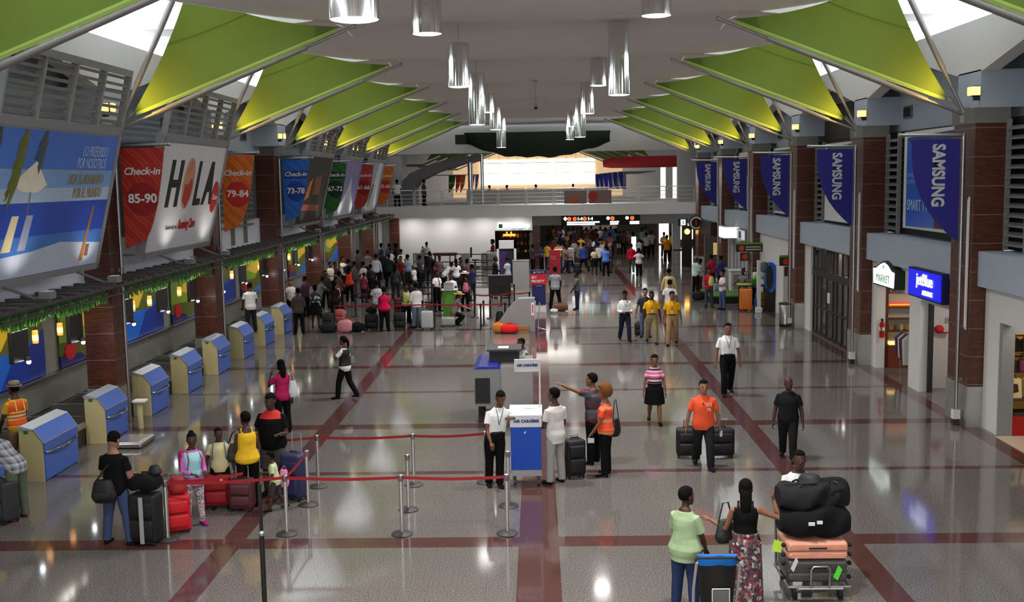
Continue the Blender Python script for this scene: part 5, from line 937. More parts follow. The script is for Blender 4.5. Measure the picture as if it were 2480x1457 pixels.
for x, s in ((2.0, 'A'), (2.35, 'B'), (3.0, 'B'), (4.78, 'A'), (6.05, 'C')): text('disc_letter', s, .17, (x, y-.03, 2.98), FACE, MC(40, 10, 10), t)
for a, b, q in ((1.85, 3.95, 2.76), (1.85, 3.65, 2.63), (4.63, 5.2, 2.76), (4.63, 5.15, 2.63), (5.9, 6.5, 2.74), (5.9, 6.5, 2.64)): mb = MB(); mb.box(a, b, y-.02, y, q-.045, q+.045); mb.build('text_line', LT, t)
# right side: playhouse kiosk area, blue phone hood, green mat
t = thing('green_mat_stage', 'low black platform with green turf on top near the right pillars', 'platform', (7.6, 46.6, 0)); q0, q1 = at_z(1722, 735), at_z(1800, 735); mb = MB(); mb.box(q0.x, q1.x+.2, q0.y, q0.y+3, .02, .28); mb.build('base', BLACK, t); mb = MB(); mb.box(q0.x-.02, q1.x+.22, q0.y-.02, q0.y+3.02, .28, .34); mb.build('turf', MC(66, 110, 34, .9, var=.4, scale=60), t)
q = at_z(1783, 722); t = thing('white_counter', 'white promotion counter on the turf platform', 'counter', (q.x, q.y, .34)); mb = MB(); mb.box(q.x-.25, q.x+.45, q.y, q.y+.5, .34, 1.25); mb.build('body', MC(200, 200, 198), t); mb = MB(); mb.box(q.x-.15, q.x+.45, q.y-.01, q.y, .4, 1.1); mb.build('panel', MC(138, 136, 134), t); mb = MB(); mb.box(q.x-.3, q.x+.5, q.y-.05, q.y+.55, 1.25, 1.3); mb.build('top', WHITE, t)
q = at_z(1815, 752); t = thing('wrapping_stand', 'small stand with green trays of the luggage wrapping point', 'stand', (q.x, q.y, 0)); mb = MB(); mb.box(q.x-.4, q.x+.75, q.y+.2, q.y+.7, .98, 1.03); mb.build('tabletop', DARKM, t)
for a in (-.35, .7): mb = MB(); mb.cbox(q.x+a, q.y+.45, 0, .06, .06, .98); mb.build('leg', DARKM, t)
mb = MB(); mb.rbox(q.x-.45, q.x+.1, q.y+.1, q.y+.7, 1.04, 1.09, .02); props(mb.build('green_tray', MC(168, 176, 60)), 'yellow green tray lying on the wrapping stand', 'tray')
mb = MB(); mb.rbox(q.x+.22, q.x+.78, q.y+.2, q.y+.6, 1.28, 1.42, .02); mb.m = 1; mb.rbox(q.x+.24, q.x+.76, q.y+.22, q.y+.58, 1.42, 1.56, .02); props(mb.build('tray_box', [MC(156, 190, 60), WHITE]), 'white and green box on the wrapping stand', 'box')
mb = MB(); mb.rbox(q.x+.12, q.x+.45, q.y+.15, q.y+.45, 1.04, 1.28, .02); props(mb.build('green_box', MC(24, 110, 70)), 'dark green box under the white and green box', 'box')
q = at_z(1862, 755); t = thing('phone_hood', 'blue oval wrapping machine cover standing by the white wall', 'machine', (q.x, q.y, 0)); mb = MB(); mb.rings([((q.x+.1, q.y+a, 1.42), (.22, 0, 0), (0, 0, .62)) for a in (0, .45)], 24); mb.build('blue_cover', MC(24, 100, 206, .35), t); mb = MB(); mb.rings([((q.x+.02, q.y-.02+a*.1, 1.42), (.15, 0, 0), (0, 0, .5)) for a in (0, .3)], 20); mb.build('dark_opening', BLACK, t); mb = MB(); mb.box(q.x-.05, q.x+.4, q.y+.05, q.y+.5, 0, .95); mb.build('pedestal', BLACK, t)
mb = MB(); mb.rbox(q.x-.3, q.x-.02, q.y+.1, q.y+.4, 1.6, 2.05, .1); mb.build('grey_head', MC(90, 92, 96), t, smooth=True)
mb = MB(); mb.box(9.0, 9.15, 44.6, 44.75, 0, 2.1); props(mb.build('white_post', WHITE), 'white square post behind the blue oval machine', 'post')
q = at_z(1628, 640); t = thing('yellow_desk', 'small desk of the yellow shirted staff at the back right', 'desk', (q.x, q.y, 0)); mb = MB(); mb.box(q.x+.1, q.x+.75, q.y, q.y+.4, .85, .95); mb.build('top', MC(60, 60, 40), t)
for a in (.15, .42, .7): mb = MB(); mb.cbox(q.x+a, q.y+.2, 0, .06, .06, .86); mb.build('leg', GREYM, t)
t = thing('lit_totem', 'glowing white and green totem in the far crowd', 'totem', (at_z(1537, 628).x, at_z(1537, 628).y, 0)); q = at_z(1537, 628); mb = MB(); mb.box(q.x-.2, q.x+.1, q.y, q.y+.2, .5, 1.55); mb.build('lit_panel', M((.85, 1, .9), .4, emit=1.8, var=0), t); mb = MB(); mb.box(q.x-.22, q.x+.35, q.y+.02, q.y+.22, 0, .5); mb.box(q.x+.1, q.x+.35, q.y+.02, q.y+.22, .5, 1.8); mb.build('casing', MC(26, 50, 30), t)
# ------------------------------------------------------------------ people
HU = 1.75
TMP = bpy.data.scenes.new('tmp_scene')
def remesh(mb, vox, smooth=4):
    me = bpy.data.meshes.new('tmp'); me.from_pydata(mb.v, [], mb.f)
    o = bpy.data.objects.new('tmp', me); TMP.collection.objects.link(o)
    m = o.modifiers.new('r', 'REMESH'); m.mode = 'VOXEL'; m.voxel_size = vox; m.use_smooth_shade = True
    s = o.modifiers.new('s', 'SMOOTH'); s.factor = .5; s.iterations = smooth
    vl = TMP.view_layers[0]; vl.update(); dg = vl.depsgraph
    out = bpy.data.meshes.new_from_object(o.evaluated_get(dg), depsgraph=dg)
    bpy.data.objects.remove(o); bpy.data.meshes.remove(me); return out
def V(*a): return Vector(a)
def rotx(p, a, c):                                     # pitch forward about a point (x axis)
    q = p-c; s, k = math.sin(a), math.cos(a); return Vector((q.x, q.y*k+q.z*s, -q.y*s+q.z*k))+c
def dirv(out, fwd, up, side): return Vector((out*side, fwd, up)).normalized()
ARMS = {                                               # upper arm (out, fwd, up), forearm (out, fwd, up)
    'down': ((.26, -.02, -1), (.14, .18, -1)), 'swingf': ((.14, .38, -1), (.05, .62, -1)), 'swingb': ((.16, -.42, -1), (.12, -.15, -1)),
    'hold': ((.18, .12, -1), (-.35, .95, -.05)), 'fold': ((.22, .2, -1), (-.92, .45, .12)), 'hip': ((.75, -.15, -.8), (-.75, .3, -.75)), 'phone': ((.35, .55, -.75), (-.35, .15, 1)),
    'point': ((.55, .8, .40), (.45, .9, .44)), 'pull': ((.34, -.1, -1), (.16, -.12, -1)), 'push': ((.15, .5, -.9), (0, 1, -.25)), 'wave': ((1, .1, -.40), (-.30, .25, 1)),
    'reach': ((.1, .75, -.65), (.0, 1, -.35)), 'lean': ((.5, .35, -.8), (-.2, .9, .1)), 'behind': ((.25, -.2, -1), (-.8, -.35, -.35)), 'fist': ((.35, .1, -1), (.8, .6, .3)), 'raise': ((.4, .5, .6), (.1, .3, 1)), 'bag': ((.22, .05, -1), (-.1, .8, .15)),
    'low': ((.2, .3, -1), (-.15, .6, -.8)), 'carry': ((.2, .35, -.95), (-.55, .85, .25)), 'elbowtop': ((.85, .05, -.45), (-.9, .45, .22)),
}
LEGS = {                                               # thigh (out, fwd), shank (out, fwd) per side L, R
    'stand': (((.07, .0), (.06, -.02)), ((.07, .02), (.06, -.03))), 'wide': (((.16, .02), (.12, -.02)), ((.16, .02), (.12, -.02))),
    'walk': (((.04, .36), (.03, .10)), ((.04, -.22), (.03, -.62))), 'walk2': (((.04, -.22), (.03, -.60)), ((.04, .34), (.03, .08))), 'stride': (((.03, .5), (.03, .28)), ((.03, -.34), (.03, -.85))),
    'sit': (((.12, 9), (.08, .0)), ((.12, 9), (.08, .05))), 'crouch': (((.25, 2.4), (.2, -1.2)), ((.25, 2.6), (.2, -1.0))), 'cross': (((-.03, .12), (-.04, .05)), ((.03, -.04), (.02, -.08))),
}
_pc = {}
class Fig: pass
def figure(sex, legs, armL, armR, lean, fat, hy, hp, side_lean, child):
    """Joint positions and torso sections of a figure of height HU facing +y."""
    F = Fig(); H = HU; f = sex == 'f'; F.f = f
    hip = V(0, 0, .52*H); F.hip = hip; F.lean = lean
    def T(p):
        p = Vector(p); t = max(0, min(1, (p.z-.50*H)/(.10*H)))
        if lean: p = rotx(p, lean*t, hip)
        if side_lean: p.x += side_lean*max(0, p.z-.5*H)
        return p
    F.T = T
    sw = (.103 if not f else .09)*H*(1+.10*(fat-1))
    k = fat
    F.tor = [(.462, .070*k, .060*k, -.004), (.49, .094*k, .072*k, -.006), (.525, (.098 if not f else .104)*k, .074*k, -.006), (.57, (.091 if not f else .092)*k, .066*k+.012*(k-1), .002*(k-1)), (.615, (.084 if not f else .074)*k, .060*k+.03*(k-1), .012*(k-1)), (.66, (.089 if not f else .079)*(1+.8*(k-1)), .064*k, .006),
             (.715, (.098 if not f else .086)*(1+.5*(k-1)), (.069 if not f else .072)*(1+.6*(k-1)), .004), (.755, (.103 if not f else .090)*(1+.4*(k-1)), .065*(1+.4*(k-1)), .0), (.786, (.092 if not f else .079)*(1+.3*(k-1)), .052, -.005), (.808, (.070 if not f else .060)*(1+.2*(k-1)), .043, -.008), (.827, .050, .038, -.008), (.842, .037, .035, -.006), (.85, .033 if not f else .028, .034 if not f else .029, -.002), (.88, .031 if not f else .026, .032 if not f else .028, .006)]
    F.sh = {}; F.el = {}; F.wr = {}; F.fd = {}
    for s, arm in ((-1, armL), (1, armR)):
        u, fo = ARMS[arm] if isinstance(arm, str) else arm
        S = T(V(s*sw, -.004*H, .772*H)); e = S+dirv(*u, s)*.172*H; w = e+dirv(*fo, s)*.146*H
        F.sh[s], F.el[s], F.wr[s], F.fd[s] = S, e, w, dirv(*fo, s)
    F.hj = {}; F.kn = {}; F.an = {}
    Lg = LEGS[legs]
    for s, (th, shk) in ((-1, Lg[0]), (1, Lg[1])):
        J = V(s*.052*H, 0, .50*H); kn = J+Vector((th[0]*s, th[1], -1)).normalized()*.232*H; an = kn+Vector((shk[0]*s, shk[1], -1)).normalized()*.232*H
        F.hj[s], F.kn[s], F.an[s] = J, kn, an
    F.dz = .040*H-min(F.an[-1].z, F.an[1].z)
    base = T(V(0, .004*H, .855*H)); F.hc = T(V(0, .012*H, .928*H)); F.hs = 1.30 if child else 1.12
    if lean > .3: F.hc = base+(F.hc-base).lerp(Vector((0, .02, .075*H)), .5)
    F.hR = Matrix.Rotation(-hy, 3, 'Z') @ Matrix.Rotation(-hp-.35*lean, 3, 'X'); F.neck = base
    return F
def torso(mb, F, z0, z1, g=0.0, n=20, hem=0.0, hang=0.0):
    H = HU; rr = []; ch = [q for q in F.tor if abs(q[0]-.715) < .01][0]
    secs = [q for q in F.tor]
    def at(z):
        for a, b in zip(secs, secs[1:]):
            if a[0] <= z <= b[0]: t = (z-a[0])/(b[0]-a[0]); return [a[i]+(b[i]-a[i])*t for i in range(4)]
        return list(secs[0] if z < secs[0][0] else secs[-1])
    zs = sorted(set([z0, z1]+[q[0] for q in secs if z0 < q[0] < z1]))
    for z in zs:
        _, a, b, yo = at(z)
        if hang and z < .715: a = max(a, ch[1]*hang); b = max(b, ch[2]*hang)
        c = F.T(V(0, yo*H, z*H)); e = hem*max(0, (.62-z)/.2)
        cx = F.T(V(.1, yo*H, z*H))-c; cy = F.T(V(0, yo*H+.1, z*H))-c
        rr.append((c, cx.normalized()*(a*H+g+e), cy.normalized()*(b*H+g+e)))
    mb.rings(rr, n)
def limb(mb, pts, r, n=10): mb.tube(pts, r, n)
def hand(mb, w, d, s, up=None, curl=.5):
    """Palm, four fingers of different length and a thumb, along direction d from the wrist w."""
    d = d.normalized(); ref = Vector((0, 0, 1)) if abs(d.z) < .8 else Vector((0, 1, 0))
    wide = d.cross(ref).normalized() if abs(d.z) < .8 else Vector((0, 1, 0)); wide = (wide-d*wide.dot(d)).normalized()
    nrm = d.cross(wide).normalized()
    if nrm.dot(Vector((-s, 0, 0))) < 0 and abs(d.z) >= .8: nrm = -nrm
    if abs(d.z) < .8 and nrm.z > 0: nrm = -nrm
    L = .058*HU*.95
    mb.rings([(w-d*.015, wide*.024, nrm*.019), (w+d*.02, wide*.030, nrm*.017), (w+d*.06, wide*.042, nrm*.016), (w+d*L, wide*.041, nrm*.013)], 10)
    for i, (o, l) in enumerate(((-.030, .066), (-.010, .076), (.010, .072), (.029, .056))):
        p = w+d*(L-.008)+wide*o; d1 = (d+nrm*curl*.5).normalized(); d2 = (d+nrm*curl*1.5).normalized()
        mb.tube([p, p+d1*l*.5, p+d1*l*.5+d2*l*.5], [.0092, .0086, .0066], 6)
    p = w+d*.022-wide*.030; t1 = (d*.8-wide*.75+nrm*.35).normalized(); t2 = (d*1.0-wide*.25+nrm*.5).normalized()
    mb.tube([p, p+t1*.036, p+t1*.036+t2*.03], [.0125, .0105, .0078], 6)
HEAD = [(-1, .012, .016, .034), (-.93, .022, .026, .029), (-.75, .031, .038, .020), (-.45, .038, .049, .009), (-.1, .0415, .055, .001), (.2, .043, .0565, -.003), (.5, .041, .053, -.005), (.75, .034, .044, -.006), (.92, .021, .028, -.006), (1, .006, .008, -.006)]
def head(mb, F):
    H = HU; k = H*F.hs; c = F.hc+Vector((0, 0, F.dz*0)); R = F.hR
    P = lambda x, y, z: c+R @ Vector((x*k, y*k, z*k))
    mb.rings([(P(0, y, q*.066), R @ Vector((a*k, 0, 0)), R @ Vector((0, b*k, 0))) for q, a, b, y in HEAD], 18)
    mb.rings([(P(0, .050, .010), R @ Vector((.004*k, 0, 0)), R @ Vector((0, .006*k, 0))), (P(0, .057, -.008), R @ Vector((.007*k, 0, 0)), R @ Vector((0, .009*k, 0))), (P(0, .060, -.018), R @ Vector((.010*k, 0, 0)), R @ Vector((0, .010*k, 0))), (P(0, .055, -.024), R @ Vector((.007*k, 0, 0)), R @ Vector((0, .006*k, 0)))], 8)
    for s in (-1, 1): mb.ball(P(s*.0435, -.004, -.006), .006*k, .013*k, .019*k, 8, 5)
    mb.ball(P(0, .051, -.041), .015*k, .008*k, .006*k, 8, 5)
def face_bits(mb, F):
    H = HU; k = H*F.hs; R = F.hR; P = lambda x, y, z: F.hc+R @ Vector((x*k, y*k, z*k))
    for s in (-1, 1):
        mb.m = 1; mb.ball(P(s*.0185, .0515, .004), .0085*k, .005*k, .0055*k, 8, 5)
        mb.m = 2; mb.ball(P(s*.0185, .0545, .004), .0045*k, .0035*k, .0045*k, 8, 4)
        mb.m = 2; mb.tube([P(s*.010, .0555, .013), P(s*.019, .056, .0155), P(s*.028, .050, .013)], .0022*k, 5)
    mb.m = 3; mb.ball(P(0, .0555, -.0375), .014*k, .0045*k, .0032*k, 8, 4); mb.ball(P(0, .0552, -.0435), .012*k, .0045*k, .0034*k, 8, 4); mb.m = 0
def hair_mesh(F, style):
    k = HU*F.hs; R = F.hR; mb = MB(); P = lambda x, y, z: F.hc+R @ Vector((x*k, y*k, z*k))
    puff = {'short': 1.085, 'crop': 1.04, 'afro': 1.5, 'bun': 1.07, 'long': 1.10, 'pony': 1.07, 'bob': 1.13, 'balding': 1.02}[style]
    n, m = 22, 14; ids = []
    for j in range(m+1):
        q = -1+2*j/m
        for a0, b0 in zip(HEAD, HEAD[1:]):
            if a0[0] <= q <= b0[0]: t = (q-a0[0])/(b0[0]-a0[0]); _, a, b, yo = [a0[i]+(b0[i]-a0[i])*t for i in range(4)]; break
        row = []
        for i in range(n):
            th = 2*PI*i/n; fy = math.sin(th); low = {'bob': -.75, 'long': -.8, 'afro': -.55}.get(style, -.42)
            line = .52 if fy > .55 else (.52+(low-.52)*min(1, (.55-fy)/.75)) if fy < .55 else .52
            if style == 'balding': line += .55 if fy > -.4 else .15
            inside = q < line; sc = .80 if inside else puff
            if style == 'afro' and not inside: sc = 1.5-.12*abs(q)
            x, y, z = a*math.cos(th)*sc, b*fy*sc+yo, q*.066*(1 if inside else (1+(puff-1)*(1.4 if q > 0 else .4)))
            row.append(len(mb.v)); mb.v.append(tuple(P(x, y, z)))
        ids.append(row)
    for r0, r1 in zip(ids, ids[1:]):
        for i in range(n): j = (i+1) % n; mb.face(r0[i], r0[j], r1[j], r1[i])
    mb.face(*ids[0][::-1]); mb.face(*ids[-1])
    if style == 'bun': mb.ball(P(0, -.062, .052), .026*k, .026*k, .026*k, 12, 8)
    if style == 'long': mb.tube([P(0, -.035, .03), P(0, -.058, -.03), P(0, -.062, -.10), P(0, -.058, -.17), P(0, -.052, -.20)], [.034*k, .040*k, .038*k, .028*k, .010*k], 12, .5, up=(1, 0, 0))
    if style == 'pony': mb.tube([P(0, -.045, .03), P(0, -.075, .0), P(0, -.078, -.06), P(0, -.07, -.11)], [.018*k, .022*k, .019*k, .006*k], 10)
    return mb
def shift(me, dz):
    me.transform(Matrix.Translation((0, 0, dz))); return me
def meshes(key, F, spec, vox):
    """Body, top, bottom and shoe meshes of a figure, cached by pose and clothing cut."""
    if key in _pc: return _pc[key]
    H = HU; f = F.f; out = {}; fat = spec['fat']; lk = 1+.5*(fat-1); ak = (1 if not f else .88)*(1+.45*(fat-1))
    b = MB(); torso(b, F, .462, .88); head(b, F)
    for s in (-1, 1):
        limb(b, [F.sh[s]-Vector((s*.02, 0, .004)), F.sh[s], F.sh[s].lerp(F.el[s], .5), F.el[s], F.el[s].lerp(F.wr[s], .35), F.wr[s]+F.fd[s]*.006], [.026*H*ak, .031*H*ak, .0255*H*ak, .021*H*ak, .022*H*ak, .0145*H*ak])
        limb(b, [F.hj[s]+Vector((0, 0, .03)), F.hj[s].lerp(F.kn[s], .25), F.hj[s].lerp(F.kn[s], .65), F.kn[s], F.kn[s].lerp(F.an[s], .3), F.kn[s].lerp(F.an[s], .7), F.an[s]], [.052*H*lk, .052*H*lk, .041*H*lk, .031*H*lk, .034*H*lk, .025*H*lk, .020*H])
        a = F.an[s]; b.tube([a+Vector((0, -.035, -.03)), a+Vector((s*.01, .05, -.038)), a+Vector((s*.02, .13, -.05))], [.034, .036, .022], 8)
    me = remesh(b, vox); 
    h = MB(); face_bits(h, F)
    for s in (-1, 1): hand(h, F.wr[s], F.fd[s], s, curl=spec.get('curl', .6))
    bm = bmesh.new(); bm.from_mesh(me)
    for fc in bm.faces: fc.smooth = True
    hm = h.mesh('hm', []); bm2 = bmesh.new(); bm2.from_mesh(hm); 
    vs = [bm.verts.new(v.co) for v in bm2.verts]; bm.verts.ensure_lookup_table()
    for fc in bm2.faces:
        try: nf = bm.faces.new([vs[v.index] for v in fc.verts]); nf.material_index = fc.material_index; nf.smooth = True
        except ValueError: pass
    bm.to_mesh(me); bm.free(); bm2.free(); bpy.data.meshes.remove(hm); out['body'] = shift(me, F.dz)
    top, bot = spec['top'], spec['bot']
    if top != 'none':
        t = MB(); tank = top in ('tank', 'halter'); z0 = spec.get('hem', .455); g = .013
        torso(t, F, z0, (.829 if top in ('polo', 'jacket') else .818) if not tank else .79, g, hem=.02 if top == 'loose' else .004, hang=0 if tank else (.97 if not f else .93) if top != 'loose' else 1.02)
        sl = {'tee': .62, 'polo': .66, 'long': .98, 'loose': .72, 'jacket': .99, 'tank': 0, 'halter': 0}[top]
        for s in (-1, 1):
            if sl <= 0:
                t.tube([F.T(V(s*.045*H, .045*H, .77*H)), F.T(V(s*.052*H, 0, .832*H)), F.T(V(s*.045*H, -.05*H, .77*H))], [.03, .02, .03], 6); continue
            S, E, W = F.sh[s], F.el[s], F.wr[s]; w = {'tee': .014, 'polo': .014, 'loose': .02, 'long': .010, 'jacket': .014}[top]
            if sl < .95: pts = [S-Vector((s*.06, 0, -.012)), S-Vector((s*.004, 0, 0)), S.lerp(E, .4), S.lerp(E, sl)]; rs = [.024*H*ak, .026*H*ak+w, .028*H*ak+w, .0265*H*ak+w*1.4]
            else: pts = [S-Vector((s*.06, 0, -.012)), S-Vector((s*.004, 0, 0)), S.lerp(E, .5), E, E.lerp(W, .5), E.lerp(W, .95)]; rs = [.024*H*ak, .026*H*ak+w, .026*H*ak+w, .022*H*ak+w, .021*H*ak+w, .016*H*ak+w]
            limb(t, pts, rs, 12)
        if top in ('polo', 'jacket'):
            c = F.T(V(0, -.012*H, .832*H)); t.rings([(c+Vector((0, .01, -.03)), (.060*H, 0, 0), (0, .046*H, 0)), (c+Vector((0, -.012, .004)), (.043*H, 0, 0), (0, .036*H, 0))], 14)
        out['top'] = shift(remesh(t, vox*1.05, 3), F.dz)
    t = MB()
    if bot in ('pants', 'jeans', 'shorts', 'leggings'):
        torso(t, F, .462, .60, .008); w = {'pants': .018, 'jeans': .013, 'shorts': .024, 'leggings': .006}[bot]
        for s in (-1, 1):
            J, K, A = F.hj[s], F.kn[s], F.an[s]
            if bot == 'shorts': limb(t, [J+Vector((0, 0, .02)), J.lerp(K, .3), J.lerp(K, .7), K.lerp(A, .04)], [.056*H*lk, .054*H*lk+w*.6, .044*H*lk+w, .040*H*lk+w], 14)
            else: limb(t, [J+Vector((0, 0, .02)), J.lerp(K, .25), J.lerp(K, .65), K, K.lerp(A, .35), K.lerp(A, .75), A+Vector((0, -.005, -.005-.012*(bot == 'pants')))], [.055*H*lk, .054*H*lk+w*.6, .043*H*lk+w*.8, .034*H*lk+w, .033*H*lk+w, .026*H*lk+w*1.5, .024*H+w*1.5], 14)
    else:
        kz = .285 if bot == 'skirt' else .045; c1 = (F.an[-1]+F.an[1])/2; sp = abs(F.an[1].x-F.an[-1].x)/2+abs(F.an[1].y-F.an[-1].y)/2*.6
        rr = []
        for z in (.60, .56, .52, .47, .42, .36, .30, .24, .18, .11, .05):
            if z < kz-.001: break
            tt = max(0, (.5-z)/.45); fl = .10 if bot == 'skirt' else .045
            a = (.108 if z < .55 else .09)*fat*HU*(1-.04*tt)+fl*tt+.012; c = Vector((0, c1.y*tt, z*HU)) if z < .52 else F.T(V(0, -.004*HU, z*HU))
            rr.append((c, (a, 0, 0), (0, a*.80+.06*tt*(1 if bot == 'skirt' else .5)+sp*.12, 0)))
        t.rings(rr, 22)
    out['bot'] = shift(remesh(t, vox*1.05, 3), F.dz)
    for s in (-1, 1):
        a = F.an[s]; sh = MB(); tilt = min(.5, max(0, (a.z-min(F.an[-1].z, F.an[1].z))*2.2)); D = Vector((s*.12, 1, -tilt)).normalized(); up = Vector((0, 0, 1)); zf = a.z-.040*H+.002
        b0 = Vector((a.x, a.y, a.z-.040*H)); P = lambda l, z: b0+D*l+up*z
        sh.rings([(P(-.062, .032), (.020, 0, 0), (0, 0, .022)), (P(-.05, .042), (.034, 0, 0), (0, 0, .040)), (P(0, .046), (.040, 0, 0), (0, 0, .046)), (P(.06, .036), (.044, 0, 0), (0, 0, .034)), (P(.13, .028), (.047, 0, 0), (0, 0, .026)), (P(.175, .022), (.036, 0, 0), (0, 0, .020)), (P(.195, .02), (.014, 0, 0), (0, 0, .01))], 12)
        m_ = sh.mesh('shoe', []); m_.polygons.foreach_set('use_smooth', [True]*len(m_.polygons)); out['shoe%d' % s] = shift(m_, F.dz)
    hs = spec['hair']
    if hs != 'bald':
        hm = hair_mesh(F, hs); m_ = hm.mesh('hair', []); m_.polygons.foreach_set('use_smooth', [True]*len(m_.polygons)); out['hair'] = shift(m_, F.dz)
    _pc[key] = out; return out
SK = {'d': (70, 42, 30), 'm': (104, 64, 46), 'l': (150, 104, 82), 't': (128, 84, 62)}
HAIRC = {'k': (12, 10, 10), 'b': (52, 32, 22), 'g': (120, 116, 112), 'a': (112, 70, 40)}
EYEW = MC(120, 112, 106, .4); IRIS = MC(26, 18, 14, .3)
def obj_with(name, me, mats, parent):
    if len(me.materials) == 0:
        for _ in mats: me.materials.append(None)
    o = bpy.data.objects.new(name, me); C.objects.link(o); o.parent = parent
    for i, m in enumerate(mats): o.material_slots[i].link = 'OBJECT'; o.material_slots[i].material = m
    return o
def person(label, pos, h, face, top=('tee', (200, 200, 200)), bot=('pants', (26, 26, 30)), sex='m', legs='stand', arms='down', armr=None, hair='short', hc='k', skin='d', lean=0.0, fat=1.0, hy=0.0, hp=0.0, slean=0.0, shoes=(22, 20, 20), group=None, vox=.011, child=False, curl=.6, hem=None, extras=(), kind='person'):
    fat *= 1.06
    if 'belt' in extras and not hem: hem = .572
    t = thing('person', label, 'person', (pos[0], pos[1], pos[2] if len(pos) > 2 else 0), -math.radians(face), group); t.scale = [h/HU]*3
    aL, aR = arms, armr or arms
    spec = dict(top=top[0], bot=bot[0], hair=hair, fat=fat, curl=curl)
    if hem: spec['hem'] = hem
    key = (sex, legs, aL, aR, lean, fat, hy, hp, slean, child, top[0], bot[0], hair, vox, curl, hem)
    F = figure(sex, legs, aL, aR, lean, fat, hy, hp, slean, child); t_F[t.name] = F
    ms = meshes(key, F, spec, vox); sm = MC(*SK[skin], .55); lip = MC(*[int(c*.78) for c in SK[skin]], .5)
    obj_with('body', ms['body'], [sm, EYEW, IRIS, lip], t)
    mt = lambda c: c if not isinstance(c, tuple) else MC(*c, .85, var=.16, scale=14, spec=.12)
    if 'top' in ms: obj_with({'tee': 't_shirt', 'polo': 'polo_shirt', 'long': 'long_sleeved_shirt', 'loose': 'blouse', 'jacket': 'jacket', 'tank': 'tank_top', 'halter': 'halter_top'}[top[0]], ms['top'], [mt(top[1])], t)
    obj_with({'pants': 'trousers', 'jeans': 'jeans', 'shorts': 'shorts', 'leggings': 'leggings', 'skirt': 'skirt', 'longskirt': 'long_skirt'}[bot[0]], ms['bot'], [mt(bot[1])], t)
    for s in (-1, 1): obj_with('shoe', ms['shoe%d' % s], [mt(shoes)], t)
    if 'hair' in ms: obj_with('hair', ms['hair'], [MC(*HAIRC[hc], .85, var=.2, scale=40, spec=.1)], t)
    for e in extras: EXTRA[e](t, F)
    return t
t_F = {}
def lm(F, p): return Vector(p)+Vector((0, 0, F.dz))
def ex_lanyard(t, F):
    H = HU; c = [F.T(V(x*H, y*H, z*H)) for x, y, z in ((-.04, .028, .825), (-.022, .079, .76), (-.004, .092, .68), (-.002, .088, .645))]; c2 = [F.T(V(-x*H, y*H, z*H)) for x, y, z in ((-.04, .028, .825), (-.022, .079, .76), (-.004, .092, .68))]
    mb = MB(); mb.tube([lm(F, p) for p in c], .006, 5); mb.tube([lm(F, p) for p in c2], .006, 5); mb.build('lanyard', MC(60, 66, 84), t, local=True)
    q = lm(F, c[-1]); mb = MB(); mb.cbox(q.x, q.y+.012, q.z-.06, .055, .008, .085); mb.build('badge', MC(214, 220, 226), t, local=True)
def ex_belt(t, F):
    H = HU; mb = MB(); rr = []
    for z in (.568, .590): rr.append((lm(F, F.T(V(0, 0, z*H))), (.094*H+.016, 0, 0), (0, .070*H+.016, 0)))
    mb.rings(rr, 20); mb.build('belt', MC(24, 20, 18), t, local=True)
def ex_hat(col, brim=.105):
    def f(t, F):
        k = HU*F.hs; P = lambda x, y, z: lm(F, F.hc+F.hR @ Vector((x*k, y*k, z*k))); mb = MB(); R = F.hR
        rg = lambda z, r, yo=0: (P(0, yo-.004, z), R @ Vector((r*k, 0, 0)), R @ Vector((0, r*1.15*k, 0)))
        mb.rings([rg(.030, brim), rg(.036, brim), rg(.040, .056), rg(.072, .048), rg(.082, .034), rg(.083, .006)], 20); mb.build('hat', MC(*col), t, True, local=True)
        mb = MB(); mb.rings([rg(.041, .058), rg(.050, .0575)], 20); mb.build('hat_band', MC(40, 36, 34), t, local=True)
    return f
def ex_cap(col):
    def f(t, F):
        k = HU*F.hs; P = lambda x, y, z: lm(F, F.hc+F.hR @ Vector((x*k, y*k, z*k))); mb = MB(); R = F.hR
        rg = lambda z, r, yo=0: (P(0, yo-.004, z), R @ Vector((r*k, 0, 0)), R @ Vector((0, r*1.22*k, 0)))
        mb.rings([rg(.026, .048), rg(.046, .047), rg(.064, .038), rg(.074, .02), rg(.076, .004)], 18)
        mb.rings([(P(0, .045, .026), R @ Vector((.036*k, 0, 0)), R @ Vector((0, .04*k, 0))), (P(0, .048, .030), R @ Vector((.034*k, 0, 0)), R @ Vector((0, .038*k, 0)))], 14); mb.build('cap', MC(*col), t, True, local=True)
    return f
def ex_tie(t, F):
    H = HU; mb = MB(); p = [lm(F, F.T(V(0, y*H, z*H))) for y, z in ((.05, .82), (.086, .74), (.088, .62))]; mb.tube(p, [.014, .022, .028], 6, .4); mb.build('tie', MC(30, 34, 60), t, local=True)
def ex_vest(col):
    def f(t, F):
        mb = MB(); torso(mb, F, .54, .80, .024); m_ = shift(remesh(mb, .014, 2), F.dz); obj_with('vest', m_, [MC(*col, .7)], t)
    return f
def ex_hivis(t, F):
    ex_vest((226, 84, 30))(t, F); H = HU
    for z in (.60, .64, .68):
        rr = [(lm(F, F.T(V(0, .004*H, q*H))), (.091*H+.030, 0, 0), (0, .066*H+.032, 0)) for q in (z-.008, z+.008)]; mb = MB(); mb.rings(rr, 20); mb.build('reflective_band', MC(200, 210, 90) if z != .64 else MC(205, 206, 206), t, local=True)
    for s in (-1, 1): mb = MB(); mb.tube([lm(F, F.T(V(s*.05*H, y*H, q*H))) for y, q in ((.086, .66), (.088, .74), (.04, .822), (-.06, .80), (-.085, .70))], .013, 5); mb.build('reflective_strap', MC(200, 210, 90), t, local=True)
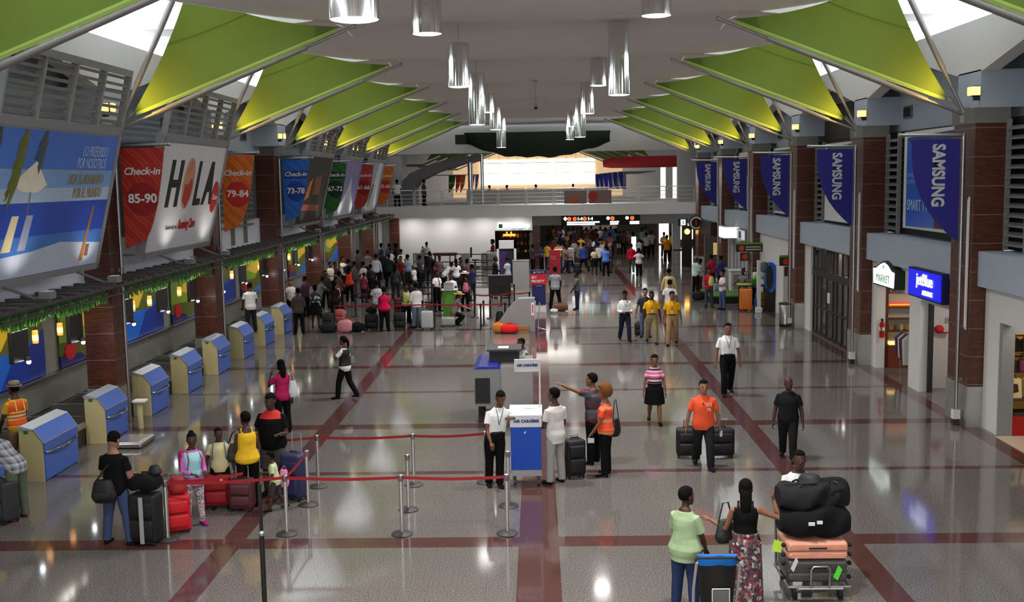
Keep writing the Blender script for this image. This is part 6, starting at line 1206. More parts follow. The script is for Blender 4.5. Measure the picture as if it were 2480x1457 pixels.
def ex_watch(t, F): p = lm(F, F.el[1].lerp(F.wr[1], .93)); d = F.fd[1]; mb = MB(); mb.tube([p-d*.012, p+d*.012], .034, 10); mb.build('wristband', MC(226, 196, 40), t, local=True)
def ex_print(t, F):
    H = HU; 
    for s, z in (('ECI', .74), ('72', .685)):
        p = lm(F, F.T(V(-.045*H, .085*H, z*H))); text('shirt_print', s, .075, (p.x, p.y+.012, p.z), (PI/2, 0, PI), MC(236, 200, 190), t, local=True, bold=.003)
def ex_glasses(t, F):
    H = HU; p = lm(F, F.T(V(.012*H, .083*H, .745*H))); mb = MB()
    for q in (-.012, .022): mb.ball((p.x+q*.3, p.y+.012, p.z+q), .012, .008, .018, 8, 5)
    mb.build('sunglasses', BLACK, t, local=True)
def ex_bee(t, F):
    H = HU
    for z, c in ((.735, (30, 30, 34)), (.715, (206, 190, 60)), (.695, (30, 30, 34))):
        rr = [(lm(F, F.T(V(0, .012*H, q*H))), (.06*H, 0, 0), (0, .072*H, 0)) for q in (z-.007, z+.007)]; mb = MB(); mb.rings(rr, 16); mb.build('shirt_stripe', MC(*c), t, local=True)
def ex_yoke(col):
    def f(t, F):
        mb = MB(); torso(mb, F, .755, .832, .022); m_ = shift(remesh(mb, .014, 2), F.dz); obj_with('shoulder_yoke', m_, [MC(*col, .7)], t)
    return f
EXTRA = {'redyoke': ex_yoke((186, 34, 32)), 'bluevest': ex_vest((150, 206, 216)), 'lanyard': ex_lanyard, 'belt': ex_belt, 'straw': ex_hat((216, 206, 178)), 'tan_hat': ex_hat((190, 160, 110)), 'bucket': ex_hat((104, 96, 84), .07), 'cap': ex_cap((22, 22, 26)), 'tie': ex_tie, 'blackvest': ex_vest((22, 22, 26)), 'hivis': ex_hivis, 'watch': ex_watch, 'print': ex_print, 'sunglasses': ex_glasses, 'bee': ex_bee}
def stripes(cols, width=.05, rot=None, check=None):     # horizontal stripes (or a plaid) in the cloth, by height on the body
    m = bpy.data.materials.new('striped_cloth'); m.use_nodes = True; nt = m.node_tree; b = nt.nodes['Principled BSDF']; N = nt.nodes.new; L = nt.links.new
    tc = N('ShaderNodeTexCoord'); sp = N('ShaderNodeSeparateXYZ'); L(tc.outputs['Object'], sp.inputs[0])
    def band(o):
        d = N('ShaderNodeMath'); d.operation = 'DIVIDE'; L(o, d.inputs[0]); d.inputs[1].default_value = width*len(cols); fr = N('ShaderNodeMath'); fr.operation = 'FRACT'; L(d.outputs[0], fr.inputs[0])
        cr = N('ShaderNodeValToRGB'); cr.color_ramp.interpolation = 'CONSTANT'; cr.color_ramp.elements.remove(cr.color_ramp.elements[0])
        for i, c in enumerate(cols):
            e = cr.color_ramp.elements[0] if i == 0 else cr.color_ramp.elements.new(i/len(cols))
            e.position = i/len(cols); e.color = (*srgb(*c), 1)
        L(fr.outputs[0], cr.inputs[0]); return cr.outputs[0]
    o = band(sp.outputs['Z'])
    if check: mx = N('ShaderNodeMix'); mx.data_type = 'RGBA'; mx.inputs[0].default_value = .5; L(o, mx.inputs[6]); L(band(sp.outputs['X']), mx.inputs[7]); o = mx.outputs[2]
    L(o, b.inputs['Base Color']); b.inputs['Roughness'].default_value = .8; return m
def blotch(cols, scale=9.0):                            # printed cloth
    m = bpy.data.materials.new('printed_cloth'); m.use_nodes = True; nt = m.node_tree; b = nt.nodes['Principled BSDF']; N = nt.nodes.new; L = nt.links.new
    tc = N('ShaderNodeTexCoord'); vo = N('ShaderNodeTexVoronoi'); vo.inputs['Scale'].default_value = scale; L(tc.outputs['Object'], vo.inputs['Vector']); sp = N('ShaderNodeSeparateColor'); L(vo.outputs['Color'], sp.inputs[0])
    cr = N('ShaderNodeValToRGB'); cr.color_ramp.interpolation = 'CONSTANT'; cr.color_ramp.elements.remove(cr.color_ramp.elements[0])
    for i, c in enumerate(cols):
        e = cr.color_ramp.elements[0] if i == 0 else cr.color_ramp.elements.new(i/len(cols))
        e.position = i/len(cols); e.color = (*srgb(*c), 1)
    L(sp.outputs[0], cr.inputs[0]); L(cr.outputs[0], b.inputs['Base Color']); b.inputs['Roughness'].default_value = .8; return m
def headpos(u, v, h): p = at_z(u, v, h); return (p.x, p.y)
W = (224, 224, 226); BK = (15, 15, 17); NV = (34, 38, 58); JN = (58, 74, 106); KH = (150, 128, 96); YL = (226, 166, 24); OR = (222, 84, 44); GR = (110, 112, 116)
HP = {}; SPOT = []
def H_(tag, u, v, h, face, label, dy=0.0, hh=None, z0=0.0, feet=None, **k):
    x, y = headpos(u, v, (hh or h)+z0) if not feet else at_z(*feet)[:2]; r = math.radians(face)
    if y > 30:                                         # keep neighbours in the crowd from standing inside each other
        for _ in range(8):
            if all((x-a)**2+(y-b)**2 > .20 for a, b in SPOT): break
            x, y = x*1.004, y*1.004
    SPOT.append((x, y))
    t = person(label, (x, y+dy, z0), h, face, **k); HP[tag] = t; return t
# ---- foreground and walking people
H_('blacktee', 272, 1046, 1.80, 12, 'person in black t-shirt and blue jeans seen from behind beside the tall black suitcase', top=('tee', BK), bot=('jeans', JN), arms='hold', skin='l', vox=.010, hp=.5, legs='wide')
H_('plaid', 12, 905, 1.78, -72, 'person in plaid shirt and grey green trousers bending at the left edge', feet=(46, 1256), top=('long', stripes([(190, 190, 196), (84, 88, 104), (150, 152, 160)], .035, check=True)), bot=('pants', (92, 100, 84)), arms='reach', skin='m', lean=.8, vox=.010, shoes=(120, 60, 70))
H_('vest', 34, 926, 1.80, -62, 'person in orange high visibility vest and tan hat by the nearest desks', top=('tee', (200, 150, 40)), bot=('pants', (120, 100, 78)), skin='d', extras=('hivis', 'bucket'), vox=.010, arms='low')
H_('girl', 462, 1048, 1.56, 140, 'girl in light blue top with pink sleeves, patterned leggings and a hair bun', sex='f', top=('long', (196, 110, 180)), bot=('leggings', blotch([(150, 146, 150), (190, 186, 190), (110, 104, 112), (200, 170, 176)], 30)), hair='bun', arms='hold', vox=.009, shoes=(150, 40, 120), hy=.35, extras=('bluevest', 'bee'), hem=.44)
H_('boy', 528, 1035, 1.42, 165, 'boy in cream t-shirt with blue backpack straps beside the red suitcases', top=('tee', (206, 196, 150)), bot=('shorts', BK), hair='crop', arms='down', vox=.009, hy=-.3, child=False)
H_('yellowtank', 594, 998, 1.68, -28, 'person in yellow tank top and black trousers with a dark shoulder bag', sex='f', top=('tank', (226, 180, 44)), bot=('pants', BK), hair='short', arms='hold', armr='bag', fat=1.12, vox=.009, hy=-.2, hem=.47)
H_('bigman', 655, 952, 1.86, 186, 'broad person in black and red polo shirt beside the dark blue suitcase', top=('polo', BK), bot=('shorts', (74, 72, 74)), arms='bag', armr='pull', fat=1.3, vox=.010, hair='crop', hy=.2, hp=.25, extras=('watch', 'redyoke'), skin='d')
H_('child', 664, 1092, 1.04, -100, 'small child in pale green shirt with a pink bag behind the queue belt', top=('tee', (196, 206, 160)), bot=('shorts', (60, 56, 60)), arms='bag', vox=.010, child=True, lean=.15, legs='walk')
H_('magenta', 680, 872, 1.66, -40, 'person in magenta top with long dark hair holding a phone to the ear', sex='f', top=('tee', (170, 34, 84)), bot=('pants', BK), hair='long', arms='phone', armr='down', vox=.010)
H_('vestphone', 832, 812, 1.66, -70, 'person in black waistcoat over white shirt walking and phoning', sex='f', top=('tee', W), bot=('pants', BK), hair='pony', arms='phone', armr='down', legs='walk', extras=('blackvest',), vox=.010, skin='m')
H_('leanman', 1196, 948, 1.76, 165, 'person in white shirt with badge leaning on the white and blue airline stand', top=('polo', W), bot=('pants', BK), arms='elbowtop', armr='low', skin='m', vox=.009, slean=-.16, extras=('lanyard', 'belt'), hp=.35, hy=.2, legs='cross')
H_('whitetrousers', 1343, 940, 1.78, -38, 'person in white shirt and pale grey trousers standing at the airline stand, seen from behind', top=('tee', (206, 204, 200)), bot=('pants', (150, 148, 146)), arms='hold', vox=.009, legs='stand', hy=-.3, skin='d', hem=.43)
H_('pointer', 1438, 914, 1.79, -62, 'person in grey striped polo shirt pointing across the hall', dy=.42, top=('polo', stripes([(70, 70, 78), (70, 70, 78), (96, 96, 104), (50, 46, 54), (110, 40, 50)], .06)), bot=('pants', BK), arms='point', armr='down', vox=.009, skin='t', fat=1.06)
H_('orangeafro', 1466, 936, 1.70, -75, 'person in orange shirt with a light brown afro and black shoulder bag', sex='f', top=('tee', stripes([(222, 70, 36), (222, 70, 36), (230, 140, 96), (224, 90, 50)], .06)), bot=('pants', BK), hair='afro', hc='a', arms='low', armr='low', vox=.009, skin='t', fat=1.12)
H_('pinkstripe', 1585, 857, 1.60, 182, 'person in pink striped top and black skirt walking towards the viewer', sex='f', top=('tee', stripes([(214, 90, 150), (236, 150, 190), (40, 30, 38), (226, 214, 214), (120, 60, 90), (214, 90, 150), (226, 214, 214)], .045)), bot=('skirt', BK), hair='bob', arms='down', vox=.009, skin='t', legs='walk', fat=1.05)
H_('orangetee', 1704, 917, 1.74, 180, 'person in orange polo shirt and dark trousers pulling two black suitcases', top=('polo', (230, 88, 52)), bot=('pants', (34, 34, 38)), arms='pull', armr='pull', vox=.009, skin='l', fat=1.14, legs='walk', hem=.45, extras=('print', 'sunglasses'))
H_('whitewalk', 1763, 780, 1.88, 178, 'person in white short sleeved shirt with lanyard walking towards the viewer', top=('polo', (232, 232, 234)), bot=('pants', BK), vox=.009, skin='t', legs='walk2', hair='crop', extras=('lanyard', 'belt'), arms='down', armr='down')
H_('blackpolo', 1910, 910, 1.68, 196, 'bald person in black polo shirt and black trousers walking on the right', top=('polo', (26, 26, 28)), bot=('pants', (28, 28, 30)), vox=.009, skin='d', hair='bald', legs='walk', fat=1.15, hy=-.35)
H_('porter', 1945, 1100, 1.76, 186, 'person in white shirt pushing the trolley stacked with black bags', dy=.22, top=('tee', W), bot=('pants', BK), arms='push', vox=.009, hair='crop', skin='d')
H_('greentop', 1660, 1180, 1.66, 38, 'person in pale green blouse and jeans holding the pushchair handle', sex='f', top=('loose', (150, 172, 134)), bot=('jeans', (44, 56, 92)), hair='short', arms='low', armr='low', vox=.008, fat=1.16, hy=.3, hem=.43)
H_('maxiskirt', 1806, 1163, 1.70, 8, 'person in black halter top and red grey patterned long skirt with a raised hand', sex='f', top=('halter', BK), bot=('longskirt', blotch([(52, 48, 54), (120, 112, 114), (70, 62, 66), (140, 34, 40), (90, 86, 90), (176, 170, 168), (44, 40, 44), (96, 40, 46)], 30)), hair='long', arms='fist', armr='wave', vox=.008, skin='t')
# ---- yellow shirts group and nearby
H_('reader', 1513, 702, 1.76, 172, 'person in white long sleeved shirt reading a paper near the yellow shirts', top=('long', W), bot=('pants', NV), arms='hold', skin='m', hp=.4, legs='walk', extras=('lanyard', 'belt'))
H_('darktee', 1562, 698, 1.72, 175, 'person in dark t-shirt pulling a black cabin case behind the yellow shirts', top=('tee', (44, 48, 60)), bot=('jeans', (90, 104, 130)), arms='pull', armr='pull', skin='l')
H_('yellow', 1578, 703, 1.80, 178, 'person in yellow polo shirt and khaki trousers, left of the two walking yellow shirts', top=('polo', YL), bot=('pants', KH), legs='walk', hair='crop', extras=('lanyard', 'belt'))
H_('yellow2', 1628, 704, 1.82, 190, 'person in yellow polo shirt and khaki trousers, right of the two walking yellow shirts', top=('polo', YL), bot=('pants', (160, 130, 92)), legs='walk2', skin='t', hy=-.5, extras=('lanyard', 'belt'))
H_('whiteback', 1622, 675, 1.78, 5, 'person in white t-shirt and shorts walking away behind the right yellow shirt', top=('tee', W), bot=('shorts', (120, 116, 116)), legs='walk', skin='t', hair='crop')
H_('creamback', 1620, 648, 1.80, 0, 'person in pale yellow shirt walking away, upper of the pair beyond the yellow shirts', top=('long', (206, 190, 136)), bot=('pants', KH), legs='walk')
H_('greyback', 1344, 645, 1.84, 2, 'person in grey shirt and black trousers standing with hands behind by the brown bag', top=('tee', (142, 146, 154)), bot=('pants', BK), arms='low', armr='low', legs='wide')
H_('stripedshirt', 1397, 658, 1.62, -80, 'person in dark striped shirt and navy trousers standing alone in the middle', top=('tee', stripes([(50, 54, 62), (110, 112, 120), (50, 54, 62)], .03)), bot=('pants', NV), arms='low', hair='crop')
H_('scribe', 1270, 824, 1.64, -115, 'person in grey shirt writing on the screening machine', top=('long', (150, 156, 160)), bot=('pants', BK), arms='reach', armr='reach', lean=.12, hair='crop', dy=.45)
H_('counterback', 604, 684, 1.72, -35, 'person in white shirt and dark trousers standing between the blue hooded desks, seen from behind', top=('tee', W), bot=('pants', (40, 42, 50)), arms='low', z0=.5)
# ---- queue crowd: (u, v of the head top, height, facing, top, bottom, options, label)
Q = [
 (703, 677, 1.62, 160, ('tee', W), ('pants', BK), dict(sex='f', hair='long', hc='b', skin='l', arms='hold'), 'person in white blouse with long brown hair behind the last blue desk'),
 (721, 697, 1.74, -10, ('jacket', (70, 60, 62)), ('pants', BK), dict(arms='hold'), 'person in dark grey jacket seen from behind at the last blue desk'),
 (762, 690, 1.66, 5, ('loose', blotch([(30, 30, 34), (60, 60, 66), (190, 196, 200), (40, 40, 46)], 10)), ('skirt', BK), dict(sex='f', hair='bob', arms='hold', fat=1.1), 'person in black and white patterned top and black skirt seen from behind'),
 (770, 669, 1.72, 60, ('tee', (104, 106, 112)), ('pants', BK), dict(arms='reach', lean=.3), 'person in grey shirt stooping over the furthest blue hood'),
 (809, 680, 1.66, 10, ('tee', (40, 30, 34)), ('pants', BK), dict(sex='f', hair='long', arms='down'), 'person in black with a pink and white bag on the shoulder'),
 (845, 644, 1.68, 15, ('tank', (226, 70, 40)), ('pants', BK), dict(sex='f', hair='long', arms='hold', fat=1.1), 'person in orange red vest seen from behind near the left pillars'),
 (799, 634, 1.70, 120, ('tee', (226, 220, 206)), ('pants', BK), dict(arms='hold', skin='m'), 'person in cream shirt behind the far counter, nearer of the two in white'),
 (811, 635, 1.62, 130, ('tee', (44, 40, 44)), ('pants', BK), dict(sex='f', hair='bob', arms='hold'), 'person in black behind the far counter between the two white shirts'),
 (829, 621, 1.80, 110, ('tee', (228, 222, 206)), ('pants', BK), dict(arms='reach', skin='m'), 'tall person in cream shirt behind the far counter'),
 (843, 627, 1.76, -30, ('tee', (32, 36, 60)), ('pants', BK), dict(arms='hold'), 'person in navy shirt just behind the orange red vest'),
 (857, 633, 1.74, -70, ('tee', (86, 82, 88)), ('pants', (84, 84, 92)), dict(arms='down'), 'person in grey shirt and grey trousers right of the orange red vest'),
 (866, 605, 1.70, -50, ('loose', (84, 60, 66)), ('skirt', (60, 50, 54)), dict(sex='f', hair='bob', arms='hold'), 'person in dusky brown dress by the sixth left pillar'),
 (879, 633, 1.76, -60, ('tee', (198, 194, 188)), ('jeans', NV), dict(arms='hold', skin='d', hair='crop'), 'person in off white t-shirt with folded hands left of the white shirt'),
 (910, 615, 1.80, 10, ('long', (196, 202, 218)), ('pants', BK), dict(arms='down'), 'person in pale blue white shirt seen from behind in the queue'),
 (941, 614, 1.80, 0, ('tee', (34, 46, 50)), ('pants', BK), dict(arms='low', hair='crop'), 'person in dark green shirt seen from behind in the queue'),
 (970, 620, 1.68, 175, ('tank', (116, 30, 34)), ('pants', (50, 44, 44)), dict(sex='f', hair='bob', hc='b', arms='hold', skin='m'), 'person in maroon top facing the viewer in the queue'),
 (987, 617, 1.72, -60, ('tee', (134, 154, 182)), ('pants', NV), dict(arms='hold'), 'person in light blue shirt right of the maroon top'),
 (923, 589, 1.74, -60, ('tee', (96, 140, 200)), ('pants', NV), dict(arms='hold'), 'person in blue shirt at the far left corner, left of the pair by the wall'),
 (942, 590, 1.74, 30, ('tee', (120, 150, 200)), ('pants', NV), dict(arms='down'), 'person in blue shirt at the far left corner, right of the pair by the wall'),
 (958, 592, 1.70, -100, ('jacket', (40, 32, 36)), ('pants', BK), dict(sex='f', hair='afro', hc='k'), 'dark haired person in black before the brown pillar on the back wall'),
 (945, 602, 1.66, 170, ('tee', (216, 210, 214)), ('pants', BK), dict(sex='f', hair='long'), 'person in white t-shirt with long hair in front of the blue shirts'),
 (971, 603, 1.72, -40, ('tee', (222, 222, 216)), ('pants', BK), dict(hair='crop'), 'person in white t-shirt before the brown pillar on the back wall'),
 (925, 605, 1.70, 140, ('jacket', (36, 32, 36)), ('pants', BK), dict(sex='f', hair='long'), 'person in black cardigan between the pale blue and dark green shirts'),
 (1002, 641, 1.45, -70, ('tee', (214, 214, 216)), ('jeans', (60, 60, 80)), dict(skin='m', hc='g'), 'short person in white t-shirt below the light blue shirt'),
 (912, 679, 1.74, -20, ('tee', blotch([(196, 198, 204), (150, 152, 164), (216, 216, 220)], 22)), ('jeans', (48, 52, 66)), dict(arms='hold', armr='low'), 'person in white printed t-shirt beside the hot pink shirt'),
 (929, 695, 1.66, 5, ('tee', (208, 24, 80)), ('pants', BK), dict(sex='f', hair='short', fat=1.32, arms='hold'), 'person in hot pink shirt seen from behind at the front of the queue'),
 (983, 687, 1.62, 175, ('tank', (190, 200, 120)), ('pants', BK), dict(sex='f', hair='pony', arms='hold'), 'person in yellow green vest top facing the viewer in the queue'),
 (995, 678, 1.74, -10, ('jacket', (34, 36, 46)), ('pants', BK), dict(arms='hold'), 'person in black jacket seen from behind beside the yellow green vest top'),
 (1007, 684, 1.74, -30, ('long', (222, 216, 222)), ('jeans', (96, 110, 130)), dict(arms='hold'), 'person in white long sleeved shirt and pale jeans in the queue'),
 (1033, 586, 1.68, -20, ('tee', (214, 216, 224)), ('pants', BK), dict(sex='f', hair='bun', arms='carry'), 'person in white shirt holding a child near the back wall'),
 (1040, 609, 1.84, 20, ('jacket', (44, 40, 42)), ('jeans', NV), dict(hair='crop'), 'tall person in dark jacket in front of the person carrying a child'),
 (1057, 654, 1.78, 130, ('tee', (228, 226, 228)), ('pants', BK), dict(arms='hold', extras=('tie', 'belt'), hair='crop'), 'person in white shirt and dark tie left of the green desk'),
 (1091, 661, 1.70, 180, ('tee', W), ('pants', BK), dict(arms='hold', hair='crop'), 'person in white shirt working behind the laptop on the green desk'),
 (1125, 658, 1.70, 20, ('loose', (40, 36, 38)), ('pants', BK), dict(sex='f', hair='long', hc='b', extras=('straw',), skin='l'), 'person in black dress with a white straw hat, pink bag, right of the green desk'),
 (1099, 721, 1.66, 80, ('loose', (120, 110, 104)), ('pants', BK), dict(sex='f', hair='long', hc='b', legs='crouch', arms='reach', lean=.3, hh=1.06, extras=('tan_hat',), skin='l'), 'person with a tan hat crouching before the green desk'),
 (1104, 627, 1.70, -15, ('tee', (222, 222, 226)), ('jeans', NV), dict(sex='f', hair='long', arms='down'), 'person in white t-shirt with long black hair seen from behind above the green desk'),
 (1131, 627, 1.60, -40, ('tee', (110, 66, 84)), ('pants', BK), dict(sex='f', hair='bob', arms='hold'), 'person in mauve checked shirt right of the long haired white t-shirt'),
 (1075, 628, 1.66, 60, ('tee', (206, 204, 210)), ('pants', BK), dict(lean=.7, arms='reach'), 'person in white shirt bending left of the long haired white t-shirt'),
 (1115, 624, 1.74, 120, ('jacket', (46, 40, 44)), ('pants', BK), dict(hair='crop'), 'person in dark jacket behind the long haired white t-shirt'),
 (1064, 620, 1.62, 150, ('tee', (110, 84, 100)), ('pants', BK), dict(sex='f', hair='bob'), 'person in plum top near the reddish table'),
 (1164, 582, 1.72, 80, ('tee', (126, 130, 134)), ('pants', BK), dict(arms='hold', legs='sit', hh=1.30, hair='crop'), 'person in grey shirt sitting on the swivel chair by the back wall'),
 (1193, 582, 1.70, -100, ('tee', (116, 40, 34)), ('pants', BK), dict(sex='f', hair='afro', hc='k', arms='hold'), 'person in rust red top at the grey counter by the back wall'),
 (1199, 621, 1.78, 70, ('jacket', (28, 28, 34)), ('pants', (28, 28, 34)), dict(arms='hold', hc='b'), 'person in dark suit at the black counter before the white booth'),
 (1228, 622, 1.76, -60, ('tee', (154, 160, 170)), ('pants', BK), dict(arms='hold', hair='crop', fat=1.1), 'person in grey t-shirt talking to the suited person'),
 (1290, 592, 1.66, 60, ('tee', (54, 48, 52)), ('pants', BK), dict(sex='f', hair='bob', arms='hold'), 'person in dark top just right of the small shop'),
 (1311, 588, 1.68, -60, ('tee', (60, 66, 84)), ('pants', BK), dict(sex='f', hair='long', arms='hold'), 'person in slate blue top facing the dark top beside the small shop'),
 (1413, 585, 1.82, -30, ('long', (52, 66, 150)), ('pants', BK), dict(legs='stride', arms='hold'), 'person in royal blue shirt striding away in the middle of the concourse'),
 (1439, 597, 1.62, 170, ('tee', (196, 188, 140)), ('skirt', BK), dict(sex='f', hair='long', arms='hold'), 'person in khaki yellow top and black skirt beside the royal blue shirt'),
 (1467, 594, 1.76, 10, ('polo', (84, 120, 206)), ('pants', BK), dict(arms='low', fat=1.1), 'person in bright blue polo shirt standing with back turned'),
 (1478, 589, 1.74, -100, ('jacket', (54, 52, 56)), ('pants', (60, 60, 64)), dict(hc='g', hair='balding', skin='l'), 'grey haired person in grey jacket behind the bright blue polo shirt'),
 (1449, 587, 1.72, 20, ('tee', (210, 210, 214)), ('pants', BK), dict(), 'person in white shirt behind the khaki yellow top'),
 (1430, 584, 1.64, 150, ('loose', (38, 34, 38)), ('skirt', BK), dict(sex='f', hair='long', hc='b', skin='t'), 'person in black dress between the royal blue shirt and the khaki yellow top'),
 (1400, 586, 1.76, 40, ('tee', (104, 100, 98)), ('pants', (70, 66, 64)), dict(hair='crop'), 'person in grey brown shirt left of the royal blue shirt'),
 (1477, 564, 1.74, 10, ('tee', (150, 96, 104)), ('pants', BK), dict(fat=1.1), 'person in dusty pink shirt behind the bright blue polo shirt'),
 (1500, 560, 1.66, 20, ('tee', (36, 34, 38)), ('shorts', (196, 194, 190)), dict(hair='crop'), 'person in black t-shirt and white shorts in the concourse'),
 (1510, 558, 1.74, -20, ('jacket', (60, 44, 34)), ('pants', BK), dict(), 'person in brown jacket right of the white shorts'),
 (1479, 548, 1.74, 0, ('tee', (90, 110, 160)), ('pants', BK), dict(), 'person in denim blue shirt deep in the concourse'),
 (1529, 589, 1.74, 4, ('long', (184, 26, 48)), ('pants', (84, 80, 78)), dict(legs='walk', hair='crop', fat=1.1, skin='m'), 'person in red shirt and grey trousers walking away'),
 (1547, 600, 1.64, 3, ('tee', (222, 206, 214)), ('pants', BK), dict(sex='f', hair='bob', legs='walk2', arms='hip', armr='hip', fat=1.12), 'person in pale pink t-shirt walking away beside the red shirt'),
 (1547, 576, 1.62, 10, ('tee', (140, 140, 150)), ('pants', BK), dict(lean=.5, arms='reach'), 'person in grey shirt stooping behind the red shirt'),
 (1565, 563, 1.72, 5, ('tee', (160, 156, 162)), ('pants', BK), dict(), 'person in light grey shirt left of the printed white t-shirt'),
 (1577, 558, 1.80, 5, ('tee', blotch([(196, 190, 190), (150, 140, 144), (206, 200, 200)], 16)), ('pants', BK), dict(fat=1.15), 'person in white printed t-shirt walking away at the back right'),
 (1555, 551, 1.74, -30, ('long', (170, 196, 176)), ('pants', BK), dict(), 'person in pale green shirt near the green and white totem'),
 (1562, 548, 1.72, 120, ('tee', (150, 152, 162)), ('pants', BK), dict(arms='wave', armr='raise'), 'person with a raised arm beside the pale green shirt'),
 (1608, 562, 1.74, 180, ('polo', (214, 190, 110)), ('pants', BK), dict(arms='fold'), 'person in pale yellow polo shirt facing the viewer at the back right'),
 (1615, 569, 1.80, 5, ('polo', (206, 136, 30)), ('pants', BK), dict(fat=1.12), 'person in amber polo shirt with back turned at the yellow desk'),
 (1626, 562, 1.76, 60, ('polo', (222, 186, 40)), ('pants', BK), dict(arms='fold'), 'person in yellow polo shirt behind the amber polo shirt'),
 (1633, 568, 1.72, 170, ('polo', (226, 190, 40)), ('pants', BK), dict(arms='hold', skin='m'), 'person in yellow polo shirt facing the viewer at the yellow desk'),
 (1640, 569, 1.72, -20, ('polo', (220, 170, 40)), ('pants', BK), dict(arms='hold'), 'rightmost person in yellow polo shirt at the yellow desk'),
 (1685, 620, 1.78, 60, ('long', (176, 206, 196)), ('pants', BK), dict(hc='g', hair='balding', arms='hold'), 'person in mint green shirt and black trousers at the right pillars'),
 (1696, 627, 1.60, -70, ('tee', (206, 200, 204)), ('pants', (120, 30, 44)), dict(sex='f', hair='bob', arms='hold'), 'person in white top and dark red trousers facing the mint green shirt'),
 (1723, 617, 1.68, -30, ('tee', (198, 36, 80)), ('pants', BK), dict(sex='f', hair='short', arms='hip', armr='hip'), 'person in raspberry pink shirt by the far right pillars'),
 (1746, 619, 1.74, -40, ('tee', (66, 62, 136)), ('pants', BK), dict(hair='crop', arms='hip', armr='hold'), 'person in violet blue shirt right of the raspberry pink shirt'),
 (1717, 648, 1.70, 170, ('tee', (190, 34, 48)), ('jeans', (66, 76, 84)), dict(sex='f', hair='bob', arms='fold', skin='m'), 'person in red t-shirt hugging a pale yellow bag'),
 (1750, 654, 1.66, -110, ('tee', (224, 216, 220)), ('jeans', (72, 92, 130)), dict(sex='f', hair='bun', arms='fold', skin='t'), 'person in white t-shirt and blue jeans with folded arms'),
 (1800, 650, 1.62, -140, ('tee', (120, 122, 128)), ('pants', BK), dict(sex='f', hair='bun', arms='reach'), 'person in grey shirt behind the orange wrapped suitcase'),
 (1831, 643, 1.72, -130, ('tee', (140, 142, 150)), ('pants', BK), dict(hair='crop', arms='hold', skin='m'), 'person in grey shirt beside the blue oval machine'),
 (738, 668, 1.72, -60, ('tee', (70, 44, 66)), ('pants', BK), dict(hair='crop', arms='hold'), 'person in dark plum shirt between the last blue desks and the sixth pillar'),
 (787, 655, 1.70, 150, ('jacket', (52, 48, 50)), ('pants', BK), dict(arms='hold'), 'person in charcoal jacket beside the furthest blue hood'),
 (821, 657, 1.68, 40, ('tee', (96, 64, 50)), ('pants', BK), dict(sex='f', hair='bob', arms='hold'), 'person in brown top left of the orange red vest'),
 (890, 606, 1.72, 20, ('tee', (112, 110, 116)), ('pants', BK), dict(hair='crop'), 'person in mid grey t-shirt behind the off white t-shirt'),
 (897, 640, 1.64, -20, ('loose', (44, 40, 50)), ('skirt', BK), dict(sex='f', hair='bun', arms='hold'), 'person in black blouse between the off white t-shirt and the pale blue white shirt'),
 (957, 640, 1.66, 10, ('tee', (60, 70, 66)), ('jeans', NV), dict(sex='f', hair='long'), 'person in dark sage t-shirt before the maroon top'),
 (1016, 618, 1.72, -80, ('jacket', (56, 58, 74)), ('pants', BK), dict(hair='crop', arms='hold'), 'person in slate jacket right of the light blue shirt'),
 (1143, 640, 1.70, -50, ('tee', (40, 48, 80)), ('jeans', NV), dict(arms='hold'), 'person in navy t-shirt right of the mauve checked shirt'),
 (1052, 632, 1.66, 90, ('tee', (86, 40, 50)), ('jeans', (50, 60, 90)), dict(sex='f', hair='pony', arms='hold'), 'person in wine red top and jeans behind the dark tie'),
 (881, 660, 1.40, 30, ('tee', (150, 60, 70)), ('jeans', NV), dict(hair='crop'), 'child in faded red t-shirt below the off white t-shirt'),
]
for u, v, h, fc, top, bot, k, lab in Q:
    k.setdefault('vox', .017); H_(lab[:0] or lab, u, v, h, fc, lab, top=top, bot=bot, group='people in the crowd', **k)
# deep concourse crowd under the overhead sign
rnd = random.Random(11); DC = [((180, 150, 60), 'mustard'), ((206, 200, 190), 'cream'), ((40, 60, 110), 'navy blue'), ((150, 24, 36), 'red'), ((214, 214, 216), 'white'), ((90, 96, 80), 'olive'), ((60, 50, 56), 'dark'), ((130, 90, 100), 'rose'), ((110, 130, 170), 'steel blue'), ((170, 110, 60), 'tan')]
spots = [(1339, 546), (1352, 549), (1363, 547), (1376, 551), (1388, 549), (1399, 552), (1409, 548), (1420, 550), (1432, 547), (1443, 553), (1454, 549), (1466, 551), (1345, 562), (1358, 566), (1371, 563), (1383, 568), (1395, 565), (1407, 569), (1421, 566), (1433, 571), (1446, 568), (1458, 572), (1330, 570), (1341, 578), (1352, 583), (1366, 580), (1381, 585), (1390, 577), (1491, 552), (1520, 557), (1533, 561), (1325, 585), (1371, 593), (1458, 580)]
n8 = {}
LOCS = ['by the left side', 'left of centre', 'at the centre', 'right of centre']
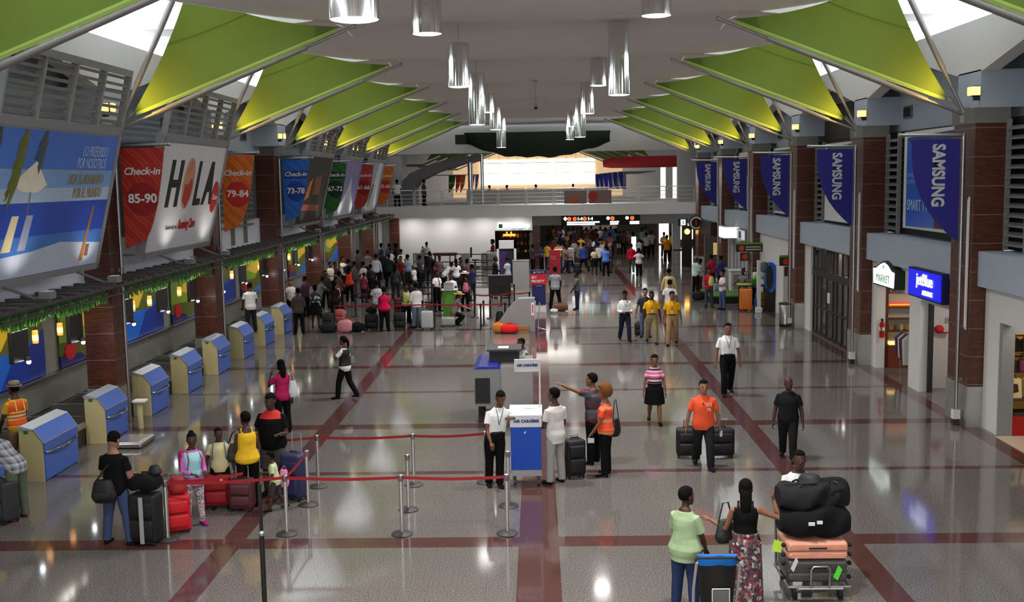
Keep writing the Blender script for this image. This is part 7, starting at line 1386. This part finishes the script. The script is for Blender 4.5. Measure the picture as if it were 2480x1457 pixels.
for i, (u, v) in enumerate(spots):
    (c, nm) = DC[(i*7+i//10) % 10]; row = 'back' if v < 556 else 'middle' if v < 576 else 'front'
    loc = LOCS[0 if u < 1360 else 1 if u < 1410 else 2 if u < 1470 else 3]; fm = rnd.random() < .45; key = (nm, row, loc); n8[key] = n8.get(key, 0)+1
    H_('deep', u, v, 1.62+.2*rnd.random(), rnd.choice((0, 20, -30, 170, -160, 90, -90)), 'person in %s %s, %s row under the long sign, %s%s' % (nm, 'blouse' if fm else 'shirt', row, loc, '' if n8[key] == 1 else ', further'), sex='f' if fm else 'm', top=('loose' if fm else 'tee', c), bot=('pants', rnd.choice((BK, NV, (70, 66, 62)))), hair=rnd.choice(('bob', 'long') if fm else ('short', 'crop')), arms=rnd.choice(('down', 'hold', 'hold')), vox=.022, legs=rnd.choice(('stand', 'walk')), skin=rnd.choice('ddmt'), group='crowd deep in the concourse')
# on the mezzanine
for u, y, h, fc, lab, k in ((965, 68.9, 1.72, 5, 'person in white shirt standing at the mezzanine railing, seen from behind', dict(top=('tee', W), bot=('pants', BK), fat=1.15)), (1030, 70.5, 1.7, 60, 'person in dark top on the mezzanine before the white wall', dict(top=('tee', (90, 76, 70)), bot=('pants', BK))), (1188, 77.0, 1.28, 120, 'seated person, left of the four heads above the mezzanine railing', dict(top=('tee', (70, 60, 60)), legs='sit')), (1231, 77.0, 1.26, -60, 'seated person, second of the four heads above the mezzanine railing', dict(top=('tee', (54, 50, 54)), legs='sit')), (1300, 77.0, 1.34, 60, 'seated person, third of the four heads above the mezzanine railing', dict(top=('tee', (60, 60, 64)), legs='sit')), (1390, 77.0, 1.3, -20, 'seated person, right of the four heads above the mezzanine railing', dict(top=('tee', (150, 110, 100)), legs='sit'))):
    k.setdefault('bot', ('pants', BK)); hz = 3.97 if 'seated' not in lab else 4.0
    person(lab, ((u-1305)*y/2616, y, hz), 1.5 if 'seated' in lab else h, fc, vox=.02, group='people on the mezzanine', **k)
# ------------------------------------------------------------------ luggage and carried things
def fl(u, v): p = at_z(u, v); return p.x, p.y
def suitcase(label, x, y, w, d, h, col, rot=0.0, hard=False, handle=False, z=0.0, lying=False, name='suitcase', group=None, tag=None, rough=.6, pull=0.0):
    t = thing(name, label, 'suitcase', (x, y, z), math.radians(-rot), group); m = MC(*col, rough if not hard else .3); dk = MC(*[int(c*.6) for c in col], .6); mb = MB()
    mb.rbox(-w/2, w/2, -d/2, d/2, .05, h, .06, 4); mb.build('shell', m, t, True, True)
    if hard:
        for k in range(5): x_ = -w*.36+w*.18*k; mb = MB(); mb.rbox(x_-.012, x_+.012, -d/2-.008, d/2+.008, .12, h-.08, .01); mb.build('rib', m, t, False, True)
    else:
        mb = MB(); mb.rbox(-w*.40, w*.40, -d/2-.045, -d/2+.05, .12, h*.52, .04); mb.build('front_pocket', m, t, True, True)
        mb = MB(); mb.rbox(-w*.40, w*.40, -d/2-.03, -d/2+.05, h*.56, h*.86, .03); mb.build('upper_pocket', m, t, True, True)
        mb = MB(); mb.tube([(-w*.42, -d/2-.004, h*.54), (w*.42, -d/2-.004, h*.54)], .008, 5); mb.build('zip', dk, t, False, True)
    mb = MB(); mb.tube([(-.08, 0, h-.01), (-.07, 0, h+.03), (.07, 0, h+.03), (.08, 0, h-.01)], .013, 6); mb.build('grip', dk, t, False, True)
    for sx in (-1, 1):
        for sy in (-1, 1): mb = MB(); mb.rings([((sx*(w/2-.05)+q, sy*(d/2-.05), .032), (0, .032, 0), (0, 0, .032)) for q in (-.014, .014)], 12); mb.build('wheel', RUBBER, t, False, True)
    if handle: mb = MB(); e = handle; mb.tube([(-.10, d*.3, h-.02), (-.10, d*.3+pull, h+e), (.10, d*.3+pull, h+e), (.10, d*.3, h-.02)], .011, 6); mb.build('pull_handle', GREYM, t, False, True)
    if tag: mb = MB(); mb.cbox(tag[1] if len(tag) > 1 else .1, -d/2-.055, h*.78, .05, .006, .12); mb.build('luggage_tag', MC(*tag[0]), t, False, True)
    return t
def strapbag(label, x, y, z, w, d, h, col, rot=0.0, strap=None, name='shoulder_bag', cat='bag', taper=.85, pocket=False):
    t = thing(name, label, cat, (x, y, z), math.radians(-rot)); m = MC(*col, .55); mb = MB(); rr = []
    for k in range(9):
        q = k/8; s = (1-(1-taper)*q)*(.86+.14*math.sin(PI*min(1, q*1.6+.15))); e = math.sin(PI*(.12+.76*q))**.35
        rr.append(((0, 0, h*q), (w/2*s*e, 0, 0), (0, d/2*s*e, 0)))
    mb.rings(rr, 18); mb.build('body', m, t, True, True)
    if strap: mb = MB(); mb.tube([Vector(p) for p in strap], .014, 6, .5); mb.build('strap', MC(*[int(c*.8) for c in col], .6), t, True, True)
    if pocket: mb = MB(); mb.rbox(-w*.3, w*.3, -d/2-.03, -d/2+.04, h*.15, h*.5, .03); mb.build('pocket', m, t, True, True)
    return t
def duffel(label, x, y, z, w, d, h, col, rot=0.0, cat='bag', name='duffel_bag', group=None, lump=.0):
    t = thing(name, label, cat, (x, y, z), math.radians(-rot), group); m = MC(*col, .8, spec=.15); mb = MB(); n, k = 15, 20; ids = []; ph = x*7+y*3
    for i in range(n):
        q = i/(n-1); e = math.sin(PI*(.06+.88*q))**.28; row = []
        for j in range(k):
            a = 2*PI*j/k; ca, sa = math.cos(a), math.sin(a); p = .62; b = 1+(.03+lump*.55)*math.sin(q*8+ph+2*a)+(.02+lump*.4)*math.sin(q*15+3*a+ph*2)
            yy = d/2*e*b*math.copysign(abs(ca)**p, ca); zz = h*.5+h*.5*e*b*math.copysign(abs(sa)**p, sa); row.append(len(mb.v)); mb.v.append((-w/2+w*q, yy, max(0.0, zz)))
        ids.append(row)
    for r0, r1 in zip(ids, ids[1:]):
        for j in range(k): l = (j+1) % k; mb.face(r0[j], r0[l], r1[l], r1[j])
    mb.face(*ids[0][::-1]); mb.face(*ids[-1]); mb.build('body', m, t, True, True)
    for s in (-1, 1): mb = MB(); mb.tube([(-w*.18, s*d*.3, h*.93), (-w*.14, s*d*.2, h*1.04), (w*.14, s*d*.2, h*1.04), (w*.18, s*d*.3, h*.93)], .014, 6); mb.build('handle', MC(*[int(c*.7) for c in col], .7), t, False, True)
    mb = MB(); mb.tube([(-w*.38, 0, h*.985), (w*.38, 0, h*.985)], .009, 5); mb.build('zip', DARKM, t, False, True); return t
BKL = (19, 19, 21)
x, y = fl(358, 1315); suitcase('tall black suitcase with a pale strap beside the black t-shirt', x, y, .46, .32, .82, BKL, 8, tag=None); mb = MB(); mb.box(x-.035, x+.03, y-.215, y-.205, .06, .8); props(mb.build('luggage_strap', MC(150, 152, 154)), 'pale luggage strap round the tall black suitcase', 'strap')
duffel('black duffel bag lying on the tall black suitcase', x, y, .86, .50, .34, .26, BKL, 8, lump=.15); strapbag('black cap shaped bag on the black duffel', x+.16, y+.05, 1.1, .26, .2, .14, (34, 34, 38), 20, name='cap', cat='cap')
x, y = fl(432, 1288); suitcase('bright red suitcase in front of the girl in light blue', x, y, .40, .28, .64, (196, 24, 34), -25, handle=.32, tag=None)
strapbag('red and clear carrier bag on top of the bright red suitcase', x+.02, y, .66, .36, .2, .26, (170, 40, 44), -10, name='carrier_bag')
x, y = fl(527, 1228); suitcase('dark red suitcase between the girl and the yellow tank top', x, y, .46, .28, .62, (150, 20, 32), -12, handle=.3, tag=((200, 196, 196), .1))
x, y = fl(588, 1235); suitcase('maroon suitcase behind the black telescopic pole', x, y, .42, .28, .56, (84, 40, 48), 0, handle=.2)
x, y = fl(716, 1208); suitcase('large dark blue suitcase beside the broad person in black and red', x, y, .42, .30, .84, (44, 46, 84), 25, handle=.34)
x, y = fl(603, 1210); strapbag('blue bag hanging behind the yellow tank top', x-.15, y+.1, .55, .24, .16, .5, (50, 90, 190), 0, name='blue_bag')
x, y = fl(25, 1262); suitcase('black suitcase at the left edge beside the plaid shirt', x-.1, y, .5, .32, .72, (48, 48, 52), 30)
def near(tag, out, fwd, z):                            # a point beside a person, in metres to the right and in front
    t = HP[tag]; s = t.scale[0]; r = t.rotation_euler[2]; c, q = math.cos(r), math.sin(r)
    return t.location.x+(out*c-fwd*q), t.location.y+(out*q+fwd*c), z
x, y, z = near('blacktee', -.06, -.22, .74); strapbag('black shoulder bag on the back of the black t-shirt', x, y, z, .44, .18, .36, BKL, 0, strap=[(-.16, .02, .28), (0, .05, .5), (.18, .12, .70)], pocket=True, taper=.9)
def backpack(label, tag, z, w, h, col, d=.18, off=-.21, strapc=None):
    x, y, _ = near(tag, 0, off, z); t = thing('backpack', label, 'backpack', (x, y, z), HP[tag].rotation_euler[2]); m = MC(*col, .6); mb = MB(); mb.rbox(-w/2, w/2, -d/2, d/2, 0, h, .07, 4); mb.build('body', m, t, True, True)
    mb = MB(); mb.rbox(-w*.38, w*.38, -d/2-.05, -d/2+.05, .03, h*.5, .04); mb.build('front_pocket', m, t, True, True)
    for s in (-1, 1): mb = MB(); mb.tube([(s*w*.3, d/2, h*.1), (s*w*.44, d/2+.20, h*.3), (s*w*.40, d/2+.26, h*.75), (s*w*.34, d/2+.14, h*1.06), (s*w*.3, d/2-.02, h*.95)], .02, 6, .4); mb.build('strap', MC(*(strapc or col), .6), t, True, True)
    return t
backpack('pink backpack on the girl in light blue', 'girl', .86, .28, .38, (190, 30, 110)); backpack('blue backpack on the boy in cream', 'boy', .78, .27, .36, (40, 110, 180))
x, y, z = near('yellowtank', -.16, .16, .80); strapbag('dark brown shoulder bag of the yellow tank top', x, y, z, .40, .20, .32, (50, 44, 44), -28, strap=[(-.14, 0, .28), (-.05, .0, .5), (.06, -.02, .58), (.15, 0, .28)])
x, y, z = near('child', .10, -.14, .38); strapbag('pink bag on the back of the small child', x, y, z, .20, .14, .30, (220, 130, 180), 0, strap=[(-.07, 0, .26), (0, .05, .36), (.07, 0, .26)], name='pink_bag')
x, y, z = near('magenta', .22, -.10, .82); strapbag('white shoulder bag of the magenta top', x, y, z, .24, .16, .36, (206, 206, 214), -40, strap=[(-.08, 0, .3), (-.02, .02, .58), (.08, 0, .3)], name='white_bag')
x, y, z = near('vestphone', .2, -.12, .88); strapbag('grey handbag of the person in the black waistcoat', x, y, z, .22, .10, .22, (110, 110, 116), -70, strap=[(-.07, 0, .18), (-.04, 0, .42), (.07, 0, .18)])
x, y, z = near('orangeafro', .14, -.17, .74); strapbag('large black shoulder bag of the person with the afro', x, y, z, .40, .17, .33, BKL, -65, strap=[(-.15, 0, .3), (0, .03, .66), (.08, .03, .68), (.15, 0, .3)])
x, y, z = near('orangeafro', -.20, .24, .66); mb = MB(); mb.cbox(x, y, z, .12, .02, .09); props(mb.build('papers', MC(196, 206, 214)), 'white travel papers in the hand of the person with the afro', 'paper')
x, y = fl(1392, 1155); suitcase('black suitcase between the pale trousers and the pointing person', x, y, .38, .28, .74, BKL, -20, handle=.06)
for s, u, lab in ((-1, 1668, 'black suitcase in the right hand of the orange polo shirt'), (1, 1746, 'black suitcase with a white tag in the left hand of the orange polo shirt')):
    x, y = fl(u, 1106); suitcase(lab, x, y, .50, .30, .60, BKL, -4*s, handle=.20, tag=((214, 214, 216), -.05) if s > 0 else ((190, 190, 190), .16), pull=-.22)
x, y = fl(1548, 815); suitcase('black cabin case pulled by the dark t-shirt', x, y, .32, .22, .52, BKL, 0, handle=.38)
x, y, z = near('reader', .02, .36, 1.06); mb = MB(); mb.cbox(x, y, z, .24, .03, .16); props(mb.build('papers', MC(216, 216, 220)), 'white paper in the hands of the white long sleeved shirt', 'paper')
x, y = fl(1358, 753); duffel('brown leather bag on the floor by the grey shirt', x, y, 0, .62, .34, .34, (104, 72, 56)); x, y = fl(1342, 757); duffel('small white bag beside the brown leather bag', x, y-.1, 0, .3, .22, .18, (206, 206, 210))
# trolley with bags
tx, ty = 3.63, 14.2
t = thing('luggage_trolley', 'steel luggage trolley under the stack of bags', 'trolley', (tx, ty, 0)); mb = MB()
mb.tube([(tx-.40, ty-.40, .20), (tx+.40, ty-.40, .20), (tx+.40, ty+.45, .20), (tx-.40, ty+.45, .20), (tx-.40, ty-.40, .20)], .02, 8); mb.tube([(tx-.12, ty-.44, .20), (tx-.12, ty-.46, .46), (tx-.09, ty-.46, .50), (tx+.09, ty-.46, .50), (tx+.12, ty-.46, .46), (tx+.12, ty-.44, .20)], .014, 8); mb.tube([(tx-.28, ty-.43, .19), (tx+.3, ty-.43, .19)], .022, 8); mb.build('frame', STEEL, t, True)
mb = MB(); mb.tube([(tx-.38, ty+.45, .2), (tx-.38, ty+.52, 1.0), (tx+.38, ty+.52, 1.0), (tx+.38, ty+.45, .2)], .02, 8); mb.build('handle', STEEL, t, True)
for a, b in ((-.3, -.3), (.3, -.3), (-.3, .4), (.3, .4)): mb = MB(); mb.rings([((tx+a+q, ty+b, .075), (0, .075, 0), (0, 0, .075)) for q in (-.025, .025)], 16); mb.build('wheel', RUBBER, t)
def flatcase(label, z, w, d, h, col, ribs=True, tags=()):
    t = thing('suitcase', label, 'suitcase', (tx, ty, z)); m = MC(*col, .35); mb = MB(); mb.rbox(-w/2, w/2, -d/2, d/2, 0, h*.48, .05, 4); mb.rbox(-w/2, w/2, -d/2, d/2, h*.52, h, .05, 4); mb.rbox(-w/2+.01, w/2-.01, -d/2+.01, d/2-.01, .05, h-.05, .01); mb.build('shell', m, t, True, True)
    mb = MB(); mb.rbox(-w/2-.002, w/2+.002, -d/2-.002, d/2+.002, h*.485, h*.515, .008); mb.build('zip', DARKM, t, False, True)
    if ribs:
        for k in range(3):
            for q in (.12, .62): mb = MB(); zz = h*(q+.1*k); mb.box(-w*.42, w*.45, -d/2-.006, -d/2+.02, zz, zz+.008); mb.build('rib', m, t, False, True)
    mb = MB(); mb.rbox(-.12, .12, -d/2-.02, -d/2+.02, h*.62, h*.72, .01); mb.build('grip', BLACK, t, False, True)
    for sx in (-1, 1):
        for zz in (.05, h-.06): mb = MB(); mb.ball((sx*(w/2+.035), -d/2+.08, zz), .032, .032, .032, 10, 6); mb.build('wheel', RUBBER, t, True, True)
    for p, c, s in tags: mb = MB(); mb.prism([(p[0], p[1]), (p[0]+s, p[1]-.05), (p[0]+s+.06, p[1]+.1), (p[0]+.07, p[1]+.16)], 'y', -d/2-.014, -d/2-.008); mb.build('luggage_tag', MC(*c), t, False, True)
flatcase('grey wrapped suitcase at the bottom of the trolley stack', .225, .80, .62, .30, (76, 74, 74), True, [((.2, .08), (90, 220, 60), .06), ((-.36, .2), (210, 210, 216), .04)])
flatcase('pink salmon hard suitcase, middle of the trolley stack', .535, .80, .62, .24, (226, 160, 136), True)
duffel('large black duffel bag lying on the pink suitcase', tx, ty, .78, .92, .62, .44, BKL, 0, lump=.1)
mb = MB(); mb.box(tx-.14, tx-.06, ty-.37, ty-.345, 1.02, 1.06); mb.box(tx-.03, tx+.04, ty-.37, ty-.345, 1.04, 1.08); props(mb.build('bag_label', WHITE), 'white labels on the large black duffel bag', 'label')
duffel('black bulging bag on top of the trolley stack', tx-.08, ty+.02, 1.15, .80, .5, .34, (32, 32, 35), -6, lump=.2); duffel('smaller black bag at the right of the trolley stack top', tx+.27, ty+.1, 1.12, .40, .40, .38, (30, 30, 33), 70, lump=.2)
strapbag('black rolled bag crowning the trolley stack', tx-.02, ty+.08, 1.42, .40, .28, .17, (34, 34, 38), 30, name='rolled_bag'); mb = MB(); mb.prism([(tx-.58, .62), (tx-.46, .60), (tx-.43, .74), (tx-.55, .78)], 'y', ty-.2, ty-.19); props(mb.build('green_tag', MC(190, 226, 70)), 'green luggage tag hanging at the left of the pink suitcase', 'tag')
# pushchair
sx, sy = 2.12, 13.0
t = thing('pushchair', 'black pushchair with a bright blue hood edge in the near foreground', 'pushchair', (sx, sy, 0)); mb = MB()
n = 12; G = []
for j in range(7):
    q = j/6; zz = .98-.72*q; row = []
    for i in range(n+1):
        a = PI*i/n; w_ = .255*(1-.22*q); row.append(len(mb.v)); mb.v.append((sx+.04-w_*math.cos(a), sy+.05-.20*math.sin(a)*(1-.2*q), zz-.05*abs(math.cos(a))))
    G.append(row)
for j in range(6):
    mb.m = 1 if j == 0 else 0
    for i in range(n): mb.face(G[j][i], G[j][i+1], G[j+1][i+1], G[j+1][i])
mb.m = 1; mb.face(*G[0]); mb.m = 0; mb.face(*G[6][::-1]); mb.build('seat_shell', [BLACK, MC(10, 104, 190, .6)], t, True)
mb = MB(); mb.rbox(sx-.06, sx+.16, sy-.19, sy-.14, .36, .56, .02); mb.build('rear_pocket', MC(96, 96, 98), t); mb = MB(); mb.tube([(sx-.05, sy-.185, .36), (sx-.05, sy-.185, .57), (sx+.16, sy-.185, .57), (sx+.16, sy-.185, .36), (sx-.05, sy-.185, .36)], .008, 5); mb.build('pocket_piping', WHITE, t)
for s in (-1, 1): mb = MB(); mb.tube([(sx+s*.26, sy-.3, .95), (sx+s*.27, sy-.12, .55), (sx+s*.25, sy+.05, .12)], .018, 8); mb.build('side_tube', M((.75, .75, .77), .3, .8), t, True)
mb = MB(); mb.tube([(sx-.27, sy-.28, .96), (sx-.27, sy-.34, 1.02), (sx+.20, sy-.34, 1.02), (sx+.26, sy-.28, .96)], .017, 8); mb.build('push_bar', BLACKP, t, True)
for a, b in ((-.26, -.1), (.26, -.1), (-.22, .35), (.22, .35)): mb = MB(); mb.rings([((sx+a+q, sy+b, .1), (0, .1, 0), (0, 0, .1)) for q in (-.02, .02)], 18); mb.build('wheel', RUBBER, t)
x, y, z = near('maxiskirt', -.25, .10, .84); strapbag('black handbag on the arm of the black halter top', x, y, z, .36, .17, .30, (44, 46, 48), -30, strap=[(-.12, 0, .27), (-.03, .02, .52), (.06, .02, .52), (.12, 0, .27)])
x, y, z = near('maxiskirt', -.20, .0, .55)
# queue luggage
def qs(u, v, w, h, d, col, lab, **k): x, y = fl(u, v); return suitcase(lab, x, y, w, d, h, col, **k)
qs(795, 797, .42, .62, .28, (46, 46, 46), 'dark grey suitcase at the end of the front red belt'); qs(824, 782, .36, .55, .25, (206, 96, 100), 'coral pink suitcase behind the front red belt'); qs(1035, 797, .46, .70, .28, (176, 178, 180), 'silver suitcase in the front queue', hard=True); qs(1086, 790, .52, .36, .4, (150, 152, 152), 'low grey case beside the crouching person', hard=True); qs(1010, 792, .3, .7, .3, (64, 64, 68), 'charcoal suitcase left of the silver suitcase', hard=True)
qs(901, 798, .5, .6, .3, BKL, 'black suitcase left of the hot pink shirt'); qs(969, 796, .44, .62, .28, (30, 28, 30), 'black suitcase right of the hot pink shirt'); qs(968, 775, .4, .9, .3, (96, 24, 34), 'dark red suitcase on the baggage cart of the hot pink shirt')
x, y = fl(836, 805); duffel('pink and white striped bag on the floor of the queue', x, y, 0, .52, .4, .5, (214, 140, 150)); x, y = fl(866, 803); duffel('black duffel bag beside the pink striped bag', x, y, 0, .56, .36, .34, BKL); x, y = fl(796, 805); duffel('black bag at the foot of the dark grey suitcase', x, y, 0, .6, .36, .34, (36, 40, 42))
x, y = fl(898, 770); duffel('black rounded bag resting on the black suitcase left of the hot pink shirt', fl(901, 798)[0], fl(901, 798)[1], .64, .4, .3, .22, BKL); x, y = fl(1020, 684); duffel('black rounded suitcase deep in the queue', x, y, 0, .5, .4, .75, BKL); x, y = fl(985, 684); duffel('dark olive bag deep in the queue', x, y, 0, .6, .4, .5, (70, 66, 58)); x, y = fl(830, 712); duffel('black bag on the floor beyond the second red belt', x, y, 0, .6, .4, .4, BKL); x, y = fl(905, 722); duffel('black bag on the floor before the white printed t-shirt', x, y, 0, .8, .5, .4, BKL)
x, y = fl(1208, 806); duffel('orange patterned bag at the foot of the angled grey counter', x, y, 0, .42, .35, .40, (196, 120, 50)); x, y = fl(1234, 807); duffel('bright red bag at the foot of the angled grey counter', x, y, 0, .62, .4, .36, (220, 40, 40)); x, y = fl(1211, 792); strapbag('black bag standing behind the orange patterned bag', x, y, 0, .4, .3, .62, BKL, name='black_bag'); x, y = fl(1250, 796); duffel('dark grey bag behind the bright red bag', x, y, 0, .5, .3, .3, (60, 60, 64))
x, y = fl(1265, 806); mb = MB(); mb.box(x-.25, x+.25, y-.1, y+.25, 0, .26); mb.m = 1; mb.box(x-.25, x+.25, y-.105, y-.1, .11, .14); props(mb.build('carton', [MC(150, 104, 66), MC(120, 84, 54)]), 'brown carton at the foot of the angled grey counter', 'box')
x, y = fl(813, 765); strapbag('pink and white bag of the person in black', x+.1, y, .75, .36, .2, .42, (214, 170, 178), 20, strap=[(-.1, 0, .38), (0, .02, .6), (.1, 0, .38)], name='tote_bag'); x, y, z = near('person in black dress with a white straw hat, pink bag, right of the green desk', .12, -.18, .85); strapbag('pink backpack of the person in the white straw hat', x, y, z, .3, .2, .4, (200, 100, 130), 0, name='pink_backpack')
x, y = fl(1398, 662); suitcase('black suitcase beside the grey notice board', x, y, .42, .28, .62, BKL); x, y = fl(1806, 752); suitcase('orange wrapped suitcase at the wrapping stand', x, y, .52, .34, .92, (220, 116, 30), 8, hard=True); x, y = fl(1833, 752); suitcase('small blue suitcase right of the orange wrapped suitcase', x, y, .26, .24, .52, (40, 84, 170)); x, y = fl(1850, 750); suitcase('yellow brown suitcase behind the small blue suitcase', x, y+.3, .34, .26, .7, (150, 120, 40))
x, y = fl(1736, 722); suitcase('pale blue suitcase between the red and the white t-shirt', x, y, .3, .24, .68, (110, 150, 170), handle=.0); x, y = fl(1692, 726); duffel('black bag on the floor left of the red t-shirt', x, y, 0, .6, .4, .4, (38, 38, 44)); x, y, z = near('person in red t-shirt hugging a pale yellow bag', -.03, .22, .95); strapbag('pale yellow bag in the arms of the red t-shirt', x, y, z, .28, .18, .4, (206, 200, 120), 0, name='yellow_bag')
x, y = fl(1837, 757); mb = MB(); mb.rbox(x-.12, x+.12, y-.1, y+.1, 0, .22, .02); props(mb.build('white_bucket', WHITE), 'small white box on the floor by the blue oval machine', 'box')
x, y, z = near('person in white shirt holding a child near the back wall', -.22, .16, .75); person('toddler in beige carried by the person in white near the back wall', (x, y, z), .8, -20, top=('tee', (190, 160, 120)), bot=('pants', (170, 130, 80)), child=True, vox=.02, legs='sit', group='people in the crowd')
bpy.data.scenes.remove(TMP)
